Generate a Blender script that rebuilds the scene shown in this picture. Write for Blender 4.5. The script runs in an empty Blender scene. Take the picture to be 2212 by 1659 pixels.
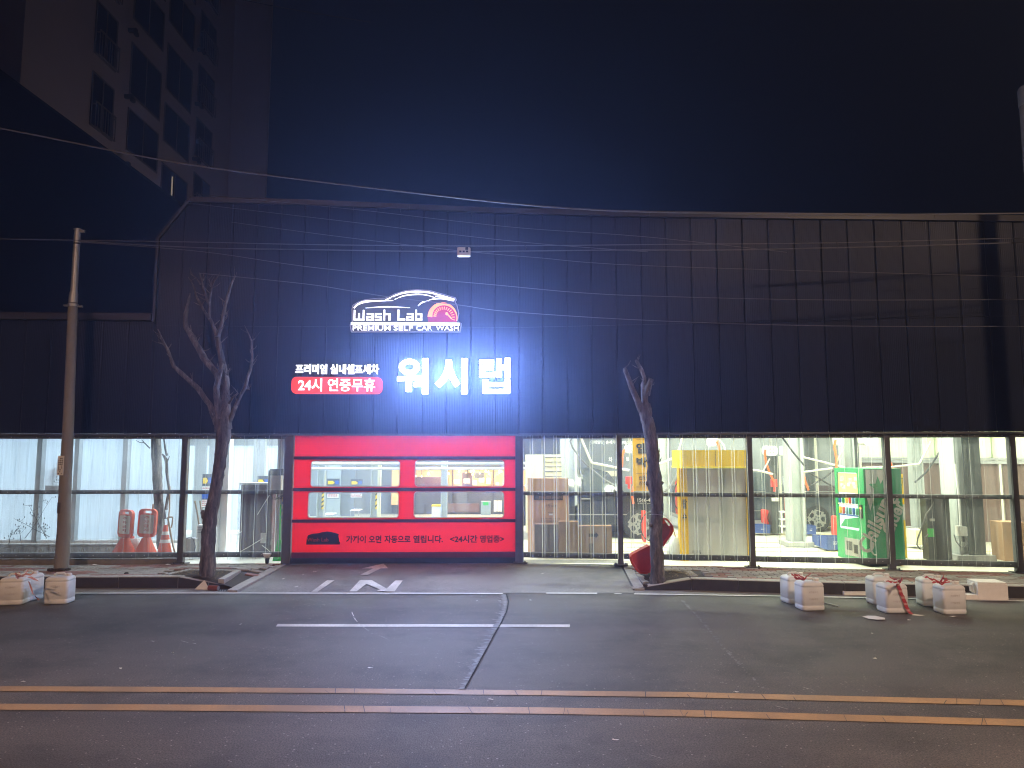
import bpy, bmesh, math, random
from mathutils import Vector, Matrix
random.seed(7)
R = math.radians
C = bpy.context.scene.collection
SC = bpy.context.scene

# ------------------------------------------------------------------ camera, world, exposure
F, CX, CY, H, TH = 1534.0, 1106.0, 829.5, 2.2, R(5.65)
cam = bpy.data.objects.new('camera', bpy.data.cameras.new('camera'))
C.objects.link(cam)
cam.location = (0, 0, H)
cam.rotation_euler = (R(90) + TH, 0, 0)
cam.data.sensor_width = 36.0
cam.data.lens = 36.0 * F / 2212.0
cam.data.clip_end = 600
SC.camera = cam

world = bpy.data.worlds.new('World'); SC.world = world
world.use_nodes = True
wb = world.node_tree.nodes['Background']
wb.inputs['Color'].default_value = (0.55, 0.52, 0.75, 1)
wb.inputs['Strength'].default_value = 0.004

vs = SC.view_settings
SC.display_settings.display_device = 'sRGB'
vs.view_transform = 'Standard'; vs.look = 'None'; vs.exposure = 0.0; vs.gamma = 1.0
vs.use_curve_mapping = False
cy = SC.cycles
cy.use_denoising = True
cy.max_bounces = 7; cy.diffuse_bounces = 3; cy.glossy_bounces = 3; cy.transmission_bounces = 5
cy.transparent_max_bounces = 20; cy.volume_bounces = 0
cy.caustics_reflective = False; cy.caustics_refractive = False
cy.sample_clamp_indirect = 6.0
cy.pixel_filter_type = 'BLACKMAN_HARRIS'; cy.filter_width = 1.1

# ------------------------------------------------------------------ pixel (2212 px wide) to place
def ray(px, py):
    cx = (px - CX) / F; c = (CY - py) / F
    return Vector((cx, math.cos(TH) - c * math.sin(TH), math.sin(TH) + c * math.cos(TH)))
def onY(px, py, Y):
    d = ray(px, py); t = Y / d.y
    return Vector((d.x * t, Y, H + d.z * t))
def onZ(px, py, z=0.0):
    d = ray(px, py); t = (z - H) / d.z
    return Vector((d.x * t, d.y * t, z))
FA, FB, FC = Vector((-9.56, 13.25, 0)), Vector((.13, 13.5, 0)), Vector((8.8, 12.35, 0))
UL = (FB - FA).normalized(); UR = (FC - FB).normalized()
def frame_m(u):
    n = Vector((-u.y, u.x, 0))          # inward (away from the street)
    return Matrix(((u.x, n.x, 0, FB.x), (u.y, n.y, 0, FB.y), (0, 0, 1, 0), (0, 0, 0, 1)))
ML, MR = frame_m(UL), frame_m(UR)
def fu(px, py, side=None):
    """pixel -> (u, z) in the facade frame of its side"""
    if side is None: side = 'L' if px < 1121 else 'R'
    M = ML if side == 'L' else MR
    n = Vector((M[0][1], M[1][1], 0)); d = ray(px, py)
    t = n.dot(FB) / n.dot(d)
    p = d * t + Vector((0, 0, H))
    q = M.inverted() @ p
    return q.x, q.z

# ------------------------------------------------------------------ mesh helpers
class MB:
    def __init__(s, M=None): s.v = []; s.f = []; s.M = M
    def add(s, vs_, fs, M=None):
        b = len(s.v)
        for v in vs_:
            v = Vector(v)
            if M is not None: v = M @ v
            if s.M is not None: v = s.M @ v
            s.v.append(v)
        for f in fs: s.f.append([i + b for i in f])
        return s
    def box(s, x0, x1, y0, y1, z0, z1, M=None):
        if x0 > x1: x0, x1 = x1, x0
        if y0 > y1: y0, y1 = y1, y0
        if z0 > z1: z0, z1 = z1, z0
        return s.add([(x0,y0,z0),(x1,y0,z0),(x1,y1,z0),(x0,y1,z0),(x0,y0,z1),(x1,y0,z1),(x1,y1,z1),(x0,y1,z1)],
              [(0,3,2,1),(4,5,6,7),(0,1,5,4),(1,2,6,5),(2,3,7,6),(3,0,4,7)], M)
    def rbox(s, cx, cy_, z0, w, d, h, r=.04, n=4, taper=1.0, rings=None, M=None):
        """box with rounded vertical edges; rings = [(z fraction, scale)]"""
        rings = rings or [(0, .93), (.04, 1), (.96, taper), (1, taper * .93)]
        vs_, fs = [], []
        prof = []
        for qx, qy, a0 in ((1,1,0),(-1,1,90),(-1,-1,180),(1,-1,270)):
            for k in range(n + 1):
                a = R(a0 + 90 * k / n)
                prof.append((qx * (w/2 - r) + r * math.cos(a), qy * (d/2 - r) + r * math.sin(a)))
        m = len(prof)
        for zf, sc in rings:
            for x, y in prof: vs_.append((cx + x * sc, cy_ + y * sc, z0 + h * zf))
        for k in range(len(rings) - 1):
            for i in range(m):
                j = (i + 1) % m
                fs.append((k*m+i, k*m+j, (k+1)*m+j, (k+1)*m+i))
        fs.append(list(range(m))[::-1]); fs.append([(len(rings)-1)*m + i for i in range(m)])
        return s.add(vs_, fs, M)
    def prism(s, poly, y0, y1, M=None):
        """poly in x,z extruded along y"""
        n = len(poly)
        a = sum(poly[i][0]*poly[(i+1)%n][1] - poly[(i+1)%n][0]*poly[i][1] for i in range(n))
        if a < 0: poly = poly[::-1]
        vs_ = [(x, y0, z) for x, z in poly] + [(x, y1, z) for x, z in poly]
        fs = [list(range(n)), list(range(n, 2*n))[::-1]]
        for i in range(n):
            j = (i+1) % n
            fs.append((i, n+i, n+j, j))
        return s.add(vs_, fs, M)
    def slab(s, poly, z0, z1):
        """poly in x,y extruded along z (z1 may be a function of x,y)"""
        n = len(poly)
        a = sum(poly[i][0]*poly[(i+1)%n][1] - poly[(i+1)%n][0]*poly[i][1] for i in range(n))
        if a < 0: poly = poly[::-1]
        zf = z1 if callable(z1) else (lambda x, y: z1)
        vs_ = [(p[0], p[1], z0) for p in poly] + [(p[0], p[1], zf(p[0], p[1])) for p in poly]
        fs = [list(range(n))[::-1], list(range(n, 2*n))]
        for i in range(n):
            j = (i+1) % n
            fs.append((i, j, n+j, n+i))
        return s.add(vs_, fs)
    def sheet(s, poly3):
        return s.add(poly3, [list(range(len(poly3)))])
    def tube(s, pts, rad, n=8, jit=0.0):
        pts = [Vector(p) for p in pts]; m = len(pts)
        if not hasattr(rad, '__len__'): rad = [rad] * m
        vs_, fs = [], []
        up = None
        for i, p in enumerate(pts):
            t = (pts[min(i+1, m-1)] - pts[max(i-1, 0)]).normalized()
            if up is None:
                up = Vector((0,0,1)) if abs(t.z) < .9 else Vector((1,0,0))
            a = t.cross(up).normalized(); b = a.cross(t).normalized(); up = b
            for k in range(n):
                an = 2*math.pi*k/n
                r = rad[i] * (1 + random.uniform(-jit, jit))
                vs_.append(p + a*(r*math.cos(an)) + b*(r*math.sin(an)))
        for i in range(m-1):
            for k in range(n):
                l = (k+1) % n
                fs.append((i*n+k, (i+1)*n+k, (i+1)*n+l, i*n+l))
        fs.append(list(range(n))); fs.append([(m-1)*n + k for k in range(n)][::-1])
        return s.add(vs_, fs)
    def cyl(s, x, y, z0, z1, r, r1=None, n=16):
        return s.tube([(x,y,z0),(x,y,z1)], [r, r if r1 is None else r1], n)
    def lathe(s, x, y, prof, n=20):
        vs_, fs = [], []
        for r, z in prof:
            for k in range(n):
                a = 2*math.pi*k/n
                vs_.append((x + r*math.cos(a), y + r*math.sin(a), z))
        for i in range(len(prof)-1):
            for k in range(n):
                l = (k+1) % n
                fs.append((i*n+k, i*n+l, (i+1)*n+l, (i+1)*n+k))
        fs.append(list(range(n))[::-1]); fs.append([(len(prof)-1)*n+k for k in range(n)])
        return s.add(vs_, fs)
    def pbox(s, px0, py0, px1, py1, Y, d):
        """box whose front face covers a pixel rectangle at depth Y"""
        a = onY((px0+px1)/2, py0, Y); b = onY((px0+px1)/2, py1, Y)
        pm = (py0+py1)/2
        x0 = onY(px0, pm, Y).x; x1 = onY(px1, pm, Y).x
        return s.box(x0, x1, Y, Y + d, b.z, a.z)
    def build(s, name, mat, parent=None, smooth=False, world=True, split=None):
        me = bpy.data.meshes.new(name)
        off = Vector((0,0,0))
        if parent is None:
            xs = [v.x for v in s.v]; ys = [v.y for v in s.v]; zs = [v.z for v in s.v]
            off = Vector(((min(xs)+max(xs))/2, (min(ys)+max(ys))/2, min(zs)))
        elif world:
            p = parent; off = Vector((0,0,0))
            while p is not None: off += p.location; p = p.parent
        me.from_pydata([v - off for v in s.v], [], s.f)
        me.materials.append(mat)
        me.polygons.foreach_set('use_smooth', [smooth] * len(me.polygons))
        if smooth:
            try: me.set_sharp_from_angle(angle=R(40 if split is None else split))
            except Exception: pass
        me.update()
        o = bpy.data.objects.new(name, me); C.objects.link(o)
        if parent is None: o.location = off
        else: o.parent = parent
        return o

def tag(o, label, cat, group=None):
    o['label'] = label; o['category'] = cat
    if group: o['group'] = group
    return o
def thing(name, label, cat, loc, group=None):
    o = bpy.data.objects.new(name, None); C.objects.link(o)
    o.location = loc; o.empty_display_size = .2
    return tag(o, label, cat, group)
def struct(name, mb, mat, smooth=False, kind='structure'):
    o = mb.build(name, mat, None, smooth); o['kind'] = kind
    return o
def dup(root, loc, rotz=0.0, label=None):
    r = root.copy(); C.objects.link(r); r.location = loc; r.rotation_euler = (0, 0, rotz)
    if label: r['label'] = label
    for ch in list(root.children):
        c = ch.copy(); C.objects.link(c); c.parent = r
        for g in ch.children:
            d = g.copy(); C.objects.link(d); d.parent = c
    return r

def curve_mesh(cu):
    ob = bpy.data.objects.new('tmp', cu); C.objects.link(ob)
    dg = bpy.context.evaluated_depsgraph_get()
    me = bpy.data.meshes.new_from_object(ob.evaluated_get(dg))
    vs_ = [v.co.copy() for v in me.vertices]; fs = [list(p.vertices) for p in me.polygons]
    bpy.data.objects.remove(ob); bpy.data.meshes.remove(me)
    return vs_, fs
def text_geo(txt, w, h, depth, bold=0.0, keep=False, spacing=1.0, res=3):
    """letters as solid geometry fitted in w x h: x right, z up, front at y=0 and back at y=depth"""
    cu = bpy.data.curves.new('txt', 'FONT'); cu.body = txt; cu.offset = bold
    cu.extrude = .1; cu.resolution_u = res; cu.space_character = spacing
    vs_, fs = curve_mesh(cu); bpy.data.curves.remove(cu)
    if not vs_: return [], []
    x0, x1 = min(v.x for v in vs_), max(v.x for v in vs_)
    y0, y1 = min(v.y for v in vs_), max(v.y for v in vs_)
    sx, sy = w / (x1 - x0), h / (y1 - y0)
    if keep: sx = sy = min(sx, sy)
    out = [Vector(((v.x - x0) * sx, (0 if v.z > 0 else depth), (v.y - y0) * sy)) for v in vs_]
    return out, fs
def fill_geo(outlines, depth):
    """2-D outlines (x,z lists; later ones are holes) as a plate: front y=0, back y=depth"""
    cu = bpy.data.curves.new('fill', 'CURVE'); cu.dimensions = '2D'; cu.fill_mode = 'BOTH'; cu.extrude = .1
    for ol in outlines:
        sp = cu.splines.new('POLY'); sp.points.add(len(ol) - 1); sp.use_cyclic_u = True
        for p, (x, z) in zip(sp.points, ol): p.co = (x, z, 0, 1)
    vs_, fs = curve_mesh(cu); bpy.data.curves.remove(cu)
    return [Vector((v.x, 0 if v.z > 0 else depth, v.y)) for v in vs_], fs
def rrect(x0, x1, z0, z1, r, n=5):
    out = []
    for cx, cz, a0 in ((x1-r, z1-r, 0), (x0+r, z1-r, 90), (x0+r, z0+r, 180), (x1-r, z0+r, 270)):
        for k in range(n+1):
            a = R(a0 + 90*k/n); out.append((cx + r*math.cos(a), cz + r*math.sin(a)))
    return out
def T(x, y, z): return Matrix.Translation((x, y, z))
def ptext(mb, txt, px0, py0, px1, py1, Y, depth=.004, bold=.0, res=2):
    pm = (py0+py1)/2
    x0, x1 = onY(px0, pm, Y).x, onY(px1, pm, Y).x
    z1, z0 = onY((px0+px1)/2, py0, Y).z, onY((px0+px1)/2, py1, Y).z
    v, f = text_geo(txt, x1-x0, z1-z0, depth, bold, res=res)
    mb.add(v, f, T(x0, Y, z0))

# ------------------------------------------------------------------ materials
def newmat(name):
    m = bpy.data.materials.new(name); m.use_nodes = True
    nt = m.node_tree; return m, nt, nt.nodes['Principled BSDF'], nt.nodes['Material Output']
def node(nt, t, **kw):
    n = nt.nodes.new(t)
    for k, v in kw.items():
        if k in n.inputs: n.inputs[k].default_value = v
        else: setattr(n, k, v)
    return n
def mat(name, rgb, rough=.6, metal=0.0, var=.18, scale=6.0, bump=0.0, bscale=60.0, spec=.4, stretch=None, trans=None):
    m, nt, b, out = newmat(name)
    tc = node(nt, 'ShaderNodeTexCoord')
    src = tc.outputs['Object']
    if stretch:
        mp = node(nt, 'ShaderNodeMapping'); mp.inputs['Scale'].default_value = stretch
        nt.links.new(src, mp.inputs[0]); src = mp.outputs[0]
    n1 = node(nt, 'ShaderNodeTexNoise', Scale=scale, Detail=5.0, Roughness=.65)
    nt.links.new(src, n1.inputs['Vector'])
    mx = node(nt, 'ShaderNodeMix', data_type='RGBA')
    a = [max(0, c*(1-var*1.6)) for c in rgb] + [1]; c2 = [min(1, c*(1+var)) for c in rgb] + [1]
    mx.inputs[6].default_value = a; mx.inputs[7].default_value = c2
    nt.links.new(n1.outputs['Fac'], mx.inputs[0])
    nt.links.new(mx.outputs[2], b.inputs['Base Color'])
    b.inputs['Roughness'].default_value = rough; b.inputs['Metallic'].default_value = metal
    b.inputs['Specular IOR Level'].default_value = spec
    if bump:
        n2 = node(nt, 'ShaderNodeTexNoise', Scale=bscale, Detail=4.0)
        nt.links.new(src, n2.inputs['Vector'])
        bp = node(nt, 'ShaderNodeBump', Strength=bump, Distance=.02)
        nt.links.new(n2.outputs['Fac'], bp.inputs['Height'])
        nt.links.new(bp.outputs['Normal'], b.inputs['Normal'])
    if trans:                                   # cloth or sheet that lets light through
        tl = node(nt, 'ShaderNodeBsdfTranslucent'); nt.links.new(mx.outputs[2], tl.inputs['Color'])
        ms = node(nt, 'ShaderNodeMixShader'); ms.inputs[0].default_value = trans
        nt.links.new(b.outputs[0], ms.inputs[1]); nt.links.new(tl.outputs[0], ms.inputs[2])
        nt.links.new(ms.outputs[0], out.inputs['Surface'])
    return m
def emis(name, rgb, strength, base=None):
    m, nt, b, out = newmat(name)
    b.inputs['Base Color'].default_value = (*(base or rgb), 1)
    b.inputs['Emission Color'].default_value = (*rgb, 1)
    b.inputs['Emission Strength'].default_value = strength
    b.inputs['Roughness'].default_value = .4
    return m
def clear_sheet(name, tint, haze, spec, streak=22.0, edge=.55):
    """clear plastic: transparent with a dusty share that scatters light, more at grazing angles"""
    m, nt, b, out = newmat(name); nt.nodes.remove(b)
    tr = node(nt, 'ShaderNodeBsdfTransparent'); tr.inputs[0].default_value = (*tint, 1)
    tl = node(nt, 'ShaderNodeBsdfTranslucent'); tl.inputs[0].default_value = (.85, .88, .9, 1)
    df = node(nt, 'ShaderNodeBsdfDiffuse'); df.inputs[0].default_value = (.55, .57, .6, 1)
    dm = node(nt, 'ShaderNodeMixShader'); dm.inputs[0].default_value = .3
    nt.links.new(tl.outputs[0], dm.inputs[1]); nt.links.new(df.outputs[0], dm.inputs[2])
    tc = node(nt, 'ShaderNodeTexCoord'); mp = node(nt, 'ShaderNodeMapping')
    mp.inputs['Scale'].default_value = (streak, streak, .9)
    nt.links.new(tc.outputs['Object'], mp.inputs[0])
    nz = node(nt, 'ShaderNodeTexNoise', Scale=1.0, Detail=6.0, Roughness=.7)
    nt.links.new(mp.outputs[0], nz.inputs['Vector'])
    rp = node(nt, 'ShaderNodeMapRange'); rp.inputs[1].default_value = .45; rp.inputs[2].default_value = .75
    rp.inputs[3].default_value = haze * .35; rp.inputs[4].default_value = haze * 2.0
    nt.links.new(nz.outputs['Fac'], rp.inputs[0])
    lw = node(nt, 'ShaderNodeLayerWeight', Blend=.5)
    pw = node(nt, 'ShaderNodeMath', operation='POWER'); pw.inputs[1].default_value = 1.3
    nt.links.new(lw.outputs['Facing'], pw.inputs[0])
    ml = node(nt, 'ShaderNodeMath', operation='MULTIPLY'); ml.inputs[1].default_value = edge
    nt.links.new(pw.outputs[0], ml.inputs[0])
    ad = node(nt, 'ShaderNodeMath', operation='ADD', use_clamp=True)
    nt.links.new(rp.outputs[0], ad.inputs[0]); nt.links.new(ml.outputs[0], ad.inputs[1])
    m1 = node(nt, 'ShaderNodeMixShader')
    nt.links.new(ad.outputs[0], m1.inputs[0]); nt.links.new(tr.outputs[0], m1.inputs[1]); nt.links.new(dm.outputs[0], m1.inputs[2])
    gl = node(nt, 'ShaderNodeBsdfGlossy', Roughness=.12)
    fr = node(nt, 'ShaderNodeFresnel', IOR=1.45)
    fm = node(nt, 'ShaderNodeMath', operation='MULTIPLY'); fm.inputs[1].default_value = spec
    nt.links.new(fr.outputs[0], fm.inputs[0])
    m2 = node(nt, 'ShaderNodeMixShader')
    nt.links.new(fm.outputs[0], m2.inputs[0]); nt.links.new(m1.outputs[0], m2.inputs[1]); nt.links.new(gl.outputs[0], m2.inputs[2])
    nt.links.new(m2.outputs[0], out.inputs['Surface'])
    return m
def asphalt_mat(name, c0, c1):
    m, nt, b, out = newmat(name)
    tc = node(nt, 'ShaderNodeTexCoord'); L = nt.links
    big = node(nt, 'ShaderNodeTexNoise', Scale=.35, Detail=6.0, Roughness=.7)
    mp = node(nt, 'ShaderNodeMapping'); mp.inputs['Scale'].default_value = (.35, 1.4, 1)
    L.new(tc.outputs['Object'], mp.inputs[0]); L.new(mp.outputs[0], big.inputs['Vector'])
    mid = node(nt, 'ShaderNodeTexNoise', Scale=70.0, Detail=4.0, Roughness=.8)
    L.new(tc.outputs['Object'], mid.inputs['Vector'])
    vo = node(nt, 'ShaderNodeTexVoronoi', Scale=46.0); L.new(tc.outputs['Object'], vo.inputs['Vector'])
    mx = node(nt, 'ShaderNodeMix', data_type='RGBA')
    mx.inputs[6].default_value = (*c0, 1); mx.inputs[7].default_value = (*c1, 1)
    rm = node(nt, 'ShaderNodeMapRange'); rm.inputs[1].default_value = .3; rm.inputs[2].default_value = .7
    L.new(big.outputs['Fac'], rm.inputs[0]); L.new(rm.outputs[0], mx.inputs[0])
    # grains: most dark, some pale chips
    m2 = node(nt, 'ShaderNodeMix', data_type='RGBA', blend_type='MULTIPLY'); m2.inputs[0].default_value = 1
    rp = node(nt, 'ShaderNodeValToRGB')
    e = rp.color_ramp.elements; e[0].position = .34; e[0].color = (.22, .22, .22, 1); e[1].position = .70; e[1].color = (1.95, 1.95, 1.95, 1)
    L.new(mid.outputs['Fac'], rp.inputs[0]); L.new(mx.outputs[2], m2.inputs[6]); L.new(rp.outputs[0], m2.inputs[7])
    wn = node(nt, 'ShaderNodeSeparateColor'); L.new(vo.outputs['Color'], wn.inputs[0])
    gt = node(nt, 'ShaderNodeMath', operation='GREATER_THAN'); gt.inputs[1].default_value = .968
    L.new(wn.outputs[0], gt.inputs[0])
    ls = node(nt, 'ShaderNodeMath', operation='LESS_THAN'); ls.inputs[1].default_value = .35
    L.new(vo.outputs['Distance'], ls.inputs[0])
    an = node(nt, 'ShaderNodeMath', operation='MULTIPLY'); L.new(gt.outputs[0], an.inputs[0]); L.new(ls.outputs[0], an.inputs[1])
    m3 = node(nt, 'ShaderNodeMix', data_type='RGBA'); m3.inputs[7].default_value = (.30, .29, .28, 1)
    L.new(an.outputs[0], m3.inputs[0]); L.new(m2.outputs[2], m3.inputs[6])
    st = node(nt, 'ShaderNodeTexNoise', Scale=.9, Detail=7.0, Roughness=.72); L.new(tc.outputs['Object'], st.inputs['Vector'])
    sr = node(nt, 'ShaderNodeMapRange'); sr.inputs[1].default_value = .36; sr.inputs[2].default_value = .52; sr.inputs[3].default_value = .62; sr.inputs[4].default_value = 1.0
    L.new(st.outputs['Fac'], sr.inputs[0])
    m4 = node(nt, 'ShaderNodeMix', data_type='RGBA', blend_type='MULTIPLY'); m4.inputs[0].default_value = 1
    L.new(m3.outputs[2], m4.inputs[6]); L.new(sr.outputs[0], m4.inputs[7])
    L.new(m4.outputs[2], b.inputs['Base Color'])
    b.inputs['Roughness'].default_value = .62; b.inputs['Specular IOR Level'].default_value = .35
    bp = node(nt, 'ShaderNodeBump', Strength=.55, Distance=.012)
    L.new(mid.outputs['Fac'], bp.inputs['Height']); L.new(bp.outputs['Normal'], b.inputs['Normal'])
    return m

def worn_paint(name, rgb, under, wear=.42):
    m, nt, b, out = newmat(name); L = nt.links
    tc = node(nt, 'ShaderNodeTexCoord')
    n1 = node(nt, 'ShaderNodeTexNoise', Scale=38.0, Detail=6.0, Roughness=.8); L.new(tc.outputs['Object'], n1.inputs['Vector'])
    n2 = node(nt, 'ShaderNodeTexNoise', Scale=1.3, Detail=4.0); L.new(tc.outputs['Object'], n2.inputs['Vector'])
    ad = node(nt, 'ShaderNodeMath', operation='ADD'); L.new(n1.outputs['Fac'], ad.inputs[0]); L.new(n2.outputs['Fac'], ad.inputs[1])
    rp = node(nt, 'ShaderNodeMapRange'); rp.inputs[1].default_value = .62 + wear*.35; rp.inputs[2].default_value = .95 + wear*.35
    rp.inputs[3].default_value = 0; rp.inputs[4].default_value = .92
    L.new(ad.outputs[0], rp.inputs[0])
    mx = node(nt, 'ShaderNodeMix', data_type='RGBA')
    mx.inputs[6].default_value = (*rgb, 1); mx.inputs[7].default_value = (*under, 1)
    rv = node(nt, 'ShaderNodeMath', operation='MULTIPLY'); rv.inputs[1].default_value = .55
    L.new(rp.outputs[0], rv.inputs[0]); L.new(rv.outputs[0], mx.inputs[0])
    L.new(mx.outputs[2], b.inputs['Base Color']); b.inputs['Roughness'].default_value = .6
    return m

def bark_mat():
    m, nt, b, out = newmat('bark'); L = nt.links
    tc = node(nt, 'ShaderNodeTexCoord'); mp = node(nt, 'ShaderNodeMapping'); mp.inputs['Scale'].default_value = (9, 9, 1.6)
    L.new(tc.outputs['Object'], mp.inputs[0])
    n1 = node(nt, 'ShaderNodeTexNoise', Scale=1.6, Detail=8.0, Roughness=.75); L.new(mp.outputs[0], n1.inputs['Vector'])
    rp = node(nt, 'ShaderNodeValToRGB'); e = rp.color_ramp.elements
    e[0].position = .36; e[0].color = (.028, .022, .019, 1); e[1].position = .72; e[1].color = (.34, .30, .275, 1)
    x = e.new(.54); x.color = (.125, .108, .097, 1)
    L.new(n1.outputs['Fac'], rp.inputs[0]); L.new(rp.outputs[0], b.inputs['Base Color'])
    b.inputs['Roughness'].default_value = .85
    bp = node(nt, 'ShaderNodeBump', Strength=1.0, Distance=.03); L.new(n1.outputs['Fac'], bp.inputs['Height'])
    L.new(bp.outputs['Normal'], b.inputs['Normal'])
    return m

def panel_mat():
    m, nt, b, out = newmat('dark_metal_cladding'); L = nt.links
    tc = node(nt, 'ShaderNodeTexCoord'); mp = node(nt, 'ShaderNodeMapping'); mp.inputs['Scale'].default_value = (30, 30, .4)
    L.new(tc.outputs['Object'], mp.inputs[0])
    n1 = node(nt, 'ShaderNodeTexNoise', Scale=1.0, Detail=5.0); L.new(mp.outputs[0], n1.inputs['Vector'])
    oi = node(nt, 'ShaderNodeObjectInfo')
    ad = node(nt, 'ShaderNodeMath', operation='MULTIPLY_ADD'); ad.inputs[1].default_value = .55
    L.new(oi.outputs['Random'], ad.inputs[0]); L.new(n1.outputs['Fac'], ad.inputs[2])
    mx = node(nt, 'ShaderNodeMix', data_type='RGBA')
    mx.inputs[6].default_value = (.008, .0105, .018, 1); mx.inputs[7].default_value = (.017, .021, .033, 1)
    L.new(ad.outputs[0], mx.inputs[0]); L.new(mx.outputs[2], b.inputs['Base Color'])
    b.inputs['Roughness'].default_value = .34; b.inputs['Metallic'].default_value = .0
    b.inputs['Specular IOR Level'].default_value = .15
    wv = node(nt, 'ShaderNodeTexWave', Scale=1.0); wv.bands_direction = 'X'
    mp2 = node(nt, 'ShaderNodeMapping'); mp2.inputs['Scale'].default_value = (10.0, 0, 0)
    L.new(tc.outputs['Object'], mp2.inputs[0]); L.new(mp2.outputs[0], wv.inputs['Vector'])
    bp = node(nt, 'ShaderNodeBump', Strength=.25, Distance=.01); L.new(wv.outputs['Fac'], bp.inputs['Height'])
    L.new(bp.outputs['Normal'], b.inputs['Normal'])
    return m

M_ = {}
M_['asphalt'] = asphalt_mat('asphalt', (.058, .053, .050), (.132, .121, .113))
M_['asphalt_drive'] = asphalt_mat('driveway_asphalt', (.155, .151, .143), (.25, .243, .23))
M_['white_line'] = worn_paint('worn_white_road_paint', (.78, .78, .75), (.09, .09, .09), .50)
M_['yellow_line'] = worn_paint('worn_yellow_road_paint', (.45, .28, .125), (.11, .095, .08), .50)
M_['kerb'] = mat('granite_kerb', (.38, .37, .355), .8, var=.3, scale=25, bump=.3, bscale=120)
M_['kerb_face'] = mat('dark_kerb_face', (.052, .048, .046), .85, var=.35, scale=8)  # darker tone, used on the front face of the stones only
M_['letter_side'] = mat('letter_return', (.55, .57, .62), .4)
M_['gutter'] = mat('concrete_gutter', (.24, .23, .22), .85, var=.35, scale=5, bump=.25)
M_['red_paver'] = mat('red_paver', (.25, .135, .115), .85, var=.35, scale=14, bump=.4)
M_['grey_paver'] = mat('grey_paver', (.29, .275, .255), .85, var=.3, scale=14, bump=.4)
M_['joint'] = mat('joint_sand', (.07, .062, .055), .95, var=.3, scale=30)
M_['soil'] = mat('soil', (.07, .052, .036), .95, var=.5, scale=22, bump=1, bscale=40)
M_['straw'] = mat('dry_grass', (.26, .19, .085), .9, var=.4, scale=9)
M_['weed'] = mat('weed', (.06, .085, .035), .8, var=.4, scale=9)
M_['bark'] = bark_mat()
M_['cut_wood'] = mat('cut_wood', (.30, .23, .16), .8, var=.3, scale=40)
M_['panel'] = panel_mat()
M_['coping'] = mat('dark_coping', (.04, .038, .038), .45, var=.1, spec=.5)
M_['backing'] = mat('dark_backing', (.010, .011, .014), .8)
M_['frame'] = mat('grey_steel_frame', (.115, .115, .12), .45, metal=.3, var=.22, scale=9)
M_['sheet'] = clear_sheet('clear_corrugated_sheet', (.955, .975, 0.972), .095, .9, 22.0, 1.0)
M_['frost'] = mat('frosted_sheet', (.74, .80, .85), .5, var=.1, scale=1.2, stretch=(4, 4, .5), trans=.75)
M_['pvc'] = clear_sheet('clear_door_pvc', (.90, .94, .95), .06, .5, 6.0, .3)
M_['door_red'] = mat('red_door_fabric', (.86, .08, .085), .5, var=.06, scale=1.3, trans=.62)
M_['door_bar'] = mat('door_bar', (.055, .02, .032), .45, var=.1)
M_['black_print'] = mat('black_print', (.018, .012, .015), .5, var=.1)
M_['pipe_white'] = mat('cream_painted_tube', (.66, .64, .56), .4, var=.1)
M_['conc_pole'] = mat('concrete_pole', (.25, .235, .215), .85, var=.28, scale=3.5, bump=.25, bscale=80, stretch=(1, 1, .35))
M_['galv'] = mat('galvanised_steel', (.42, .43, .44), .45, metal=.6, var=.2, scale=8)
M_['cable'] = mat('cable_sheath', (.13, .13, .14), .4, var=.05, spec=.6)
M_['white_plastic'] = mat('white_plastic', (.74, .74, .73), .45, var=.07, scale=4)
M_['can'] = mat('translucent_white_can', (.74, .77, .78), .42, var=.10, scale=5, bump=.12, bscale=14, trans=.12)
M_['foam'] = mat('white_foam', (.80, .79, .76), .85, var=.09, scale=16, bump=.3, bscale=150)
M_['tape_red'] = mat('red_tape', (.42, .05, .06), .5, var=.3, scale=25)
M_['tape_pink'] = mat('faded_tape', (.62, .33, .32), .5, var=.4, scale=35)
M_['orange'] = mat('orange_plastic', (.80, .13, .045), .45, var=.1, scale=3, trans=.25)
M_['barrier_red'] = mat('red_orange_plastic', (.52, .065, .04), .45, var=.2, scale=4)
M_['paper'] = mat('paper', (.72, .72, .70), .7, var=.1)
M_['board'] = mat('grey_board', (.52, .50, .50), .6, var=.1)
M_['red_ink'] = mat('red_ink', (.45, .10, .09), .6, var=.1)
M_['dark_ink'] = mat('dark_ink', (.05, .05, .055), .6, var=.1)
M_['white_ink'] = mat('white_ink', (.85, .85, .85), .6, var=.03)
M_['carton'] = mat('cardboard', (.47, .285, .165), .8, var=.12, scale=4, bump=.1)
M_['carton_dull'] = mat('worn_cardboard', (.30, .205, .145), .85, var=.22, scale=3)
M_['carton_dark'] = mat('dark_cardboard', (.115, .09, .08), .85, var=.3, scale=3)
M_['col'] = mat('grey_painted_column', (.36, .39, .40), .5, var=.1, scale=3)
M_['col_white'] = mat('white_painted_column', (.72, .75, .76), .5, var=.06)
M_['col_dark'] = mat('dark_column', (.055, .06, .062), .35, var=.3, scale=5)
M_['floor'] = mat('pale_epoxy_floor', (.60, .59, .50), .35, var=.16, scale=2.2, spec=.5)
M_['floor_line'] = mat('yellow_floor_line', (.68, .52, .10), .5, var=.15)
M_['grey_wall'] = mat('grey_interior_panel', (.205, .22, .235), .55, var=.2, scale=2)
M_['cream_wall'] = mat('cream_wall', (.74, .76, .58), .6, var=.05, scale=2)
M_['brown_wall'] = mat('brown_sheet_wall', (.155, .095, .08), .55, var=.35, scale=2.5, stretch=(6, 6, .7))
M_['ceil'] = mat('pale_ceiling', (.6, .6, .58), .8, var=.08)
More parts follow.
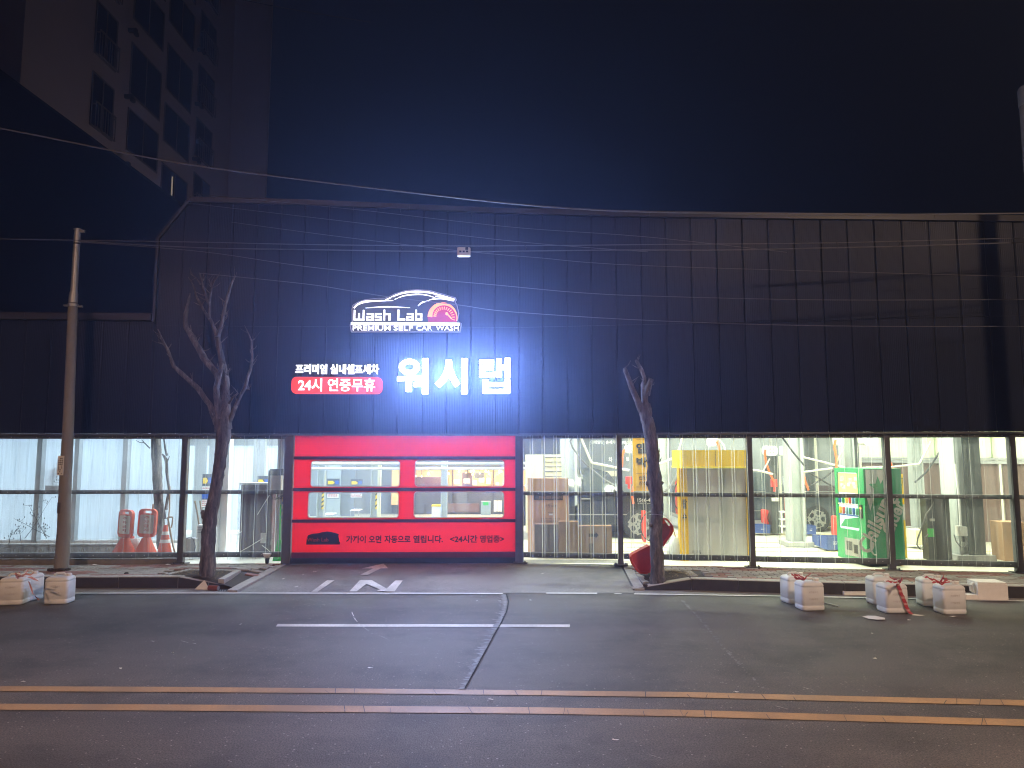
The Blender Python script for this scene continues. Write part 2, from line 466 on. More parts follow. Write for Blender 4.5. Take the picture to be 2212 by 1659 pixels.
M_['yellow'] = mat('yellow_booth_paint', (.80, .50, .004), .4, var=.06, scale=3)
M_['banner'] = mat('yellow_banner', (.80, .50, .02), .6, var=.05, trans=.25)
M_['booth_grey'] = mat('grey_booth_panel', (.45, .45, .455), .5, var=.12, scale=2.2)
M_['black'] = mat('black_plastic', (.022, .023, .026), .4, var=.2, scale=6)
M_['car_paint'] = mat('dark_car_paint', (.018, .021, .027), .16, var=.1, spec=.7)
M_['car_paint2'] = mat('grey_car_paint', (.075, .088, .105), .2, var=.1, spec=.7)
M_['glass'] = mat('dark_glass', (.05, .06, .065), .08, var=.05, spec=.8)
M_['tyre'] = mat('tyre_rubber', (.02, .02, .021), .8, var=.2)
M_['alloy'] = mat('alloy_rim', (.34, .35, .36), .35, metal=.5, var=.1)
M_['blue_crate'] = mat('blue_crate', (.045, .085, .28), .5, var=.15)
M_['red'] = mat('red_plastic', (.66, .05, .035), .4, var=.1)
M_['hose_or'] = mat('orange_hose', (.85, .15, .04), .45, var=.1)
M_['green'] = mat('green_vending_paint', (.02, .33, .115), .3, var=.06, scale=2)
M_['green_dark'] = mat('deep_green_panel', (.010, .25, .105), .3, var=.12, scale=2)
M_['silver'] = mat('silver_print', (.52, .54, .52), .4, var=.1)
M_['green_plastic'] = mat('bright_green_plastic', (.05, .55, .10), .5, var=.1)
M_['lime'] = mat('lime_tape', (.60, .68, .05), .6, var=.08)
M_['hazard'] = mat('hazard_yellow', (.80, .55, .02), .55, var=.08)
M_['wood'] = mat('wood', (.42, .30, .18), .7, var=.25, scale=14, stretch=(1, 1, .2))
M_['maroon'] = mat('maroon_panel', (.12, .055, .06), .4, var=.3, scale=1.6)
M_['wrap'] = clear_sheet('plastic_wrap', (.93, .93, .95), .2, 1.2, 5.0, .5)
M_['grey_box'] = mat('grey_box', (.33, .33, .33), .6, var=.15)
M_['beige'] = mat('beige_cabinet', (.62, .58, .43), .55, var=.06)
M_['bag'] = mat('grey_white_bag', (.55, .58, .58), .45, var=.12, scale=6, bump=.6, bscale=12)
M_['orange_wall'] = mat('orange_lit_wall', (.78, .47, .22), .7, var=.1, scale=3)
M_['dark_grey'] = mat('dark_grey', (.075, .082, .095), .5, var=.2)
M_['blue_sign'] = mat('blue_board', (.03, .10, .42), .5, var=.1)
M_['apart'] = mat('beige_apartment_paint', (.58, .49, .46), .85, var=.12, scale=.3)
M_['apart_dark'] = mat('apartment_glass', (.018, .018, .024), .25, var=.2, scale=.5, spec=.5)
M_['apart_rail'] = mat('apartment_rail', (.20, .18, .175), .6, var=.1)
M_['roof_dark'] = mat('dark_warehouse_cladding', (.02, .02, .024), .8, var=.2)
M_['litter_blue'] = mat('blue_film', (.09, .30, .45), .4, var=.2)
M_['tin'] = mat('brown_tin', (.30, .09, .045), .35, metal=.4, var=.3)
# lamps and lit signs
M_['e_letter'] = emis('lit_white_letter', (.80, .88, 1.0), 9.0, (.8, .8, .8))
M_['e_tag'] = emis('lit_small_letter', (.97, .96, 1.0), 1.9, (.8, .8, .8))
M_['e_logo'] = emis('lit_logo_line', (.97, .96, 1.0), 1.5, (.8, .8, .8))
M_['e_redbox'] = emis('lit_red_box', (1.0, .055, .035), 1.05, (.6, .03, .03))
M_['e_onred'] = emis('lit_letter_on_red', (1.0, .93, .91), 1.6, (.8, .8, .8))
M_['e_orange'] = emis('lit_orange_gauge', (1.0, .30, .05), 1.6, (.7, .3, .1))
M_['e_gauge'] = emis('lit_gauge_face', (.75, .02, .08), .45, (.3, .02, .04))
M_['logo_plate'] = mat('logo_back_plate', (.06, .055, .065), .5, var=.1)
M_['logo_rim'] = emis('logo_rim', (.45, .36, .36), .25, (.3, .26, .26))
M_['e_tube'] = emis('lit_ceiling_tube', (.92, 1.0, .95), 12.0, (.8, .8, .8))
M_['e_bulb'] = emis('lit_bulb', (1.0, .62, .22), 6.0, (.8, .6, .3))
M_['e_spot'] = emis('lit_flood', (.85, .93, 1.0), 40.0, (.8, .8, .8))
M_['e_street'] = emis('lit_street_lamp', (1.0, .74, .5), 30.0, (.8, .7, .6))
M_['e_display'] = emis('lit_vending_display', (.62, .95, .86), 1.1, (.7, .8, .8))
M_['e_poster'] = emis('lit_vending_poster', (1.0, .45, .15), .9, (.8, .4, .2))
M_['e_curtain'] = emis('lit_curtain_gap', (1.0, .8, .55), .28, (.6, .5, .4))
# ------------------------------------------------------------------ ground, road, kerbs, pavements
ZS = .19                                    # pavement level
g = MB(); g.sheet([(-160,-60,-.05),(160,-60,-.05),(160,260,-.05),(-160,260,-.05)])
struct('ground', g, M_['gutter'])

def G(px, py, z=0.0):
    p = onZ(px, py, z); return (p.x, p.y)
gl = [G(-500,1281), G(0,1281), G(480,1281), G(1370,1281.5), G(2212,1297), G(2700,1309)]     # gutter line on the road
gl[0] = (-16, gl[1][1]); gl[-1] = (13.5, gl[-2][1] - .62)
rd = MB(); rd.sheet([(-60,-25,0),(60,-25,0),(60,gl[-1][1]-2,0)] + [(x,y,0) for x,y in gl[::-1]] + [(-60,gl[0][1],0)])
struct('road', rd, M_['asphalt'])
# driveway ramp up to the door
kL = [G(515,1281), G(632,1212,ZS)]; kR = [G(1370,1281), G(1337,1212,ZS)]
yb = max(kL[1][1], kR[1][1])
dv = MB()
nx, ny = 10, 8
dl, dr = (kL[0], kL[1]), (kR[0], kR[1])
def ramp_z(x, y):
    y0, y1 = (dl[0][1]+dr[0][1])/2, (dl[1][1]+dr[1][1])/2
    t = max(0, min(1, (y-y0)/(y1-y0)))
    return .004 + (ZS-.006) * t

vv, ff = [], []
for j in range(ny+1):
    t = j/ny
    a = Vector(dl[0]).lerp(Vector(dl[1]), t); b2 = Vector(dr[0]).lerp(Vector(dr[1]), t)
    for i in range(nx+1):
        p = a.lerp(b2, i/nx); vv.append((p.x, p.y, ramp_z(p.x, p.y)))
for j in range(ny):
    for i in range(nx):
        k = j*(nx+1)+i; ff.append((k, k+1, k+nx+2, k+nx+1))
# last row runs on under the door
b0 = len(vv); vv += [(dl[1][0], 13.9, ZS-.002), (dr[1][0], 13.9, ZS-.002)]
ff.append([ny*(nx+1)+i for i in range(nx+1)] + [b0+1, b0])
dv.add(vv, ff)
struct('driveway', dv, M_['asphalt_drive'], True)
def on_ramp(px, py):
    p = onZ(px, py, 0)
    for _ in range(12): p = onZ(px, py, ramp_z(p.x, p.y))
    return p
def marking(name, polys, mat_, ramp=False, z=.005, sub=1):
    mb = MB()
    for poly in polys:
        pts = []
        n = len(poly)
        for i in range(n):
            for k in range(sub):
                a, b2 = poly[i], poly[(i+1) % n]
                q = (a[0]+(b2[0]-a[0])*k/sub, a[1]+(b2[1]-a[1])*k/sub)
                if ramp:
                    p = on_ramp(*q); pts.append((p.x, p.y, ramp_z(p.x, p.y) + .016))
                else:
                    p = onZ(q[0], q[1], z); pts.append(tuple(p))
        mb.sheet(pts)
    return struct(name, mb, mat_)
def strip_px(top, bot, n=1):
    """quads between two pixel polylines of equal length"""
    return [[top[i], top[i+1], bot[i+1], bot[i]] for i in range(len(top)-1)]
ylu = [(-300,1480.5),(0,1482),(350,1483.5),(713,1486.6),(1164,1491.3),(1479,1494.6),(1811,1503),(2208,1512),(2600,1522)]
yll = [(-300,1491.5),(0,1492.8),(350,1494.5),(713,1497),(1164,1501.7),(1479,1506),(1811,1514.5),(2208,1524),(2600,1534)]
marking('yellow_line', strip_px(ylu, yll), M_['yellow_line'])
y2u = [(-300,1518.5),(0,1520),(350,1521.5),(713,1524),(1164,1527.7),(1479,1533.3),(1811,1543),(2208,1553.7),(2600,1564)]
y2l = [(-300,1531.5),(0,1533),(350,1534.7),(713,1538),(1164,1541.6),(1479,1547.5),(1811,1557),(2208,1568),(2600,1579)]
marking('yellow_line', strip_px(y2u, y2l), M_['yellow_line'])
# hairline cracks across the yellow paint
cr = MB()
for k in range(34):
    up, lo = ((ylu, yll), (y2u, y2l))[k % 2]
    t = random.uniform(600, 2200)
    def yy(pl, x):
        for a, b2 in zip(pl, pl[1:]):
            if a[0] <= x <= b2[0]: return a[1] + (b2[1]-a[1])*(x-a[0])/(b2[0]-a[0])
    dx = random.uniform(-9, 9); w = random.uniform(.5, 1.1)
    f0 = random.choice((0, 0, .4))
    a, b2 = (t+dx, yy(up, t) + f0*10), (t, yy(lo, t))
    q = [onZ(a[0]-w, a[1], .009), onZ(a[0]+w, a[1], .009), onZ(b2[0]+w, b2[1], .009), onZ(b2[0]-w, b2[1], .009)]
    cr.sheet(q)
struct('paint_crack', cr, M_['asphalt'])
marking('stop_line', [[(600,1347.8),(1231,1348.8),(1231,1354.8),(596,1353.2)]], M_['white_line'])
marking('gutter_line', strip_px([(530,1279.6),(800,1280),(1086,1280.8)], [(530,1282),(800,1282.6),(1086,1283)]), M_['white_line'], z=.010)
marking('gutter_line', [[(1180,1279.8),(1290,1280.3),(1290,1282.8),(1180,1282.2)]], M_['white_line'], z=.010)
marking('gutter_line', [[(1327,1281),(1343,1281.4),(1342,1283.6),(1327,1283)]], M_['white_line'], z=.010)
P2 = lambda x, y: (576 + .2728*x, 905.2 + .2728*y)
marking('letter_i_marking', [[P2(355,1375), P2(403,1375), P2(537,1284), P2(478,1284)]], M_['white_line'], True)
marking('letter_n_marking', [[P2(655,1373), P2(712,1373), P2(790,1312), P2(738,1283)],
                             [P2(738,1283), P2(790,1312), P2(935,1373), P2(990,1373), P2(832,1283)],
                             [P2(950,1350), P2(990,1373), P2(1012,1373), P2(1078,1285), P2(1020,1285)]], M_['white_line'], True)
marking('arrow_marking', [[P2(752,1190), P2(962,1189), P2(925,1151)], [P2(842,1190), P2(905,1189), P2(802,1240), P2(742,1240)]], M_['white_line'], True)

# patched trench edge with a pale scuffed band beside it, and chalky scratches
def ragged(name, path, w0, w1, mat_, z, dens=26, side=-1):
    mb = MB()
    for i in range(len(path)-1):
        a, b2 = path[i], path[i+1]
        for k in range(dens):
            t = random.random(); x = a[0]+(b2[0]-a[0])*t; y = a[1]+(b2[1]-a[1])*t
            L_ = random.uniform(w0, w1) * (1 if random.random() < .8 else 1.8); h_ = random.uniform(.5, 1.7)
            x0 = x + side*random.uniform(0, w1*.35)
            mb.sheet([onZ(x0, y, z), onZ(x0 + side*L_, y + random.uniform(-.8, .8), z), onZ(x0 + side*L_*.8, y+h_, z), onZ(x0, y+h_*1.2, z)])
            z += .000012
    o = mb.build(name, mat_); o['kind'] = 'structure'; return o
M_['scuff'] = worn_paint('pale_scuff', (.20, .20, .21), (.07, .07, .07), .5)
trench = [(1093,1283),(1098,1300),(1093,1322),(1082,1345),(1066,1372),(1054,1395),(1040,1420),(1024,1450),(1003,1487)]
ragged('road_scuff', trench, 4, 13, M_['scuff'], .010, 30)
tr = MB()
for a, b2 in zip(trench, trench[1:]):
    tr.sheet([onZ(a[0]-.2, a[1], .0095), onZ(a[0]+2.0, a[1], .0095), onZ(b2[0]+2.2, b2[1], .0095), onZ(b2[0]-.2, b2[1], .0095)])
M_['crack'] = mat('crack_dark', (.012, .012, .012), .9)
struct('road_crack', tr, M_['crack'])
def scratch(path, w):
    mb = MB()
    for a, b2 in zip(path, path[1:]):
        if random.random() < .12: continue
        mb.sheet([onZ(a[0], a[1], .013), onZ(a[0]+w, a[1]+.8, .013), onZ(b2[0]+w, b2[1]+.8, .013), onZ(b2[0], b2[1], .013)])
    o = mb.build('road_scratch', M_['white_line']); o['kind'] = 'structure'
def wig(pts, n, j):
    out = []
    for a, b2 in zip(pts, pts[1:]):
        for k in range(n):
            t = k/n; out.append((a[0]+(b2[0]-a[0])*t + random.uniform(-j,j), a[1]+(b2[1]-a[1])*t + random.uniform(-j,j)*.4))
    return out + [pts[-1]]
scratch(wig([(759,1322),(763,1333),(772,1345),(795,1362)], 5, .8), 2.2)
scratch(wig([(800,1367),(820,1373),(840,1382)], 4, .6), 2.2)
scratch(wig([(864,1392),(882,1397)], 4, .6), 3.0)
scratch(wig([(980,1428.5),(1000,1433),(1025,1439)], 6, .8), 3)
ragged('road_scuff', [(1468,1295),(1485,1312),(1508,1335),(1530,1362),(1556,1395),(1600,1440),(1650,1492)], 2, 7, M_['scuff'], .010, 16, 1)
for k in range(5):
    x, y = random.uniform(100, 2100), random.uniform(1380, 1640)
    scratch(wig([(x, y), (x+random.uniform(15, 40), y+random.uniform(2, 8))], 4, .8), 1.6)

def zp(x, y):
    z = ZS
    for (a, b2), sg_ in ((kL, -1), (kR, 1)):
        d = Vector((b2[0]-a[0], b2[1]-a[1])).normalized(); q = Vector((x-a[0], y-a[1]))
        off = (q.x*d.y - q.y*d.x)*sg_
        if off > -.4: z = min(z, ramp_z(x, y) + .008 + .148*max(0, off))
    return z
def onP(px, py):
    p = onZ(px, py, ZS)
    for _ in range(14): p = onZ(px, py, zp(p.x, p.y))
    return p
# pavement beds
left_pav = [(-16, gl[1][1]+.40)] + [G(0,1245.5,ZS), G(385,1245.5,ZS), G(516,1266,.10)]
lp = [(-16, 11.8), G(0,1243,ZS), G(385,1243,ZS), onP(500,1260)[:2], onP(514,1264)[:2], onP(628,1212.5)[:2], (-4.0,13.50), (-9.56,13.34), (-16,13.2)]
rp_ = [onP(1342,1213)[:2], onP(1368,1267)[:2], onP(1394,1259)[:2], G(1494,1247,ZS), G(1700,1253,ZS), G(2212,1264,ZS), (13.5, G(2212,1264,ZS)[1]-.55), (13.5, 11.85), (8.8,12.46), (2.0,13.36)]
def pav_bed(poly):
    n_ = 26; bm = bmesh.new()
    vs_ = [bm.verts.new((p[0], p[1], 0)) for p in poly]; bm.faces.new(vs_)
    xs = [p[0] for p in poly]; ys = [p[1] for p in poly]
    for k in range(1, 60):
        x = -6.0 + k*.2
        if min(xs) < x < max(xs): bmesh.ops.bisect_plane(bm, geom=bm.verts[:]+bm.edges[:]+bm.faces[:], plane_co=(x,0,0), plane_no=(1,0,0))
    for k in range(1, 20):
        y = 10.6 + k*.2
        if min(ys) < y < max(ys): bmesh.ops.bisect_plane(bm, geom=bm.verts[:]+bm.edges[:]+bm.faces[:], plane_co=(0,y,0), plane_no=(0,1,0))
    bm.normal_update(); bm.verts.index_update()
    mb = MB(); flip = sum(f.normal.z for f in bm.faces) < 0
    mb.add([(v.co.x, v.co.y, zp(v.co.x, v.co.y)-.022) for v in bm.verts], [[v.index for v in (f.verts[::-1] if flip else f.verts)] for f in bm.faces])
    bm.free(); return mb
o_lp = struct('pavement', pav_bed(lp), M_['joint'], True)
o_rp = struct('pavement', pav_bed(rp_), M_['joint'], True)
pitL = [onP(354,1240)[:2], onP(409,1229)[:2], onP(521,1232)[:2], onP(484,1251.5)[:2], onP(395,1244)[:2]]
pitR = [onP(1391,1256)[:2], onP(1370,1236)[:2], onP(1436,1232)[:2], onP(1492,1233)[:2], onP(1508,1243.5)[:2], onP(1494,1246.5)[:2]]
def inside(p, poly):
    c = False; n = len(poly)
    for i in range(n):
        a, b2 = poly[i], poly[(i+1) % n]
        if (a[1] > p[1]) != (b2[1] > p[1]) and p[0] < (b2[0]-a[0])*(p[1]-a[1])/(b2[1]-a[1]) + a[0]: c = not c
    return c
def grow(poly, d):
    cx = sum(p[0] for p in poly)/len(poly); cy_ = sum(p[1] for p in poly)/len(poly)
    return [(cx+(p[0]-cx)*d, cy_+(p[1]-cy_)*d) for p in poly]
pv = []
pw, pd = .235, .118
for (poly, pit, own, rot) in ((lp, pitL, o_lp, .02), (rp_, pitR, o_rp, -.125)):
    c_, s_ = math.cos(rot), math.sin(rot)
    for j in range(-30, 80):
        for i in range(-75, 75):
            lx, ly = (i + (.5 if j % 2 else 0))*pw, j*pd
            x = lx*c_ - ly*s_; y = 11.0 + lx*s_ + ly*c_
            if not (-10.5 < x < 11): continue
            ok = True
            for ax, ay in ((-.5,-.5),(.5,-.5),(.4,.1),(-.4,.1)):
                q = (x + ax*pw*c_*.9 - ay*pd*s_, y + ax*pw*s_ + ay*pd*c_*.9)
                if not inside(q, poly) or inside(q, grow(pit, 1.16)): ok = False; break
            if ok:
                near = (x*x + y*y)
                blk = (math.floor(i/5) + math.floor(j/3)) % 3
                red = (blk == 0) if random.random() < .9 else random.random() < .4
                pv.append((near, x, y, rot, red, own))
pv.sort(key=lambda q: q[0])
pb = MB(); hw, hd = pw/2-.006, pd/2-.006
pb.add([(-hw,-hd,-.03),(hw,-hd,-.03),(hw,hd,-.03),(-hw,hd,-.03),(-hw,-hd,-.006),(hw,-hd,-.006),(hw,hd,-.006),(-hw,hd,-.006),
        (-hw+.006,-hd+.006,0),(hw-.006,-hd+.006,0),(hw-.006,hd-.006,0),(-hw+.006,hd-.006,0)],
       [(0,1,5,4),(1,2,6,5),(2,3,7,6),(3,0,4,7),(4,5,9,8),(5,6,10,9),(6,7,11,10),(7,4,8,11),(8,9,10,11)])
pm = {}
for nm, k in (('red_paver', True), ('grey_paver', False)):
    me = bpy.data.meshes.new('paver'); me.from_pydata(pb.v, [], pb.f); me.materials.append(M_[nm]); pm[k] = me
rest = {}
for n_, (near, x, y, rot, red, own) in enumerate(pv):
    dz = random.uniform(-.004, .003); tl = random.uniform(-.012, .012)
    if n_ < 300:
        o = bpy.data.objects.new('paver', pm[red]); C.objects.link(o); o.parent = own
        o.location = Vector((x, y, zp(x, y) + dz)) - own.location; gx, gy = (zp(x+.03,y)-zp(x-.03,y))/.06, (zp(x,y+.03)-zp(x,y-.03))/.06; o.rotation_euler = (tl + math.atan(gy*math.cos(rot)-gx*math.sin(rot)), random.uniform(-.008,.008) - math.atan(gx), rot)
    else:
        rest.setdefault((own, red), MB()).add(pb.v, pb.f, T(x, y, zp(x, y)+dz) @ Matrix.Rotation(rot, 4, 'Z') @ Matrix.Rotation(tl, 4, 'X'))
for (own, red), mb in rest.items():
    o = mb.build('paver_field', M_['red_paver' if red else 'grey_paver'], own); o['kind'] = 'stuff'

# kerb stones (each a stone of about a metre) along pixel lines of the kerb's top front edge
def kerb_run(name, path, width, n_each, z0fn, own=None):
    """path: list of (x,y,ztop); stones set side by side with a 6 mm joint"""
    k = own or None
    for (a, b2), n in zip(zip(path, path[1:]), n_each):
        for i in range(n):
            p, q = Vector(a).lerp(Vector(b2), i/n), Vector(a).lerp(Vector(b2), (i+1)/n)
            d = Vector((q.x-p.x, q.y-p.y, 0)).normalized(); nn = Vector((-d.y, d.x, 0)) * width
            p2, q2 = p + d*.004, q - d*.004
            dz = random.uniform(-.003, .004); mb = MB()
            e = .012
            f1 = [Vector((p2.x, p2.y, 0)), Vector((q2.x, q2.y, 0))]
            lo = -.04
            vs_ = [(f1[0].x, f1[0].y, lo), (f1[1].x, f1[1].y, lo), (f1[1].x, f1[1].y, q.z-e+dz), (f1[0].x, f1[0].y, p.z-e+dz)]
            dn = nn.normalized()*e
            vs_ += [(f1[0].x+dn.x, f1[0].y+dn.y, p.z+dz), (f1[1].x+dn.x, f1[1].y+dn.y, q.z+dz),
                    (f1[1].x+nn.x, f1[1].y+nn.y, q.z+dz), (f1[0].x+nn.x, f1[0].y+nn.y, p.z+dz),
                    (f1[1].x+nn.x, f1[1].y+nn.y, lo), (f1[0].x+nn.x, f1[0].y+nn.y, lo)]
            mb.add(vs_, [(0,1,2,3),(3,2,5,4),(4,5,6,7),(7,6,8,9),(0,3,4,7,9),(1,8,6,5,2)])
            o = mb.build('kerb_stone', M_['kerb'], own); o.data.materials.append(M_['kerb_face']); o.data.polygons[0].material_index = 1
def K(px, py, z=ZS): p = onZ(px, py, z); return (p.x, p.y, z)
kl = MB(); kl.box(-15, -14.8, 11.7, 11.9, -.04, .0); o_kl = struct('kerb', kl, M_['kerb'])
a0 = K(0, 1245.5)
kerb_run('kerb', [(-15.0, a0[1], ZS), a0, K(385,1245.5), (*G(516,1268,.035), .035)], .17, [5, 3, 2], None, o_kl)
kr = MB(); kr.box(13.6, 13.8, 9.9, 10.1, -.04, .0); o_kr = struct('kerb', kr, M_['kerb'])
b_ = K(2212,1266)
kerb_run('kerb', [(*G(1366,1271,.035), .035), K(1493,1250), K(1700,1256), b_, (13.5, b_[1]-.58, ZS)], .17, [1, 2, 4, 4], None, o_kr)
# flush border stones beside the driveway and round the tree pits
def border(name, own, pts, w):
    for a, b2 in zip(pts, pts[1:]):
        L_ = (Vector(b2)-Vector(a)).length; n = max(1, round(L_/.9))
        for i in range(n):
            p, q = Vector(a).lerp(Vector(b2), i/n), Vector(a).lerp(Vector(b2), (i+1)/n)
            d = (q-p); d.z = 0; d.normalize(); nn = Vector((-d.y, d.x, 0))*w
            p = p + d*.004; q = q - d*.004
            mb = MB()
            mb.add([p, q, q+nn, p+nn] + [v - Vector((0,0,.14)) for v in (p, q, q+nn, p+nn)],
                   [(0,1,2,3),(0,4,5,1),(1,5,6,2),(2,6,7,3),(3,7,4,0)])
            mb.build('border_stone', M_['kerb'], own)
def BP(px, py, dz=.006): p = onP(px, py); return (p.x, p.y, p.z+dz)
def border_px(own, pts, w): border('b', own, [BP(*p) for p in pts], w)
border_px(o_kl, [(512,1276), (545,1258), (590,1235), (632,1212)], .17)
border_px(o_kr, [(1341,1212), (1350,1232), (1360,1252), (1371,1272)], .16)
border_px(o_kl, [(409,1229), (354,1241)], .09); border_px(o_kl, [(521,1231.5), (409,1229)], .09); border_px(o_kl, [(484,1252), (502,1242), (521,1231.5)], .10)
border_px(o_kr, [(1372,1238), (1389,1258)], .10); border_px(o_kr, [(1492,1232), (1436,1231), (1372,1237)], .09); border_px(o_kr, [(1508,1244), (1490,1232)], .16)
# soil in the pits with straw and small stones
for pit, nm in ((pitL, 1), (pitR, 2)):
    gp = grow(pit, .98); mb = MB()
    cx = sum(p[0] for p in gp)/len(gp); cy_ = sum(p[1] for p in gp)/len(gp)
    vs_ = [(cx, cy_, zp(cx, cy_)+.035)]; fs = []
    m = 40; ring = []
    per = []
    for i in range(len(gp)):
        for k in range(8):
            a, b2 = gp[i], gp[(i+1) % len(gp)]; per.append((a[0]+(b2[0]-a[0])*k/8, a[1]+(b2[1]-a[1])*k/8))
    nr = 6
    for r in range(1, nr+1):
        for p in per:
            t = r/nr
            x_, y_ = cx+(p[0]-cx)*t, cy_+(p[1]-cy_)*t; vs_.append((x_, y_, zp(x_, y_) - .012 + (.045*(1-t)) + random.uniform(-.008, .014)*(t < 1)))
    m = len(per)
    for k in range(m): fs.append((0, 1+k, 1+(k+1) % m))
    for r in range(nr-1):
        for k in range(m):
            l = (k+1) % m; fs.append((1+r*m+k, 1+(r+1)*m+k, 1+(r+1)*m+l, 1+r*m+l))
    mb.add(vs_, fs); o = struct('soil', mb, M_['soil'], True)
    st = MB()
    for k in range(380):
        t = random.random()**.5*.97; p = random.choice(per); x = cx+(p[0]-cx)*t; y = cy_+(p[1]-cy_)*t
        a = random.uniform(0, math.pi); l = random.uniform(.02, .07); z = zp(x, y)+.01+.035*(1-t)
        dx, dy = math.cos(a)*l, math.sin(a)*l; w = .003
        st.sheet([(x-dx-w*math.sin(a), y-dy+w*math.cos(a), z), (x-dx+w*math.sin(a), y-dy-w*math.cos(a), z),
                  (x+dx, y+dy, z+random.uniform(0, .03))])
    o = st.build('dry_grass', M_['straw']); o['kind'] = 'stuff'
# concrete gutter bands between kerb and line
gt = MB()
gt.sheet([(-15,gl[0][1]-.02,.006),(*G(0,1281.5),.006),(*G(480,1281.5),.006),(*G(512,1276),.006),(*G(392,1270),.006),(*G(0,1270),.006),(-15,a0[1]+.05,.006)])
struct('gutter', gt, M_['gutter'])
gt = MB()
gt.sheet([(*G(1362,1275),.006),(*G(1372,1281.5),.006),(*G(1700,1286.5),.006),(*G(2212,1297.5),.006),(13.4,gl[-1][1],.006),(13.4,b_[1]-.5,.006),(*G(2212,1291),.006),(*G(1700,1277),.006),(*G(1490,1273),.006)])
struct('gutter', gt, M_['gutter'])
marking('gutter_line', [[(1370,1281.3),(1700,1286.3),(1700,1288.6),(1370,1283.8)],[(1700,1286.3),(2212,1296.5),(2212,1299),(1700,1288.6)]], M_['white_line'], z=.010)
marking('gutter_line', [[(150,1280),(530,1279.6),(530,1282),(150,1282.2)]], M_['white_line'], z=.010)
# drain grate by the left kerb end
dg = MB()
for k in range(7):
    dg.sheet([(*G(472+k*5.2,1274.5),.011),(*G(475+k*5.2,1274.5),.011),(*G(474+k*5.2,1279),.011),(*G(471+k*5.2,1279),.011)])
struct('drain_grate', dg, M_['crack'])

# ------------------------------------------------------------------ the car wash building
bld = thing('car_wash_building', 'long dark clad car wash hall with lit clear corrugated windows and red door', 'building', (0, 13.6, 0))
ROOF = [(300,444),(393,438),(700,445),(1026,461),(1121,464),(1400,470),(1675,474),(1995,477),(2212,480),(2700,486)]
def roof_py(px):
    for a, b2 in zip(ROOF, ROOF[1:]):
        if a[0] <= px <= b2[0]: return a[1] + (b2[1]-a[1])*(px-a[0])/(b2[0]-a[0])
    return ROOF[-1][1] if px > 0 else ROOF[0][1]
def fpx(u, side, py=700):
    M = ML if side == 'L' else MR
    p = M @ Vector((u, 0, 0))
    z = 4.5; v = Vector((p.x, p.y, z-H))
    dep = v.y*math.cos(TH) + v.z*math.sin(TH)
    return CX + F*v.x/dep
def roof_z(u, side):
    px = fpx(u, side)
    return fu(px, roof_py(px), side)[1]
ZO = fu(900, 937, 'L')[1]                    # head of the openings
ZO2 = fu(1700, 934, 'R')[1]
ZSEAM = fu(1300, 709, 'L')[1]
u_left = fu(337, 700)[0]
PW = .462
def clad(side, u0, u1, wing=False):
    M = ML if side == 'L' else MR
    n = round((u1-u0)/PW); w = (u1-u0)/n
    bk = MB(M)
    for i in range(n):
        a, b2 = u0+i*w+.0035, u0+(i+1)*w-.0035
        if wing:
            tops = [(a, 4.72+.0*(a)), (b2, 4.72)]
        else:
            tops = [(a, roof_z(a, side)), (b2, roof_z(b2, side))]
        zb = ZO if side == 'L' else ZO2
        if side == 'L' and not wing:
            for q in range(2):                # the chamfered corner at the left end
                lim = 6.35 + (tops[q][0]-u_left)*1.35
                tops[q] = (tops[q][0], min(tops[q][1], lim))
        jit = random.uniform(-.003, .003)
        r = .012                              # folded long edges
        def pan(z0, za, zb_):
            mb = MB(M)
            mb.add([(a,-.005,z0),(a+r,-.018+jit,z0),(b2-r,-.018-jit,z0),(b2,-.005,z0),(a,-.005,za),(a+r,-.018-jit,za),(b2-r,-.018+jit,zb_),(b2,-.005,zb_)],
                   [(0,1,5,4),(1,2,6,5),(2,3,7,6),(4,5,6,7),(0,3,2,1)])
            mb.build('wall_panel', M_['panel'], bld)
        if wing: pan(zb, tops[0][1], tops[1][1])
        else:
            pan(zb, ZSEAM-.005, ZSEAM-.005); pan(ZSEAM+.005, tops[0][1], tops[1][1])
u_end = 12.6
clad('L', u_left, 0.0); clad('R', 0.0, u_end)
clad('L', u_left - 13*.55, u_left - .03, True)
# wall behind the panels (a closed box so that light stays in)
bk = MB(ML); bk.prism([(u_left-7.2, ZO+.01),(0, ZO+.01),(0, roof_z(0,'L')-.03),(u_left+.75, roof_z(u_left+.75,'L')-.05),(u_left+.02, 6.25),(u_left+.02,4.68),(u_left-7.2, 4.68)], 0, .18)
bk.build('wall', M_['backing'], bld)
bk = MB(MR); bk.prism([(0, ZO2+.01),(u_end, ZO2+.01),(u_end, roof_z(u_end,'R')-.03),(0, roof_z(0,'R')-.03)], 0, .18)
bk.build('wall', M_['backing'], bld)
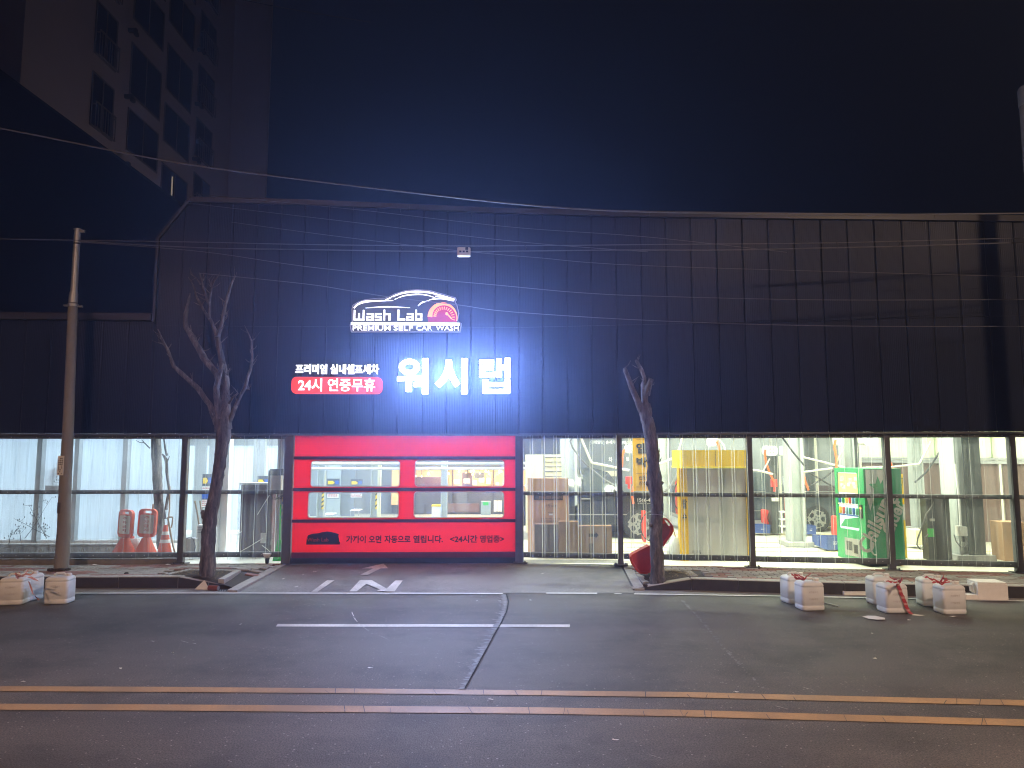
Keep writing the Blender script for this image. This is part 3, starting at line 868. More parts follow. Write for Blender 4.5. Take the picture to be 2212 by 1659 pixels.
# copings
def coping(side, us, h, out, zf):
    M = ML if side == 'L' else MR
    for a, b2 in zip(us, us[1:]):
        mb = MB(M); za, zb = zf(a), zf(b2)
        mb.add([(a,-out,za),(b2-.004,-out,zb),(b2-.004,.3,zb),(a,.3,za),(a,-out,za+h),(b2-.004,-out,zb+h),(b2-.004,.3,zb+h),(a,.3,za+h)],
               [(0,3,2,1),(4,5,6,7),(0,1,5,4),(1,2,6,5),(2,3,7,6),(3,0,4,7)])
        mb.build('coping', M_['coping'], bld)
uc = u_left+.55
coping('L', [uc + (0-uc)*k/3 for k in range(4)], .10, .07, lambda u: roof_z(u,'L')+.002)
coping('R', [u_end*k/5 for k in range(6)], .11, .07, lambda u: roof_z(u,'R')+.002)
mb = MB(ML); mb.add([(u_left-.06,-.07,6.3),(u_left+.0,-.07,6.3),(u_left+.56,-.07,7.06),(u_left+.5,-.07,7.08)] + [(u_left-.06,.3,6.3),(u_left+.0,.3,6.3),(u_left+.56,.3,7.06),(u_left+.5,.3,7.08)],
   [(0,1,2,3),(4,7,6,5),(0,4,5,1),(1,5,6,2),(2,6,7,3),(3,7,4,0)]); mb.build('coping', M_['coping'], bld)
mb = MB(ML); mb.box(u_left-.05, u_left+.0, -.06, .1, 4.7, 6.32); mb.build('corner_trim', M_['coping'], bld)
coping('L', [u_left-7.2, u_left-4.8, u_left-2.4, u_left-.06], .13, .10, lambda u: 4.725)
# drip edge under the cladding
for side, u0, u1, z in (('L', u_left-7.2, 0, ZO), ('R', 0, u_end, ZO2)):
    M = ML if side == 'L' else MR
    mb = MB(M); mb.box(u0, u1, -.045, .16, z-.035, z-.002); mb.build('drip_edge', M_['frame'], bld)

# posts, rails and sheets of the glazed bays
def post(px_c, w, side, z0=ZS-.02, z1=None):
    M = ML if side == 'L' else MR
    u = fu(px_c, 1065, side)[0]
    z1 = z1 or ((ZO if side == 'L' else ZO2) - .037)
    mb = MB(M); mb.box(u-w/2, u+w/2, .0, .10, z0, z1)
    mb.build('post', M_['frame'], bld); return u
posts = {}
posts['a'] = post(-330, .10, 'L'); posts['b'] = post(394.5, .11, 'L'); posts['c'] = post(617, .10, 'L'); 
posts['d'] = post(1124, .10, 'R'); posts['e'] = post(1339, .10, 'R'); posts['f'] = post(1622, .10, 'R')
posts['g'] = post(1921, .11, 'R'); posts['h'] = post(2194, .11, 'R'); posts['i'] = post(2560, .10, 'R')
for nm in ('b', 'd', 'e', 'f', 'g', 'h'):
    side = 'L' if nm == 'b' else 'R'; M = ML if side == 'L' else MR; u = posts[nm]
    mb = MB(M); mb.box(u-.13, u+.13, -.06, .14, ZS-.01, ZS+.012)
    for q in (-.09, .09): mb.cyl(u+q, -.03, ZS+.012, ZS+.04, .014, n=6)
    mb.build('base_plate', M_['frame'], bld)
zt_ = lambda s: (ZO if s == 'L' else ZO2)
def rib_profile(u0, u1, step=.232):
    pts = []; u = u0; n = max(1, round((u1-u0)/step)); st = (u1-u0)/n
    for i in range(n):
        a = u0 + i*st
        pts += [(a, 0), (a + st*.68, 0.0), (a + st*.75, -.026), (a + st*.89, -.026), (a + st*.96, 0)]
    pts.append((u1, 0)); return pts
def bay(u0, u1, side, z_bot, z_top, z_mid, z_sill):
    M = ML if side == 'L' else MR
    for z0, z1, nm in ((z_mid-.036, z_mid+.036, 'rail'), (z_sill-.05, z_sill+.045, 'rail'), (z_top-.10, z_top-.037, 'rail')):
        mb = MB(M); mb.box(u0+.055, u1-.055, .012, .075, z0, z1); mb.build(nm, M_['frame'], bld)
    pr = rib_profile(u0+.03, u1-.03); mb = MB(M)
    n = len(pr)
    ptop = z_top - .03
    vs_ = [(u, v-.012, z_bot) for u, v in pr] + [(u, v-.012, ptop) for u, v in pr]
    mb.add(vs_, [(i, i+1, n+i+1, n+i) for i in range(n-1)])
    mb.build('corrugated_sheet', M_['sheet'], bld)
    sc = MB(M)                                # screws at the head and rail
    for k in range(0, n-1, 5):
        for z in (z_top-.07, z_mid, z_sill):
            if random.random() < .8: sc.box(pr[k][0]+.08, pr[k][0]+.096, -.020, -.013, z-.006, z+.006)
    o = sc.build('screw', M_['galv'], bld); o['kind'] = 'stuff'
def zf(px, py, s=None): return fu(px, py, s)[1]
bay(posts['a'], posts['b'], 'L', zf(150,1209), ZO, zf(150,1063), zf(150,1200))
bay(posts['b'], posts['c'], 'L', zf(520,1208), ZO, zf(520,1063), zf(520,1198))
bay(posts['d'], posts['e'], 'R', zf(1230,1206), ZO2, zf(1230,1066.5), zf(1230,1200))
bay(posts['e'], posts['f'], 'R', zf(1480,1211), ZO2, zf(1480,1068.5), zf(1480,1204))
bay(posts['f'], posts['g'], 'R', zf(1770,1215), ZO2, zf(1770,1070.5), zf(1770,1210))
bay(posts['g'], posts['h'], 'R', zf(2050,1222), ZO2, zf(2050,1073), zf(2050,1217))
bay(posts['h'], posts['i'], 'R', zf(2050,1222), ZO2, zf(2050,1073), zf(2050,1217))
# low wall strip under the left bay
mb = MB(ML); mb.box(posts['a'], posts['b']-.06, .0, .10, ZS-.02, zf(150,1208)); mb.build('plinth', M_['gutter'], bld)

# roll door
dx0, dx1 = fu(632, 1065, 'L')[0], fu(1116, 1065, 'L')[0]
Zd = lambda yz: zf(876, 905.2 + .2728*yz, 'L')
Ud = lambda xz: dx0 + (dx1-dx0)*(xz-205)/(1980-205)
door = bpy.data.objects.new('roll_door', None); C.objects.link(door); door.parent = bld
def dpart(name, mb, m, smooth=False): return mb.build(name, m, door, smooth)
def dpanel(z0, z1, holes):
    v, f = fill_geo([[(dx0,z0),(dx1,z0),(dx1,z1),(dx0,z1)]] + [h[::-1] for h in holes], .012)
    mb = MB(ML); mb.add(v, f, T(0, .055, 0)); dpart('door_panel', mb, M_['door_red'])
dpanel(Zd(296), Zd(126), [])
wins = [(Ud(340), Ud(1045), Zd(535), Zd(333)), (Ud(1168), Ud(1880), Zd(533), Zd(328)), (Ud(325), Ud(1040), Zd(783), Zd(580)), (Ud(1162), Ud(1878), Zd(783), Zd(578))]
dpanel(Zd(546), Zd(320), [rrect(*wins[0], .06), rrect(*wins[1], .06)])
dpanel(Zd(796), Zd(570), [rrect(*wins[2], .06), rrect(*wins[3], .06)])
dpanel(Zd(1056), Zd(820), [])
for w in wins:
    v, f = fill_geo([rrect(w[0]-.012, w[1]+.012, w[2]-.012, w[3]+.012, .07)], .003)
    mb = MB(ML); mb.add(v, f, T(0, .070, 0)); dpart('door_window', mb, M_['pvc'])
    v, f = fill_geo([rrect(w[0]-.008, w[1]+.008, w[2]-.008, w[3]+.008, .066), rrect(w[0]+.008, w[1]-.008, w[2]+.008, w[3]-.008, .054)[::-1]], .006)
    mb = MB(ML); mb.add(v, f, T(0, .047, 0)); dpart('window_rim', mb, M_['pipe_white'])
for z in (308, 558, 808):
    mb = MB(ML); mb.box(dx0-.02, dx1+.0, .03, .09, Zd(z+12), Zd(z-12)); dpart('door_bar', mb, M_['door_bar'])
M_['skirt'] = mat('dark_red_skirt', (.13, .012, .03), .6, var=.2)
mb = MB(ML); mb.box(dx0, dx1, .04, .10, Zd(1100), Zd(1057)); dpart('bottom_skirt', mb, M_['skirt'])
mb = MB(ML); mb.box(dx0-.01, dx1, .045, .095, ZS-.012, Zd(1101)); dpart('rubber_seal', mb, M_['black'])
for u, s in ((dx0-.055, 1), (dx1+.022, -1)):
    mb = MB(ML); mb.box(u-.045, u+.045, -.02, .14, ZS-.01, ZO-.037); mb.build('door_post', M_['frame'], bld)
def dtext(txt, x0, x1, y0, y1, bold):
    mb = MB(ML); v, f = text_geo(txt, Ud(x1)-Ud(x0), Zd(y0)-Zd(y1), .003, bold)
    mb.add(v, f, T(Ud(x0), .0515, Zd(y1))); dpart('door_lettering', mb, M_['black_print'])
for tx, x0, x1 in (('가까이',630,785),('오면',808,908),('자동으로',932,1138),('열립니다.',1160,1395),('<24시간',1450,1668),('영업중>',1688,1880)): dtext(tx, x0, x1, 924, 984, .030)
lg = [(318,995),(318,975),(322,940),(330,920),(370,908),(410,905),(440,896),(480,891),(520,897),(572,912),(568,925),(574,950),(576,972),(582,975),(582,995)]
v, f = fill_geo([[(Ud(x), Zd(y)) for x, y in lg]], .002)
mb = MB(ML); mb.add(v, f, T(0, .0525, 0)); dpart('door_logo', mb, M_['black_print'])
mb = MB(ML)
v, f = text_geo('Wash Lab', Ud(492)-Ud(324), Zd(941)-Zd(970), .002, .006); mb.add(v, f, T(Ud(324), .0495, Zd(970)))
dpart('door_logo_lettering', mb, M_['door_red'])
# ------------------------------------------------------------------ lit signs on the cladding
PS = lambda x, y: (603.5 + .248*x, 603.5 + .248*y)
def su(x, y): return fu(*PS(x, y), 'L')
# three big channel letters
o1 = su(1520, 1005)
sg = thing('channel_letter_sign', 'three large white lit Korean letters above the red door', 'sign', ML @ Vector((o1[0], -.1, o1[1])))
def ell(cx, cz, rx, rz, n=28): return [(cx + rx*math.cos(2*math.pi*k/n), cz + rz*math.sin(2*math.pi*k/n)) for k in range(n)]
GL = (([[ell(1141,772,90,70), ell(1141,772,42,28)], [[(1035,855),(1245,842),(1245,884),(1035,893)]], [[(1110,880),(1160,878),(1160,985),(1110,985)]], [[(1180,903),(1256,900),(1256,940),(1180,943)]], [[(1253,697),(1305,697),(1305,1005),(1250,1005)]]]),
      ([[[(1455,708),(1505,708),(1512,780),(1534,842),(1576,915),(1537,947),(1500,895),(1481,855),(1455,900),(1398,950),(1360,915),(1405,868),(1438,812),(1452,760)]], [[(1590,697),(1640,697),(1640,1005),(1588,1005)]]]),
      ([[[(1742,708),(1866,708),(1866,800),(1791,800),(1791,822),(1882,814),(1884,856),(1742,862),(1742,762),(1818,762),(1818,746),(1742,746)]], [[(1893,700),(1932,700),(1932,755),(1964,755),(1964,692),(2008,692),(2008,868),(1964,868),(1964,796),(1932,796),(1932,862),(1893,862)]],
        [[(1772,880),(1820,880),(1820,905),(1960,905),(1960,880),(2008,880),(2008,1000),(1772,1000)], [(1820,940),(1820,964),(1960,964),(1960,940)]]]))
for strokes in GL:
    mb = MB(ML)
    for q, ol in enumerate(strokes):
        v, f = fill_geo([[su(*p) for p in o_] for o_ in ol], .07 + q*.0006); mb.add(v, f, T(0, -.155 - q*.0006, 0))
    o = mb.build('letter', M_['e_letter'], sg); o.data.materials.append(M_['letter_side'])
    nf = Vector((ML[0][1], ML[1][1], 0))
    for p_ in o.data.polygons: p_.material_index = 0 if p_.normal.dot(nf) < -.9 else 1
for (x0, x1) in ((1035,1305),(1370,1640),(1740,2008)):      # the lamps of the three letters
    p_, q_ = su(x0, 1000), su(x1, 700)
    l = bpy.data.lights.new('letter_lamp', 'AREA'); l.shape = 'RECTANGLE'; l.size = (q_[0]-p_[0])*.9; l.size_y = (q_[1]-p_[1])*.9; l.energy = 215; l.color = (.42, .56, 1.0)
    o = bpy.data.objects.new('letter_lamp', l); C.objects.link(o); o.parent = sg
    o.location = ML @ Vector(((p_[0]+q_[0])/2, -.18, (p_[1]+q_[1])/2)) - Vector(sg.location)
    o.rotation_euler = (R(-90), 0, math.atan2(ML[1][0], ML[0][0]))
# small line of text and the red box
o2 = su(510, 828)
tg = thing('lit_text_sign', 'small white lit Korean text line above the red sign box', 'sign', ML @ Vector((o2[0], -.08, o2[1])))
a, b2 = su(150, 828), su(875, 745)
word = '프리미엄 실내셀프세차'
v, f = text_geo(word, b2[0]-a[0], b2[1]-a[1], .05, .014)
mb = MB(ML); mb.add(v, f, T(a[0], -.11, a[1])); mb.build('lettering', M_['e_tag'], tg)
o3 = su(510, 1000)
rb = thing('red_light_box', 'rounded red light box sign with white lettering 24시', 'sign', ML @ Vector((o3[0], -.08, o3[1])))
a, b2 = su(118, 1000), su(903, 857)
v, f = fill_geo([rrect(a[0], b2[0], a[1], b2[1], .09)], .08)
mb = MB(ML); mb.add(v, f, T(0, -.12, 0)); mb.build('box', M_['e_redbox'], rb)
a, b2 = su(180, 980), su(845, 870)
v, f = text_geo('24시 연중무휴', b2[0]-a[0], b2[1]-a[1], .02, .014)
mb = MB(ML); mb.add(v, f, T(a[0], -.142, a[1])); mb.build('lettering', M_['e_onred'], rb)
# car logo
o4 = su(1100, 465)
ls = thing('car_logo_sign', 'lit car outline logo sign with speed gauge, Wash Lab', 'sign', ML @ Vector((o4[0], -.08, o4[1])))
outl = [(640,462),(630,400),(648,380),(645,270),(655,235),(700,208),(760,188),(850,178),(930,176),(1010,140),(1100,112),(1200,104),(1310,110),(1410,138),(1530,172),(1540,190),(1528,206),(1545,235),(1560,300),(1550,370),(1580,388),(1580,408),(1572,462)]
def pl(pts): return [su(x, y) for x, y in pts]
v, f = fill_geo([pl(outl)], .05); mb = MB(ML); mb.add(v, f, T(0, -.105, 0)); mb.build('back_plate', M_['logo_plate'], ls)
cxo, cyo = 1090, 300
big = [(cxo+(x-cxo)*1.016, cyo+(y-cyo)*1.03) for x, y in outl]
v, f = fill_geo([pl(big), pl(outl)[::-1]], .05); mb = MB(ML); mb.add(v, f, T(0, -.110, 0)); mb.build('plate_rim', M_['logo_rim'], ls)
def stroke(pts, w):
    """tapered stroke outline in zoom coordinates"""
    pts = [Vector(p) for p in pts]; n = len(pts)
    fine = []
    for i in range(n-1):
        p0, p1, p2, p3 = pts[max(i-1,0)], pts[i], pts[i+1], pts[min(i+2,n-1)]
        for k in range(6):
            t = k/6; fine.append(.5*((2*p1)+(p2-p0)*t+(2*p0-5*p1+4*p2-p3)*t*t+(3*p1-p0-3*p2+p3)*t**3))
    fine.append(pts[-1]); m = len(fine); l, r = [], []
    for i, p in enumerate(fine):
        d = (fine[min(i+1,m-1)]-fine[max(i-1,0)]).normalized(); nn = Vector((-d.y, d.x))
        s = i/(m-1); ww = w[0] + (w[1]-w[0])*min(1, s*2) if s < .5 else w[1] + (w[2]-w[1])*(s*2-1)
        l.append(p+nn*ww/2); r.append(p-nn*ww/2)
    return [tuple(q) for q in l + r[::-1]]
mb = MB(ML)
for pts, w in (([(660,262),(690,232),(750,208),(850,200),(1000,196)], (9,16,4)), ([(935,191),(1020,152),(1100,128),(1200,120),(1310,127),(1410,153),(1530,186)], (7,15,7)),
               ([(1010,188),(1090,156),(1200,143),(1290,150),(1362,173)], (4,9,3)), ([(1362,158),(1440,172),(1525,198)], (3,9,6)), ([(1308,193),(1350,183),(1420,180),(1520,199)], (3,9,7)),
               ([(1213,243),(1250,213),(1308,198)], (4,11,3)), ([(760,261),(950,250),(1145,259)], (2,9,2))):
    v, f = fill_geo([pl(stroke(pts, w))], .03); mb.add(v, f, T(0, -.14, 0))
a, b2 = su(635, 406), su(1572, 389); mb.box(a[0], b2[0], -.14, -.106, a[1], b2[1])
mb.build('logo_line', M_['e_logo'], ls)
mb = MB(ML)
a, b2 = su(656, 368), su(1255, 275)
# squared hand-built letters for the logo word
def sq(cx0, segs, s=1.0):
    out = []
    for (x0, y0, x1, y1) in segs:
        if x1-x0 > 17 and y1-y0 > 17: pass
        p, q = su(cx0 + x0, 368 - y0), su(cx0 + x1, 368 - y1)
        mb.box(p[0], q[0], -.14 - random.uniform(0, .001), -.106, min(p[1], q[1]), max(p[1], q[1]))
B = 19
B = 14
sq(658, [(0,0,B,90),(0,0,92,13),(39,0,39+B,62),(78,0,92,90)])                     # W
sq(768, [(0,0,B,36),(0,0,60,11),(46,0,60,61),(4,50,60,61),(0,25,60,36)])           # a
sq(842, [(0,0,56,11),(43,0,56,36),(0,25,56,36),(0,25,13,61),(0,50,56,61)])         # s
sq(916, [(0,0,B,92),(0,48,60,60),(42,0,60,60)])                                    # h
sq(1036, [(0,0,B+2,92),(0,0,66,16)])                                               # L
sq(1114, [(0,0,B,36),(0,0,60,11),(46,0,60,61),(4,50,60,61),(0,25,60,36)])          # a
sq(1190, [(0,0,B,92),(0,0,60,14),(42,0,60,60),(0,48,60,60)])                       # b
mb.build('logo_word', M_['e_logo'], ls)
for wd_, x0, x1 in (('PREMIUM',650,975),('SELF',1003,1170),('CAR',1197,1335),('WASH',1367,1565)):
    a, b2 = su(x0, 454), su(x1, 413)
    v, f = text_geo(wd_, b2[0]-a[0], b2[1]-a[1], .02, .004)
    mb = MB(ML); mb.add(v, f, T(a[0], -.13, a[1])); mb.build('logo_lettering', M_['e_logo'], ls)
def gz(r, ang): return (1425 + r*math.cos(R(ang)), 342 - r*math.sin(R(ang)))
v, f = fill_geo([pl([gz(128, a_) for a_ in range(-20, 191, 7)] + [(1300,378),(1530,378)])], .012)
mb = MB(ML); mb.add(v, f, T(0, -.118, 0)); mb.build('gauge_face', M_['e_gauge'], ls)
mb = MB(ML)
arc = [gz(128, a_) for a_ in range(178, -22, -8)]
inn = [gz(128 - (34*max(0, (a_)/180) + 7), a_) for a_ in range(178, -22, -8)]
v, f = fill_geo([pl(arc + inn[::-1])], .02); mb.add(v, f, T(0, -.145, 0))
for i, a_ in enumerate(range(170, -20, -13)):
    r0, w = (55 + (170-a_)*.15, 4.6*(1-i*.045))
    r1 = 78 + (170-a_)*.17
    d = math.degrees(w/ r1)*1.2
    v, f = fill_geo([pl([gz(r0, a_-d), gz(r1, a_-d), gz(r1, a_+d), gz(r0, a_+d)])], .02); mb.add(v, f, T(0, -.143, 0))
v, f = fill_geo([pl([(1455,308),(1470,308),(1508,352),(1500,358)])], .02); mb.add(v, f, T(0, -.144, 0))
v, f = fill_geo([pl([(1462+13*math.cos(t*.6), 311+13*math.sin(t*.6)) for t in range(10)])], .02); mb.add(v, f, T(0, -.146, 0))
mb.build('gauge', M_['e_orange'], ls)

# ------------------------------------------------------------------ pole, trees, wires
def OP(px, py, Y): return onY(px, py, Y)
pb_ = onZ(131, 1231, ZS); YP = pb_.y
def rp(px, py, w):
    p = OP(px, py, YP); return w/2 * p.y/F * p.y/math.hypot(p.x, p.y)
pole = thing('utility_pole', 'grey concrete utility pole standing on the left pavement with thin steel top', 'pole', pb_)
mb = MB(); pts = [(132,1231,33),(138,1150,31),(141,1050,28),(147,930,25.5),(153,780,23.5),(157.5,655,22)]
mb.tube([OP(x, y, YP) for x, y, w in pts], [rp(x, y, w) for x, y, w in pts], 20); mb.build('shaft', M_['conc_pole'], pole, True)
mb = MB(); pts = [(157.7,654,22),(159,636,21),(160,628,17),(164.5,545,16),(168,495,16)]
mb.tube([OP(x, y, YP) for x, y, w in pts], [rp(x, y, w) for x, y, w in pts], 16); mb.build('steel_top', M_['galv'], pole, True)
mb = MB(); p = OP(158, 658, YP); mb.lathe(p.x, p.y, [(.084,p.z-.04),(.088,p.z-.035),(.088,p.z+.005),(.084,p.z+.01)]); mb.box(p.x-.17, p.x-.10, p.y-.02, p.y+.02, p.z-.03, p.z+.0); mb.box(p.x+.10, p.x+.17, p.y-.02, p.y+.02, p.z-.05, p.z-.02); mb.build('clamp', M_['galv'], pole)
mb = MB(); p = OP(166.5, 528, YP); mb.lathe(p.x, p.y, [(.060,p.z),(.063,p.z+.003),(.063,p.z+.02),(.060,p.z+.023)]); mb.build('band', M_['black'], pole)
mb = MB(); p = OP(168, 497, YP); mb.lathe(p.x, p.y, [(.068,p.z),(.068,p.z+.02),(.03,p.z+.03)]); mb.box(p.x+.06, p.x+.15, p.y-.05, p.y-.02, p.z-.06, p.z-.01); mb.build('cap', M_['galv'], pole)
mb = MB(); a = OP(139.5, 1003, YP); mb.box(a.x-.06, a.x+.05, a.y-.107, a.y-.098, a.z-.19, a.z+.15); mb.build('notice', M_['paper'], pole)
mb = MB()
for k in range(9):
    for q in range(3):
        if random.random() < .75: mb.box(a.x-.045+q*.029, a.x-.045+q*.029+random.uniform(.010,.024), a.y-.1095, a.y-.1075, a.z-.17+k*.033, a.z-.17+k*.033+.018)
mb.build('notice_print', M_['dark_ink'], pole)
M_['dark_conc'] = mat('dark_pole_patch', (.12, .115, .11), .9, var=.3)
for y0, y1, r in ((1085,1108,.102),(1155,1172,.108),(985,1001,.092)):
    p, q = OP(141, y1, YP), OP(141, y0, YP)
    mb = MB(); n = 8; cx = OP(139.5+(1050-y0)*.02, y0, YP).x
    vs_ = []
    for k in range(n+1):
        t = R(200+110*k/n)
        vs_ += [(cx+r*math.cos(t)*1.0, YP+r*math.sin(t), p.z), (cx+r*math.cos(t)*1.0, YP+r*math.sin(t), q.z)]
    mb.add(vs_, [(2*k, 2*k+2, 2*k+3, 2*k+1) for k in range(n)]); mb.build('dark_patch', M_['dark_conc'], pole)
mb = MB()
for k in range(26):
    t = R(random.uniform(190, 350)); mb.box(pb_.x+math.cos(t)*.16-.03, pb_.x+math.cos(t)*.16+.03, pb_.y+math.sin(t)*.16-.03, pb_.y+math.sin(t)*.16+.03, ZS-.01, ZS+random.uniform(.01,.05))
o = mb.build('rubble', M_['soil']); o['kind'] = 'stuff'

def limb(mb, pts, Y, dy=0.0, jit=.09, n=10, spur=0):
    """pts: (px, py, width px); resampled with bark-like irregularity"""
    P, Rr = [], []
    m = len(pts)
    for i in range(m-1):
        k_n = max(2, int(math.hypot(pts[i+1][0]-pts[i][0], pts[i+1][1]-pts[i][1])/9))
        for k in range(k_n):
            t = k/k_n; f_ = (i+t)/(m-1)
            x = pts[i][0]+(pts[i+1][0]-pts[i][0])*t; y = pts[i][1]+(pts[i+1][1]-pts[i][1])*t; w = pts[i][2]+(pts[i+1][2]-pts[i][2])*t
            Yk = Y + dy*f_
            q_ = OP(x+random.uniform(-.5,.5), y, Yk); P.append(q_); Rr.append(w/2*Yk/F*Yk/math.hypot(q_.x, Yk)*random.uniform(.93,1.08))
    x, y, w = pts[-1]; P.append(OP(x, y, Y+dy)); Rr.append(w/2*(Y+dy)/F*.8)
    mb.tube(P, Rr, n, jit)
    if spur:                                    # short broken twigs and pruning stubs along the limb
        for k in range(spur):
            i = random.randint(1, len(P)-1); d = Vector((random.uniform(-1,1), random.uniform(-.8,.3), random.uniform(.2,1))).normalized()
            l_ = random.uniform(.05, .17); r0 = min(.012, Rr[i]*.5)
            mb.tube([P[i], P[i]+d*(Rr[i]+l_*.5), P[i]+d*(Rr[i]+l_)+Vector((random.uniform(-.03,.03),0,.02))], [r0, r0*.75, r0*.45], 5)
Z2 = lambda x, y, w: (x*.2976, 438.9+.2976*y, w*.30)
Z3 = lambda x, y, w: (658.3+x*.3472, 384+y*.3472, w*.3472)
tb = onZ(449, 1241, ZS); YT = tb.y
tree = thing('bare_tree', 'bare pruned street tree with several raised limbs, by the left driveway edge', 'tree', tb, 'pruned street trees')
mb = MB()
limb(mb, [(447,1262,44),(447,1246,40),(448,1236,35),(449,1190,32),(451,1150,30.5),(455,1110,29),(463,1075,27),(470,1035,26),(476,990,27),(480,960,28),(482,940,33),(483,905,34)], YT, 0, .07, 16)
limb(mb, [(446,1118,20),(440,1108,13),(437,1103,9)], YT, -.05, .2, 8)
limb(mb, [(474,990,16),(467,978,12)], YT, -.05, .15, 8)
mb.build('trunk', M_['bark'], tree, True, split=60)
for pts, dy in (([Z2(1575,1600,50),Z2(1520,1460,42),Z2(1440,1350,42),Z2(1350,1265,36),Z2(1262,1185,32),Z2(1215,1060,22),Z2(1165,960,15),Z2(1145,915,9)], -.5),
                ([Z2(1600,1330,60),Z2(1575,1235,50),Z2(1490,1140,48),Z2(1405,990,46),Z2(1350,900,40),Z2(1345,830,36),Z2(1362,740,24),Z2(1382,655,12)], .4),
                ([Z2(1635,1640,95),Z2(1632,1480,80),Z2(1632,1250,62),Z2(1605,1120,48),Z2(1580,1000,42),Z2(1578,955,50)], .1),
                ([Z2(1590,1660,70),Z2(1585,1500,58),Z2(1570,1340,46),Z2(1592,1240,40),Z2(1615,1160,34)], -.2),
                ([Z2(1660,1600,40),Z2(1720,1450,28),Z2(1780,1330,26),Z2(1812,1220,24),Z2(1832,1130,20),Z2(1826,1000,13),Z2(1800,940,9),Z2(1772,885,5)], -.3)):
    mb = MB(); limb(mb, pts, YT, dy, .10, 10, 9); mb.build('branch', M_['bark'], tree, True, split=60)
for pts, dy in (([Z2(1575,965,34),Z2(1535,860,28),Z2(1495,800,22),Z2(1430,690,17),Z2(1400,590,12),Z2(1365,535,7)], .3),
                ([Z2(1518,830,22),Z2(1518,740,19),Z2(1485,640,17),Z2(1465,570,14),Z2(1450,505,9)], .1), ([Z2(1518,750,18),Z2(1528,660,17),Z2(1548,575,14),Z2(1582,530,9)], -.2),
                ([Z2(1585,965,34),Z2(1608,880,28),Z2(1632,760,26),Z2(1660,650,22),Z2(1685,570,18),Z2(1705,530,12)], -.2),
                ([Z2(1618,865,14),Z2(1640,835,12),Z2(1655,818,6)], -.1), ([Z2(1665,1450,26),Z2(1690,1410,18),Z2(1728,1380,10)], -.2),
                ([Z2(1205,1040,14),Z2(1175,1020,12),Z2(1148,1012,7)], -.4), ([Z2(1455,590,12),Z2(1420,540,10),Z2(1385,515,6)], .1),
                ([Z2(1540,620,8),Z2(1520,560,5)], -.1), ([Z2(1826,1010,9),Z2(1840,985,5)], -.3), ([Z2(1420,1010,10),Z2(1428,975,6)], .3), ([Z2(1790,1350,10),Z2(1815,1355,4)], -.3),
                ([Z2(1660,1250,12),Z2(1640,1238,10)], 0)):
    mb = MB(); limb(mb, pts, YT, dy, .1, 7, 6); mb.build('twig', M_['bark'], tree, True, split=60)
ub = onZ(1420, 1246, ZS); YU = ub.y
tree2 = thing('topped_tree', 'topped bare tree with short stubs in front of the yellow banner', 'tree', ub, 'pruned street trees')
mb = MB()
W3 = lambda x, y, w: (1097.3+x*.2646, 905.2+y*.2646, w*.2646)
limb(mb, [W3(1220,1380,140),W3(1220,1320,135),W3(1222,1280,116),W3(1216,1100,106),W3(1208,950,100),W3(1214,800,98),W3(1218,700,100),W3(1208,600,104),W3(1195,520,124),W3(1190,430,108),W3(1185,300,108),W3(1166,170,110),W3(1140,20,100),(1396,905,26),(1393,872,27)], YU, 0, .08, 16)
limb(mb, [W3(1150,530,40),W3(1132,525,26)], YU, -.04, .2, 8)
limb(mb, [W3(1245,525,44),W3(1266,520,26)], YU, -.04, .2, 8)
limb(mb, [W3(1175,860,40),W3(1152,870,20)], YU, -.06, .2, 8)
mb.build('trunk', M_['bark'], tree2, True, split=60)
for pts, dy in (([Z3(2095,1450,48),Z3(2072,1390,40),Z3(2030,1300,36),Z3(2005,1225,30),Z3(1992,1185,26)], -.2), ([Z3(2120,1450,50),Z3(2112,1330,44),Z3(2108,1290,34),Z3(2114,1245,24),Z3(2095,1195,26),Z3(2075,1160,22),Z3(2058,1135,14)], .1),
                ([Z3(2125,1350,44),Z3(2138,1300,40),Z3(2158,1252,36)], -.1)):
    mb = MB(); limb(mb, pts, YU, dy, .09, 10, 4); mb.build('branch', M_['bark'], tree2, True, split=60)
for pts in ([W3(1240,345,10),W3(1253,315,6)], [W3(1238,270,8),W3(1236,240,4)], [W3(1150,160,10),W3(1118,150,5)], [W3(1128,345,9),W3(1112,350,4)], [W3(1160,430,8),W3(1148,425,5)]):
    mb = MB(); limb(mb, pts, YU, -.15, .1, 6); mb.build('twig', M_['bark'], tree2, True, split=60)
# wire loop round the trunk
mb = MB(); p = OP(1420, 1111, YU); rr = .125
mb.tube([(p.x+rr*math.cos(t*.5236), p.y+rr*math.sin(t*.5236), p.z + .01*math.sin(t)) for t in range(13)], .004, 5)
mb.tube([(p.x+.1, p.y-.08, p.z), (p.x+.17, p.y-.11, p.z-.06), (p.x+.22, p.y-.13, p.z-.13)], .004, 5)
mb.build('wire_tie', M_['galv'], tree2)

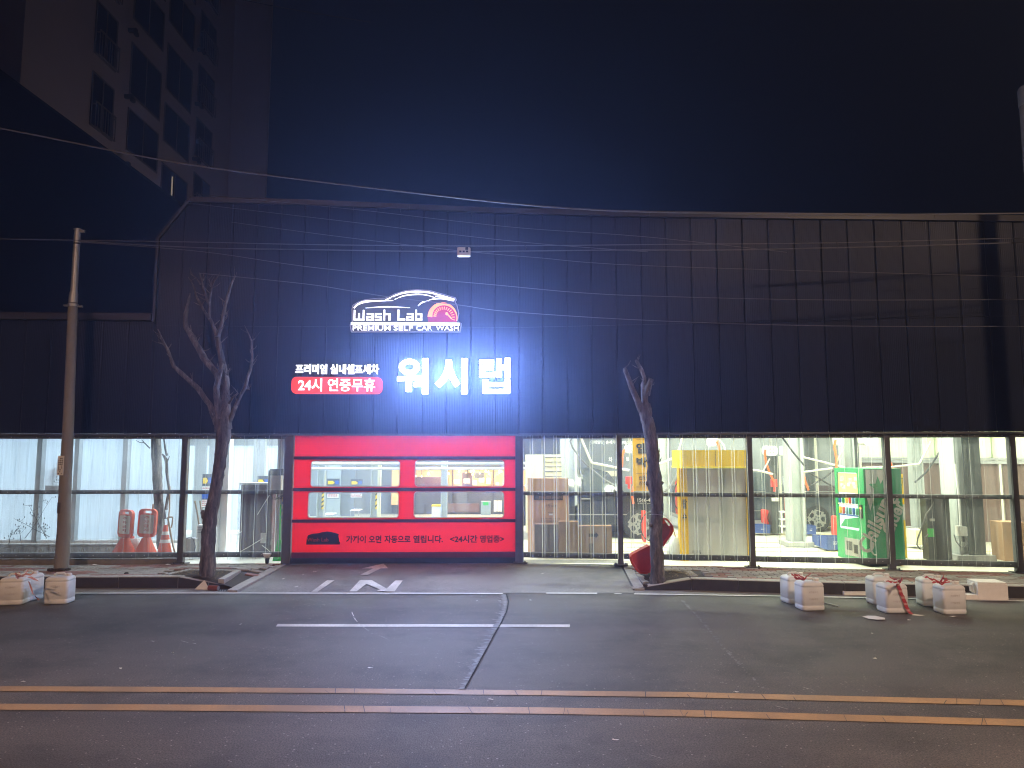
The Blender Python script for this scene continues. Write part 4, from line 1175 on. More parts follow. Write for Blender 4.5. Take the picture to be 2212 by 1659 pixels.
def wire(pts, Y0, Y1, r, label, m='cable'):
    P = []
    n = len(pts); tot = pts[-1][0]-pts[0][0]
    for i in range(n-1):
        p0, p1, p2, p3 = (Vector(q) for q in (pts[max(i-1,0)], pts[i], pts[i+1], pts[min(i+2,n-1)]))
        for k in range(5):
            t = k/5; q = .5*((2*p1)+(p2-p0)*t+(2*p0-5*p1+4*p2-p3)*t*t+(3*p1-p0-3*p2+p3)*t**3)
            P.append(OP(q.x, q.y, Y0+(Y1-Y0)*(q.x-pts[0][0])/tot))
    P.append(OP(pts[-1][0], pts[-1][1], Y1))
    mb = MB(); mb.tube(P, r, 6); o = mb.build('overhead_wire', M_[m], None, True)
    tag(o, label, 'wire', 'overhead wires across the facade')
wire([(-500,185),(0,277),(350,346),(580,379),(800,406),(1106,440),(1320,455),(1560,461),(1800,464),(2212,461),(2600,456)], 10.6, 10.2, .011, 'thick overhead cable sagging from upper left along the roof edge')
wire([(-500,505),(0,516),(178,519),(430,523),(658,528),(970,531),(1214,530),(1422,528),(1770,525),(2017,519),(2207,514),(2600,503)], YP-.1, 11.4, .008, 'upper strand of the wire pair running level from the utility pole')
wire([(172,521),(430,535),(658,539),(908,543),(1005,543.7),(1144,542),(1352,540),(1560,540),(1808,535),(1941,532),(2166,525),(2600,512)], YP-.1, 11.4, .010, 'lower strand of the wire pair carrying the small splice box')
wire([(172,523),(431,543),(655,575),(866,597),(1075,616),(1250,632),(1422,640),(1800,648),(2300,646)], YP, 12.0, .006, 'thin wire falling right from the pole, above the car logo sign')
wire([(430,590),(658,613),(762,629),(853,643),(985,658),(1110,674),(1422,693),(1800,704),(2300,705)], 12.4, 12.0, .006, 'thin wire crossing in front of the car logo sign')
wire([(430,420),(762,452),(971,476),(1144,494),(1400,512),(1700,545)], 12.8, 12.4, .005, 'faint thin wire just below the roof edge')
wire([(400,438),(745,478),(971,505.6),(1172,527),(1400,544)], 12.8, 12.2, .005, 'faint thin wire second below the roof edge')
wire([(500,480),(717,509),(915,533),(1016,544),(1155,556),(1422,575),(2300,600)], 12.6, 12.0, .005, 'faint thin wire passing down behind the splice box')
wire([(340,-40),(585,12),(800,48)], 30, 34, .02, 'dark wire crossing the top of the apartment block')
mb = MB(); p0, p1 = OP(987,552,11.45), OP(1016,534,11.45)
mb.rbox((p0.x+p1.x)/2, 11.5, p0.z, p1.x-p0.x, .12, p1.z-p0.z, .03)
bx = thing('splice_box', 'small cream splice box hanging on the wires above the logo', 'junction box', (( p0.x+p1.x)/2, 11.5, p0.z), None)
mb.build('case', M_['beige'], bx)
mb = MB()
for k in range(3): mb.box(p0.x+.04+k*.055, p0.x+.075+k*.055, 11.42, 11.438, (p0.z+p1.z)/2-.02, (p0.z+p1.z)/2+.005)
mb.box(p0.x+.14, p0.x+.185, 11.42, 11.438, p1.z-.05, p1.z); mb.build('clip', M_['black'], bx)
for i, (x, y) in enumerate(((490,531),(868,538),(1135,536),(1808,530),(1527,535),(1941,527))):
    p = OP(x, y, 11.6 if x > 1000 else 12.0); mb = MB()
    mb.tube([(p.x, p.y, p.z-.035), (p.x+.02, p.y-.02, p.z), (p.x-.01, p.y, p.z+.045)], .008, 6)
    tag(mb.build('wire_spacer', M_['black']), 'small dark spacer clip holding the level wire pair together', 'clip', 'spacer clips on the wire pair')
# pole at the right edge of the view
px_ = 11.1
a = OP(2203, 190, px_); pr = thing('lit_concrete_pole', 'pale concrete pole at the right edge lit orange from above', 'pole', (a.x+.15, px_, ZS))
mb = MB(); mb.lathe(a.x+.15, px_, [(.18,0.0),(.15,a.z-.35),(.145,a.z-.25)]); mb.build('shaft', M_['conc_pole'], pr, True)
mb = MB(); mb.lathe(a.x+.15, px_, [(.158,a.z-.30),(.160,a.z-.28),(.160,a.z-.02),(.14,a.z+.02),(.06,a.z+.04)]); mb.build('cap', M_['galv'], pr, True)

# ------------------------------------------------------------------ buildings behind
AX = -18.6
ap = thing('apartment_block', 'tall unlit beige apartment block rising behind the left roof', 'building', (AX, 45, 0))
mb = MB(); mb.box(AX-14, AX, 25.6, 46, 0, 48); mb.build('wall', M_['apart'], ap)
xe = onY(580, 200, 45).x
mb = MB(); mb.box(AX+.002, xe, 45, 45.3, 0, 48); mb.build('wall', M_['apart'], ap)
def apz(px, py):
    d = ray(px, py); t = AX/d.x; return d.y*t, H + d.z*t
def awin(y0, y1, z0, z1, rail=False, lit=False):
    fr = MB(); fr.box(AX-.02, AX+.05, y0-.08, y1+.08, z0-.09, z0-.002); fr.box(AX-.02, AX+.05, y0-.08, y1+.08, z1+.002, z1+.07)
    fr.box(AX-.02, AX+.05, y0-.08, y0-.002, z0, z1); fr.box(AX-.02, AX+.05, y1+.002, y1+.08, z0, z1)
    ym = (y0+y1)/2; fr.box(AX-.02, AX+.045, ym-.03, ym+.03, z0, z1)
    w = fr.build('window', M_['apart_rail'], ap)
    gl_ = MB(); gl_.box(AX+.004, AX+.02, y0, y1, z0, z1); gl_.build('pane', M_['apart_dark'], w)
    if rail:
        rl = MB()
        for k in range(9): yk = y0+(y1-y0)*k/8; rl.box(AX+.20, AX+.23, yk-.015, yk+.015, z0-.1, z0+1.0)
        rl.box(AX+.18, AX+.25, y0, y1, z0+1.0, z0+1.05); rl.box(AX+.18, AX+.25, y0, y1, z0-.14, z0-.1)
        rl.box(AX+.06, AX+.18, y0, y0+.05, z0+.9, z0+.95); rl.box(AX+.06, AX+.18, y1-.05, y1, z0+.9, z0+.95)
        rl.build('balcony_rail', M_['apart_rail'], w)
    if lit:
        lt = MB(); lt.box(AX+.022, AX+.026, y0+1.05, y0+1.20, z0+.5, z1-.25); lt.build('curtain_gap', M_['e_curtain'], w)
cols = []
for (pa, pbx) in ((202,252),(283,352),(361,418),(430,466)):
    cols.append((apz(pa, 100)[0], apz(pbx, 100)[0]))
zb1 = apz(283, 91)[1]                        # a window head of the second column
st_ = 3.35
for k in range(-4, 4):
    z1 = zb1 + k*st_
    for ci, (y0, y1) in enumerate(cols):
        hgt = (2.35, 2.0 if k % 2 else 2.5, 2.0 if k % 2 == 0 else 2.45, 2.2)[ci]
        dz = (.2, 0, -1.3, -.3)[ci]
        awin(y0+.1, y1-.1, z1+dz-hgt, z1+dz, ci in (0, 3), (ci == 2 and k == -1))
for y in (cols[1][0]-.35, cols[3][0]-.25):
    for k in range(-3, 4):
        pip = MB(); pip.box(AX+.05, AX+.45, y-.09, y+.09, zb1+k*st_+.3, zb1+k*st_+.48); pip.box(AX+.35, AX+.5, y-.12, y+.12, zb1+k*st_+.12, zb1+k*st_+.297)
        pip.build('gutter_bracket', M_['dark_grey'], ap)
# dark warehouse whose roof edge cuts across the block
wh = thing('dark_warehouse', 'unlit dark warehouse with sloping roof edge behind the left wing', 'building', (-20, 25.2, 0))
pts = [onY(390, 443, 25.0), onY(0, 155, 25.0), onY(-500, -210, 25.0)]
mb = MB(); mb.prism([(pts[0].x, 0), (pts[0].x, pts[0].z), (pts[1].x, pts[1].z), (pts[2].x, pts[2].z), (pts[2].x, 0)], 25.0, 25.4); mb.build('wall', M_['roof_dark'], wh)
mb = MB()
for a, b2 in zip(pts, pts[1:]):
    mb.add([(a.x,24.8,a.z),(b2.x,24.8,b2.z),(b2.x,25.45,b2.z),(a.x,25.45,a.z),(a.x,24.8,a.z+.10),(b2.x,24.8,b2.z+.10),(b2.x,25.45,b2.z+.10),(a.x,25.45,a.z+.10)],
           [(0,3,2,1),(4,5,6,7),(0,1,5,4),(1,2,6,5),(2,3,7,6),(3,0,4,7)])
mb.build('roof_edge', M_['coping'], wh)
# ------------------------------------------------------------------ inside the hall
ZI = ZS - .01
YB = 24.0
fl = MB(); fl.sheet([(-14,13.3,ZI-.004),(.13,13.58,ZI-.004),(8.8,12.45,ZI-.004),(15,11.6,ZI-.004),(15,30,ZI-.004),(-14,30,ZI-.004)])
struct('hall_floor', fl, M_['floor'])
cl = MB(); cl.sheet([(-14,13.4,4.62),(.13,13.7,4.62),(8.8,12.55,4.62),(15,11.8,4.62),(15,30,4.62),(-14,30,4.62)])
struct('hall_ceiling', cl, M_['ceil'])
rf = MB(); rf.slab([(-15,13.35),(.13,13.72),(8.8,12.6),(15,11.9),(15.2,30),(-15,30)], 4.64, 4.70); rf.build('roof', M_['roof_dark'], bld)
mb = MB(); mb.box(-14, 15, YB+.6, YB+.8, 0, 4.7); struct('back_wall', mb, M_['grey_wall'])
mb = MB(); mb.box(-13.6, -13.4, 13.6, 25, 0, 4.7); struct('left_end_wall', mb, M_['grey_wall'])
# oblique right wall: brown sheets below, rail, cream above
wa, wb_ = Vector((7.3, 23.6, 0)), Vector((13.6, 12.0, 0))
def rwall(s0, s1, off, z0, z1):
    d = (wb_-wa).normalized(); n = Vector((-d.y, d.x, 0)); L_ = (wb_-wa).length
    p, q = wa + d*(L_*s0) + n*off, wa + d*(L_*s1) + n*off
    nn = n*.05
    return [(p.x,p.y,z0),(q.x,q.y,z0),(q.x+nn.x,q.y+nn.y,z0),(p.x+nn.x,p.y+nn.y,z0),(p.x,p.y,z1),(q.x,q.y,z1),(q.x+nn.x,q.y+nn.y,z1),(p.x+nn.x,p.y+nn.y,z1)]
BF = [(0,3,2,1),(4,5,6,7),(0,1,5,4),(1,2,6,5),(2,3,7,6),(3,0,4,7)]
rw = MB(); rw.add(rwall(0,1,.0,0,2.02), BF); o_rw = struct('right_wall', rw, M_['brown_wall'])
rw = MB(); rw.add(rwall(0,1,.0,2.023,4.6), BF); rw.build('cream_wall', M_['cream_wall'], o_rw)
rw = MB(); rw.add(rwall(0,1,-.08,1.98,2.06), BF); rw.add(rwall(0,1,-.10,2.07,2.12), BF); rw.build('wall_rail', M_['galv'], o_rw)
M_['pale_green'] = mat('pale_green_stud', (.55, .68, .48), .5, var=.06)
for s in (.30,.40,.50,.60,.70,.80,.90):
    rw = MB(); rw.add(rwall(s,s+.009,-.06,2.13,4.62), BF); rw.build('stud', M_['pale_green'], o_rw)
for s in (.42,.62,.78):
    rw = MB(); rw.add(rwall(s,s+.004,-.06,.2,1.97), BF); rw.build('white_pipe', M_['pipe_white'], o_rw)
# floor lines and a drain slot
fm = MB()
for y in (15.1, 16.6, 18.3, 20.0): fm.box(.6, 10.5, y, y+.07, ZI-.003, ZI)
struct('floor_line', fm, M_['floor_line'])
fm = MB(); fm.box(2.5, 9.5, 15.75, 15.87, ZI-.003, ZI+.001); struct('floor_drain', fm, M_['dark_grey'])

# ceiling lights: fixture, tube and lamp
def area(name, loc, sx, sy, power, col, rot=(0,0,0)):
    l = bpy.data.lights.new(name, 'AREA'); l.shape = 'RECTANGLE'; l.size = sx; l.size_y = sy; l.energy = power; l.color = col
    o = bpy.data.objects.new(name, l); C.objects.link(o); o.location = loc; o.rotation_euler = rot; return o
def fixture(x, y, power, col):
    t = thing('ceiling_light', 'long tube light fixed under the hall ceiling', 'light', (x, y, 4.42), 'hall ceiling lights')
    mb = MB(); mb.box(x-.7, x+.7, y-.08, y+.08, 4.5, 4.56); mb.build('housing', M_['white_plastic'], t)
    mb = MB(); mb.tube([(x-.65,y,4.47),(x+.65,y,4.47)], .018, 8); mb.build('tube', M_['e_tube'], t)
    l = area('tube_lamp', (0,0,-.0), 1.3, .14, power*1.38, col); l.parent = t
COOL, NEUT, WARM = (.76,.89,1.0), (.88,.98,.94), (.93,1.0,.74)
for x, y, p, col in ((-8.6,18.4,430,COOL),(-8.6,22,380,COOL),(-11.2,19.5,370,COOL),(-5.4,15.6,140,COOL),(-5.6,20,190,COOL),(-2.4,16.8,150,NEUT),(-2.4,21.5,190,NEUT),
                     (.9,16.4,190,NEUT),(.9,20.5,220,NEUT),(3.6,15.4,200,WARM),(3.8,19,230,WARM),(6.6,14.6,220,WARM),(6.4,18,230,WARM),(9.0,14.4,220,WARM),(5.2,22.2,160,NEUT),(9.4,17.0,120,WARM),(-7.6,14.6,150,COOL),(-4.9,14.9,130,COOL),(1.5,13.85,110,WARM),(3.6,13.5,140,WARM),(5.8,13.2,130,WARM),(8.2,12.95,130,WARM)):
    fixture(x, y, p, col)
# flood lamp behind the second left bay
t = thing('flood_lamp', 'small bright flood lamp behind the sheet at the left opening head', 'light', OP(538, 943, 14.2))
p = OP(538, 941, 14.2); mb = MB(); mb.box(p.x-.08, p.x+.08, p.y+.02, p.y+.06, p.z-.05, p.z+.07); mb.build('housing', M_['galv'], t)
mb = MB(); mb.box(p.x-.045, p.x+.045, p.y+.008, p.y+.019, p.z-.03, p.z+.03); mb.build('lens', M_['e_spot'], t)

def column(name, label, px0, px1, Y, m, base=None, z1=4.6, hz=None, group='hall columns'):
    a, b2 = onY(px0, 1065, Y), onY(px1, 1065, Y)
    w = b2.x - a.x
    t = thing(name, label, 'column', ((a.x+b2.x)/2, Y+w/2, ZI), group)
    mb = MB()                                 # H section: two flanges and a web
    mb.box(a.x, a.x+w*.16, Y, Y+w*1.0, ZI, z1); mb.box(b2.x-w*.16, b2.x, Y, Y+w*1.0, ZI, z1); mb.box(a.x+w*.16, b2.x-w*.16, Y+w*.30, Y+w*.52, ZI, z1)
    mb.build('shaft', m, t)
    if base:
        mb = MB(); mb.box(a.x-.12, b2.x+.12, Y-.12, Y+w+.12, ZI, ZI+base); mb.build('footing', M_['grey_box'], t)
    if hz:
        mb = MB()
        zt1, zt0 = onY(px0, hz[0], Y).z, onY(px0, hz[1], Y).z
        mb.box(b2.x-w*.30, b2.x-w*.02, Y-.006, Y-.001, zt0, zt1); mb.build('warning_tape', M_['hazard'], t)
        mb = MB(); n = int((zt1-zt0)/.12)
        for k in range(n):
            z = zt0 + (k+.3)*(zt1-zt0)/n
            mb.add([(b2.x-w*.30,Y-.009,z),(b2.x-w*.02,Y-.009,z+.05),(b2.x-w*.02,Y-.009,z+.10),(b2.x-w*.30,Y-.009,z+.05)], [(0,1,2,3)])
        mb.build('tape_stripe', M_['black'], t)
    return t
column('steel_column', 'white steel column right of the left street tree, inside the hall', 471, 492, 14.75, M_['col_white'], None)
column('steel_column', 'grey steel column with warning tape just left of the red door', 597, 616, 14.6, M_['col'], None, hz=(1063, 1126))
column('steel_column', 'grey steel column behind the tall carton', 1212, 1247, 17.4, M_['col'])
column('steel_column', 'pale steel column left of the yellow booth', 1425, 1447, 16.3, M_['col'])
column('steel_column', 'wide grey steel column on a footing left of the green machine', 1706, 1738, 15.9, M_['col'], .10)
column('steel_column', 'grey steel column behind the green vending machine', 1826, 1850, 17.2, M_['col'])
column('steel_column', 'pale steel column with warning tape right of the yellow board', 1976, 1998, 17.0, M_['col'], .3, hz=(1080, 1135))
column('steel_column', 'thick grey column on a footing at the far right bay', 2066, 2122, 13.75, M_['col'], .12)
column('steel_column', 'grey column seen through the upper left door window', 800, 816, 19.5, M_['col'], None, hz=(1062, 1100))
column('steel_column', 'pale narrow column seen in the middle left of the door window', 815, 822, 19.0, M_['beige'], None)
column('steel_column', 'blue grey column in the left half of the left door windows', 684, 700, 20.0, M_['col'], None, hz=(1062, 1100))
column('steel_column', 'grey column between the orange walls in the right door windows', 952, 966, 22.0, M_['col'], None)
# dark face on the far right column
mb = MB(); mb.pbox(2084, 937, 2121, 1203, 13.74, -.02); tag(mb.build('dark_film', M_['glass']), 'dark glossy film hanging on the thick right column', 'film')

# frosted inner wall on the far left with leaning posts
iw = thing('frosted_partition', 'frosted blue white sheet partition with grey posts behind the left fence', 'partition', (-8, 15.4, ZI))
p0, p1 = onY(-60, 1166, 15.4), onY(392, 1162, 15.4)
x0 = -12.5; zb = p0.z
edges = [x0] + [onY(q, 1065, 15.4).x for q in (82, 163, 268, 394)]
for a, b2 in zip(edges, edges[1:]):
    mb = MB(); mb.box(a+.01, b2-.01, 15.42, 15.43, zb, 4.6); mb.build('frosted_sheet', M_['frost'], iw)
for q, w in ((82, 10.5), (163, 9), (268, 10.5), (395, 8)):
    x = onY(q, 1065, 15.3).x; mb = MB(); mb.box(x-w*.005, x+w*.005, 15.26, 15.40, zb-.02, 4.6); mb.build('post', M_['col'], iw)
mb = MB(); mb.box(x0, edges[-1], 15.3, 15.41, zb-.06, zb-.0); mb.build('sill', M_['white_plastic'], iw)
mb = MB(); a = onY(0, 1165, 14.6); mb.box(x0, onY(285, 1165, 14.6).x, 15.1, 15.28, ZI, zb-.062); struct('low_block_wall', mb, M_['gutter'])
# things behind the frosted sheets: dim shapes of cars and boards
for px0, px1, py0, py1, m, lab in ((250, 300, 1130, 1150, 'blue_sign', 'blue low shape'), (118, 136, 1000, 1048, 'red', 'red board')):
    mb = MB(); mb.pbox(px0, py0, px1, py1, 15.6, .03); tag(mb.build('panel_board', M_[m]), 'blurred %s seen through the frosted partition' % lab, 'board')
mb = MB(); mb.pbox(97, 1049, 137, 1064, 15.24, .03); tag(mb.build('small_plate', M_['grey_box']), 'small grey plate on the left partition post above the rail', 'plate')
# garden strip between fence and partition
gs = MB(); gs.slab([(-12.5,13.62),(onY(300,1180,14.1).x,13.7),(onY(300,1180,15).x,15.08),(-12.5,15.08)], ZI-.002, lambda x, y: ZI+.06+.05*math.sin(x*3+y*5)); struct('garden_soil', gs, M_['soil'])
wd = MB()
for k in range(420):
    x = random.uniform(-12, onY(310,1180,14.4).x); y = random.uniform(13.9, 15.0); h = random.uniform(.05, .3)
    a = random.uniform(0, 6.3); l = h*.5
    wd.sheet([(x,y,ZI+.05),(x+.008,y,ZI+.05),(x+math.cos(a)*l, y+math.sin(a)*l*.6, ZI+.05+h)])
o = wd.build('dry_weeds', M_['straw']); o['kind'] = 'stuff'
def stem(px0, py0, px1, py1, Y, leaves, label):
    t = thing('dry_weed', label, 'plant', onY(px0, py0, Y))
    mb = MB(); a, b2 = onY(px0,py0,Y), onY(px1,py1,Y)
    m_ = [a.lerp(b2, k/6)+Vector((random.uniform(-.015,.015),0,0)) for k in range(7)]
    mb.tube(m_, [.007-.0008*k for k in range(7)], 5); mb.build('stem', M_['soil'], t)
    mb = MB()
    for k in range(leaves):
        p = m_[random.randint(2, 6)]; q = Vector((random.uniform(-.12,.12), random.uniform(-.05,.05), random.uniform(-.02,.1)))
        mb.tube([p, p+q*.6, p+q], [.003,.002,.001], 4)
        mb.sheet([p+q, p+q+Vector((.012,.01,.02)), p+q+Vector((.0,.0,.045)), p+q+Vector((-.012,.01,.02))])
    mb.build('leaf', M_['soil'], t)
    return t
stem(100, 1163, 62, 1012+80, 14.6, 9, 'dry weed stem leaning left behind the left fence')
stem(55, 1163, 112, 1075, 14.8, 10, 'dry weed stem leaning right behind the left fence')
stem(108, 1160, 30, 1120, 14.7, 5, 'low dry weed stem sloping left behind the left fence')
for px, py, s in ((95,1140,12),(45,1150,9),(20,1158,8),(132,1040,6)):
    stem(px, py+18, px+random.uniform(-10,10), py-12, 14.6, s, 'small twiggy dry weed among those behind the left fence')['group'] = 'small dry weeds behind the fence'
# tree behind the fence
tr3 = thing('bare_tree', 'bare grey tree trunk standing behind the left fence sheet', 'tree', onY(349,1178,14.5), None)
mb = MB(); Z5 = lambda x, y, w: (301.7+.1984*x, 932.6+.1984*y, w*.1984)
limb(mb, [Z5(235,1270,105),Z5(232,1100,98),Z5(215,850,104),Z5(200,640,100),Z5(188,400,112),Z5(180,150,112),Z5(176,-60,112)], 14.5, 0, .06, 12)
limb(mb, [Z5(275,950,36),Z5(250,800,30),Z5(220,690,24)], 14.45, 0, .1, 8); mb.build('trunk', M_['bark'], tr3, True, split=60)
for pts in ([Z5(285,850,34),Z5(320,640,26),Z5(300,470,34),Z5(290,300,40),Z5(245,240,14)], [Z5(300,260,28),Z5(275,170,22),Z5(262,60,16)], [Z5(110,180,16),Z5(50,120,14),Z5(5,118,10),Z5(-40,95,8)], [Z5(50,122,10),Z5(25,90,8)], [Z5(300,330,16),Z5(325,265,8)]):
    mb = MB(); limb(mb, pts, 14.4, 0, .1, 7); mb.build('branch', M_['bark'], tr3, True, split=60)

# orange stands
def stand_sign(label, px, py_base, py_top, Y, plate_m, rotz, txt, ink, w=.36):
    b2 = onY(px, py_base, Y); zt = onY(px, py_top, Y).z
    h = zt - b2.z
    t = thing('parking_stand', label, 'sign stand', b2, 'orange parking stands'); t.rotation_euler = (0, R(2), rotz)
    mb = MB()
    mb.rbox(0, 0, 0, .36, .36, .04, .03, 3, rings=[(0,1),(1,1)]); mb.rbox(0, 0, .04, .33, .33, h*.34, .03, 3, rings=[(0,1),(.75,.50),(1,.36)])
    mb.build('base', M_['orange'], t, True, world=False)
    z0 = h*.40
    mb = MB(); mb.box(-.05, .05, -.03, .03, h*.34, z0+.03)
    v, f = fill_geo([rrect(-w/2, w/2, z0, h, .09), rrect(-w*.22, w*.22, h-.085, h-.035, .02)[::-1]], .06); mb.add(v, f, T(0,-.03,0)); mb.build('plate', M_['orange'], t, world=False)
    v, f = fill_geo([rrect(-w/2+.04, w/2-.04, z0+.07, h-.11, .03)], .004); mb = MB(); mb.add(v, f, T(0,-.036,0)); f_ = mb.build('face', M_[plate_m], t, world=False)
    mb = MB(); n = len(txt); hh = (h-.13-z0-.09)/n
    for k, ch in enumerate(txt):
        v, f = text_geo(ch, .10, hh*.72, .002, .02); mb.add(v, f, T(-.05, -.0385, h-.12-hh*(k+.9)))
    mb.build('lettering', M_[ink], f_, world=False)
    return t
stand_sign('orange parking stand turned sideways, left of its pair behind the fence', 267, 1201, 1101, 13.85, 'paper', R(-22), '주차금지', 'red_ink')
stand_sign('orange parking stand with grey face, right of its pair behind the fence', 313, 1201, 1099, 13.9, 'board', R(-4), '주차금지', 'red_ink', .36)
b2 = onY(355, 1200, 13.9)
cn = thing('traffic_cone', 'orange traffic cone with white bands behind the left fence', 'traffic cone', b2)
mb = MB(); mb.rbox(b2.x, b2.y, b2.z, .36, .36, .03, .04, 3); h = onY(355,1134,13.9).z-b2.z
mb.lathe(b2.x, b2.y, [(.14,b2.z+.03),(.125,b2.z+.08),(.03,b2.z+h),(.018,b2.z+h)]); mb.build('cone', M_['orange'], cn, True)
mb = MB()
for f0, f1 in ((.42,.53),(.68,.79)):
    r = lambda q: .14-.11*q+.003
    mb.lathe(b2.x, b2.y, [(r(f0),b2.z+h*f0),(r(f1),b2.z+h*f1)], 20)
mb.build('band', M_['white_ink'], cn, True)
def stick(name, label, cat, pts, Y, r, m, extra=None):
    mb = MB(); mb.tube([onY(x, y, Y) for x, y in pts], r, 7); o = mb.build(name, M_[m], None, True); tag(o, label, cat); return o
pk = thing('pickaxe', 'wooden handled pick leaning beside the traffic cone', 'tool', onY(376, 1194, 13.85))
mb = MB(); mb.tube([onY(x,y,13.85) for x, y in ((362,1118),(366,1136),(370,1160),(374,1180),(378,1195))], .016, 7); mb.build('handle', M_['wood'], pk, True)
mb = MB(); mb.tube([onY(x,y,13.84) for x, y in ((360,1120),(366,1117),(373,1117))], [.012,.02,.012], 6); mb.tube([onY(x,y,13.84) for x, y in ((373,1118),(372,1130),(370,1140))], .012, 6); mb.build('head', M_['wood'], pk, True)
stick('wooden_pole', 'wooden pole standing behind the grey faced parking stand', 'pole', ((331,1089),(327,1140),(324,1178)), 14.1, .016, 'wood')
stick('wooden_pole', 'wooden pole leaning between the tree trunk and cone', 'pole', ((367,1050),(366,1100),(361,1150)), 14.15, .013, 'wood')
stick('wooden_stick', 'left of two wooden sticks leaning left of the street tree', 'stick', ((421,1082),(426,1108),(430,1133)), 14.0, .016, 'wood')
stick('wooden_stick', 'right of two wooden sticks leaning left of the street tree', 'stick', ((432,1082),(436,1110),(438,1132)), 14.05, .014, 'wood')
b2 = onY(287, 1193, 14.3); jc = thing('fuel_can', 'cream plastic can with orange cap between the two parking stands', 'can', b2)
mb = MB(); mb.rbox(b2.x, b2.y, b2.z, .36, .22, .27, .05, 4, rings=[(0,.95),(.05,1),(.75,1),(1,.7)]); mb.build('body', M_['can'], jc, True)
mb = MB(); mb.cyl(b2.x-.04, b2.y, b2.z+.27, b2.z+.31, .05); mb.build('cap', M_['orange'], jc, True)
mb = MB(); mb.pbox(392, 1163, 421, 1199, 13.95, .22); g_ = tag(mb.build('grey_box', M_['grey_box']), 'square grey machine box on the floor behind the second post', 'box')
mb = MB(); mb.tube([onY(x,y,13.9) for x, y in ((403,1163),(412,1160),(418,1166),(422,1180),(419,1196))], .008, 6); tag(mb.build('cable', M_['black'], None, True), 'black cable looping over the square grey machine box', 'cable')
ac = thing('dehumidifier', 'white upright appliance left of the street tree behind the sheet', 'appliance', onY(431,1196,14.1))
mb = MB(); a, b2 = onY(424,1134,14.1), onY(439,1199,14.1); mb.rbox((a.x+b2.x)/2, 14.25, b2.z, b2.x-a.x, .28, a.z-b2.z, .03); mb.build('case', M_['white_plastic'], ac)
mb = MB()
for k in range(4): mb.box(a.x+.02, b2.x-.05, 14.105, 14.109, a.z-.06-k*.03, a.z-.05-k*.03)
mb.build('vent', M_['grey_box'], ac)

def info_board(label, px0, py0, px1, py1, Y):
    a, b2 = onY(px0, py0, Y), onY(px1, py1, Y); pm = (py0+py1)/2; x0, x1 = onY(px0,pm,Y).x, onY(px1,pm,Y).x
    t = thing('price_board', label, 'notice board', ((x0+x1)/2, Y, b2.z), 'hall price boards')
    h = a.z-b2.z; w = x1-x0
    mb = MB(); mb.box(x0, x1, Y, Y+.02, b2.z, a.z); mb.build('board', M_['dark_grey'], t)
    mb = MB(); z = a.z-h*.28; mb.prism([(x0+w*.08, z),(x0+w*.45, z),(x0+w*.62, z+h*.08),(x0+w*.45, z+h*.17),(x0+w*.08, z+h*.17)], Y-.004, Y-.001); mb.build('arrow', M_['hazard'], t)
    mb = MB(); mb.box(x0+w*.66, x1-w*.05, Y-.004, Y-.001, a.z-h*.27, a.z-h*.10); mb.box(x0+w*.04, x1-w*.04, Y-.004, Y-.001, b2.z+h*.28, b2.z+h*.44); mb.build('blue_field', M_['blue_sign'], t)
    mb = MB()
    for z0, z1 in ((.46,.64),(.03,.25)): mb.box(x0+w*.03, x1-w*.03, Y-.004, Y-.001, b2.z+h*z0, b2.z+h*z1)
    mb.build('white_field', M_['paper'], t)
    mb = MB()
    for z in (.50,.57,.07,.13,.19):
        x = x0+w*.08
        while x < x1-w*.15: q = random.uniform(.03,.12)*w; mb.box(x, x+q, Y-.007, Y-.005, b2.z+h*z, b2.z+h*(z+.035)); x += q+w*.04
    mb.build('print', M_['red_ink'], t)
info_board('price board with yellow arrow left of the street tree trunk', 436, 1024, 456, 1098, 16.6)
info_board('price board with yellow arrow above the wrapped brown panel', 555, 1028, 579, 1100, 17.2)
info_board('price board left in the left door windows', 706, 1034, 733, 1077, 21.5)
info_board('price board right in the left door windows', 757, 1035, 783, 1076, 21.5)
for k, (px0, px1, lab) in enumerate(((418, 441, 'left of the street tree'), (449, 470, 'right behind the street tree trunk'), (545, 570, 'above the wrapped brown panel'))):
    mb = MB(); mb.pbox(px0, 936, px1, 1170, 17.6, .1); tag(mb.build('blue_grey_panel', M_['col']), 'tall blue grey panel inside the hall %s' % lab, 'panel')
mb = MB(); a = onY(395, 1065, 18.4); b2 = onY(626, 1065, 18.4); mb.box(a.x-1.5, b2.x+.2, 18.4, 18.42, ZI+.1, 4.6); tag(mb.build('frosted_screen', M_['frost']), 'broad pale blue frosted screen behind the second left bay', 'screen')
mb = MB(); mb.box(a.x, b2.x+.2, 18.3, 18.36, 2.42, 2.62); tag(mb.build('cross_beam', M_['col']), 'grey cross beam over the pale frosted screen', 'beam')
# wrapped maroon panel
wp = thing('wrapped_panel', 'large dark maroon furniture panel wrapped in clear plastic', 'furniture', onY(549, 1198, 14.2))
a, b2 = onY(510, 1042, 14.2), onY(589, 1199, 14.2); x0, x1 = onY(510,1120,14.2).x, onY(589,1120,14.2).x
mb = MB(); mb.box(x0+.06, x1-.03, 14.25, 14.45, b2.z+.01, a.z-.05); mb.build('panel', M_['maroon'], wp)
vs_, fs = [], []
nx_, nz_ = 14, 18
mb = MB()
for j in range(nz_+1):
    for i in range(nx_+1):
        u, v_ = i/nx_, j/nz_
        vs_.append((x0+(x1-x0)*u, 14.235 + (.05 if i in (0, nx_) else 0) - .025*random.random(), b2.z+(a.z-b2.z)*v_ + random.uniform(-.012,.012)))
for j in range(nz_):
    for i in range(nx_):
        k = j*(nx_+1)+i; fs.append((k, k+1, k+nx_+2, k+nx_+1))
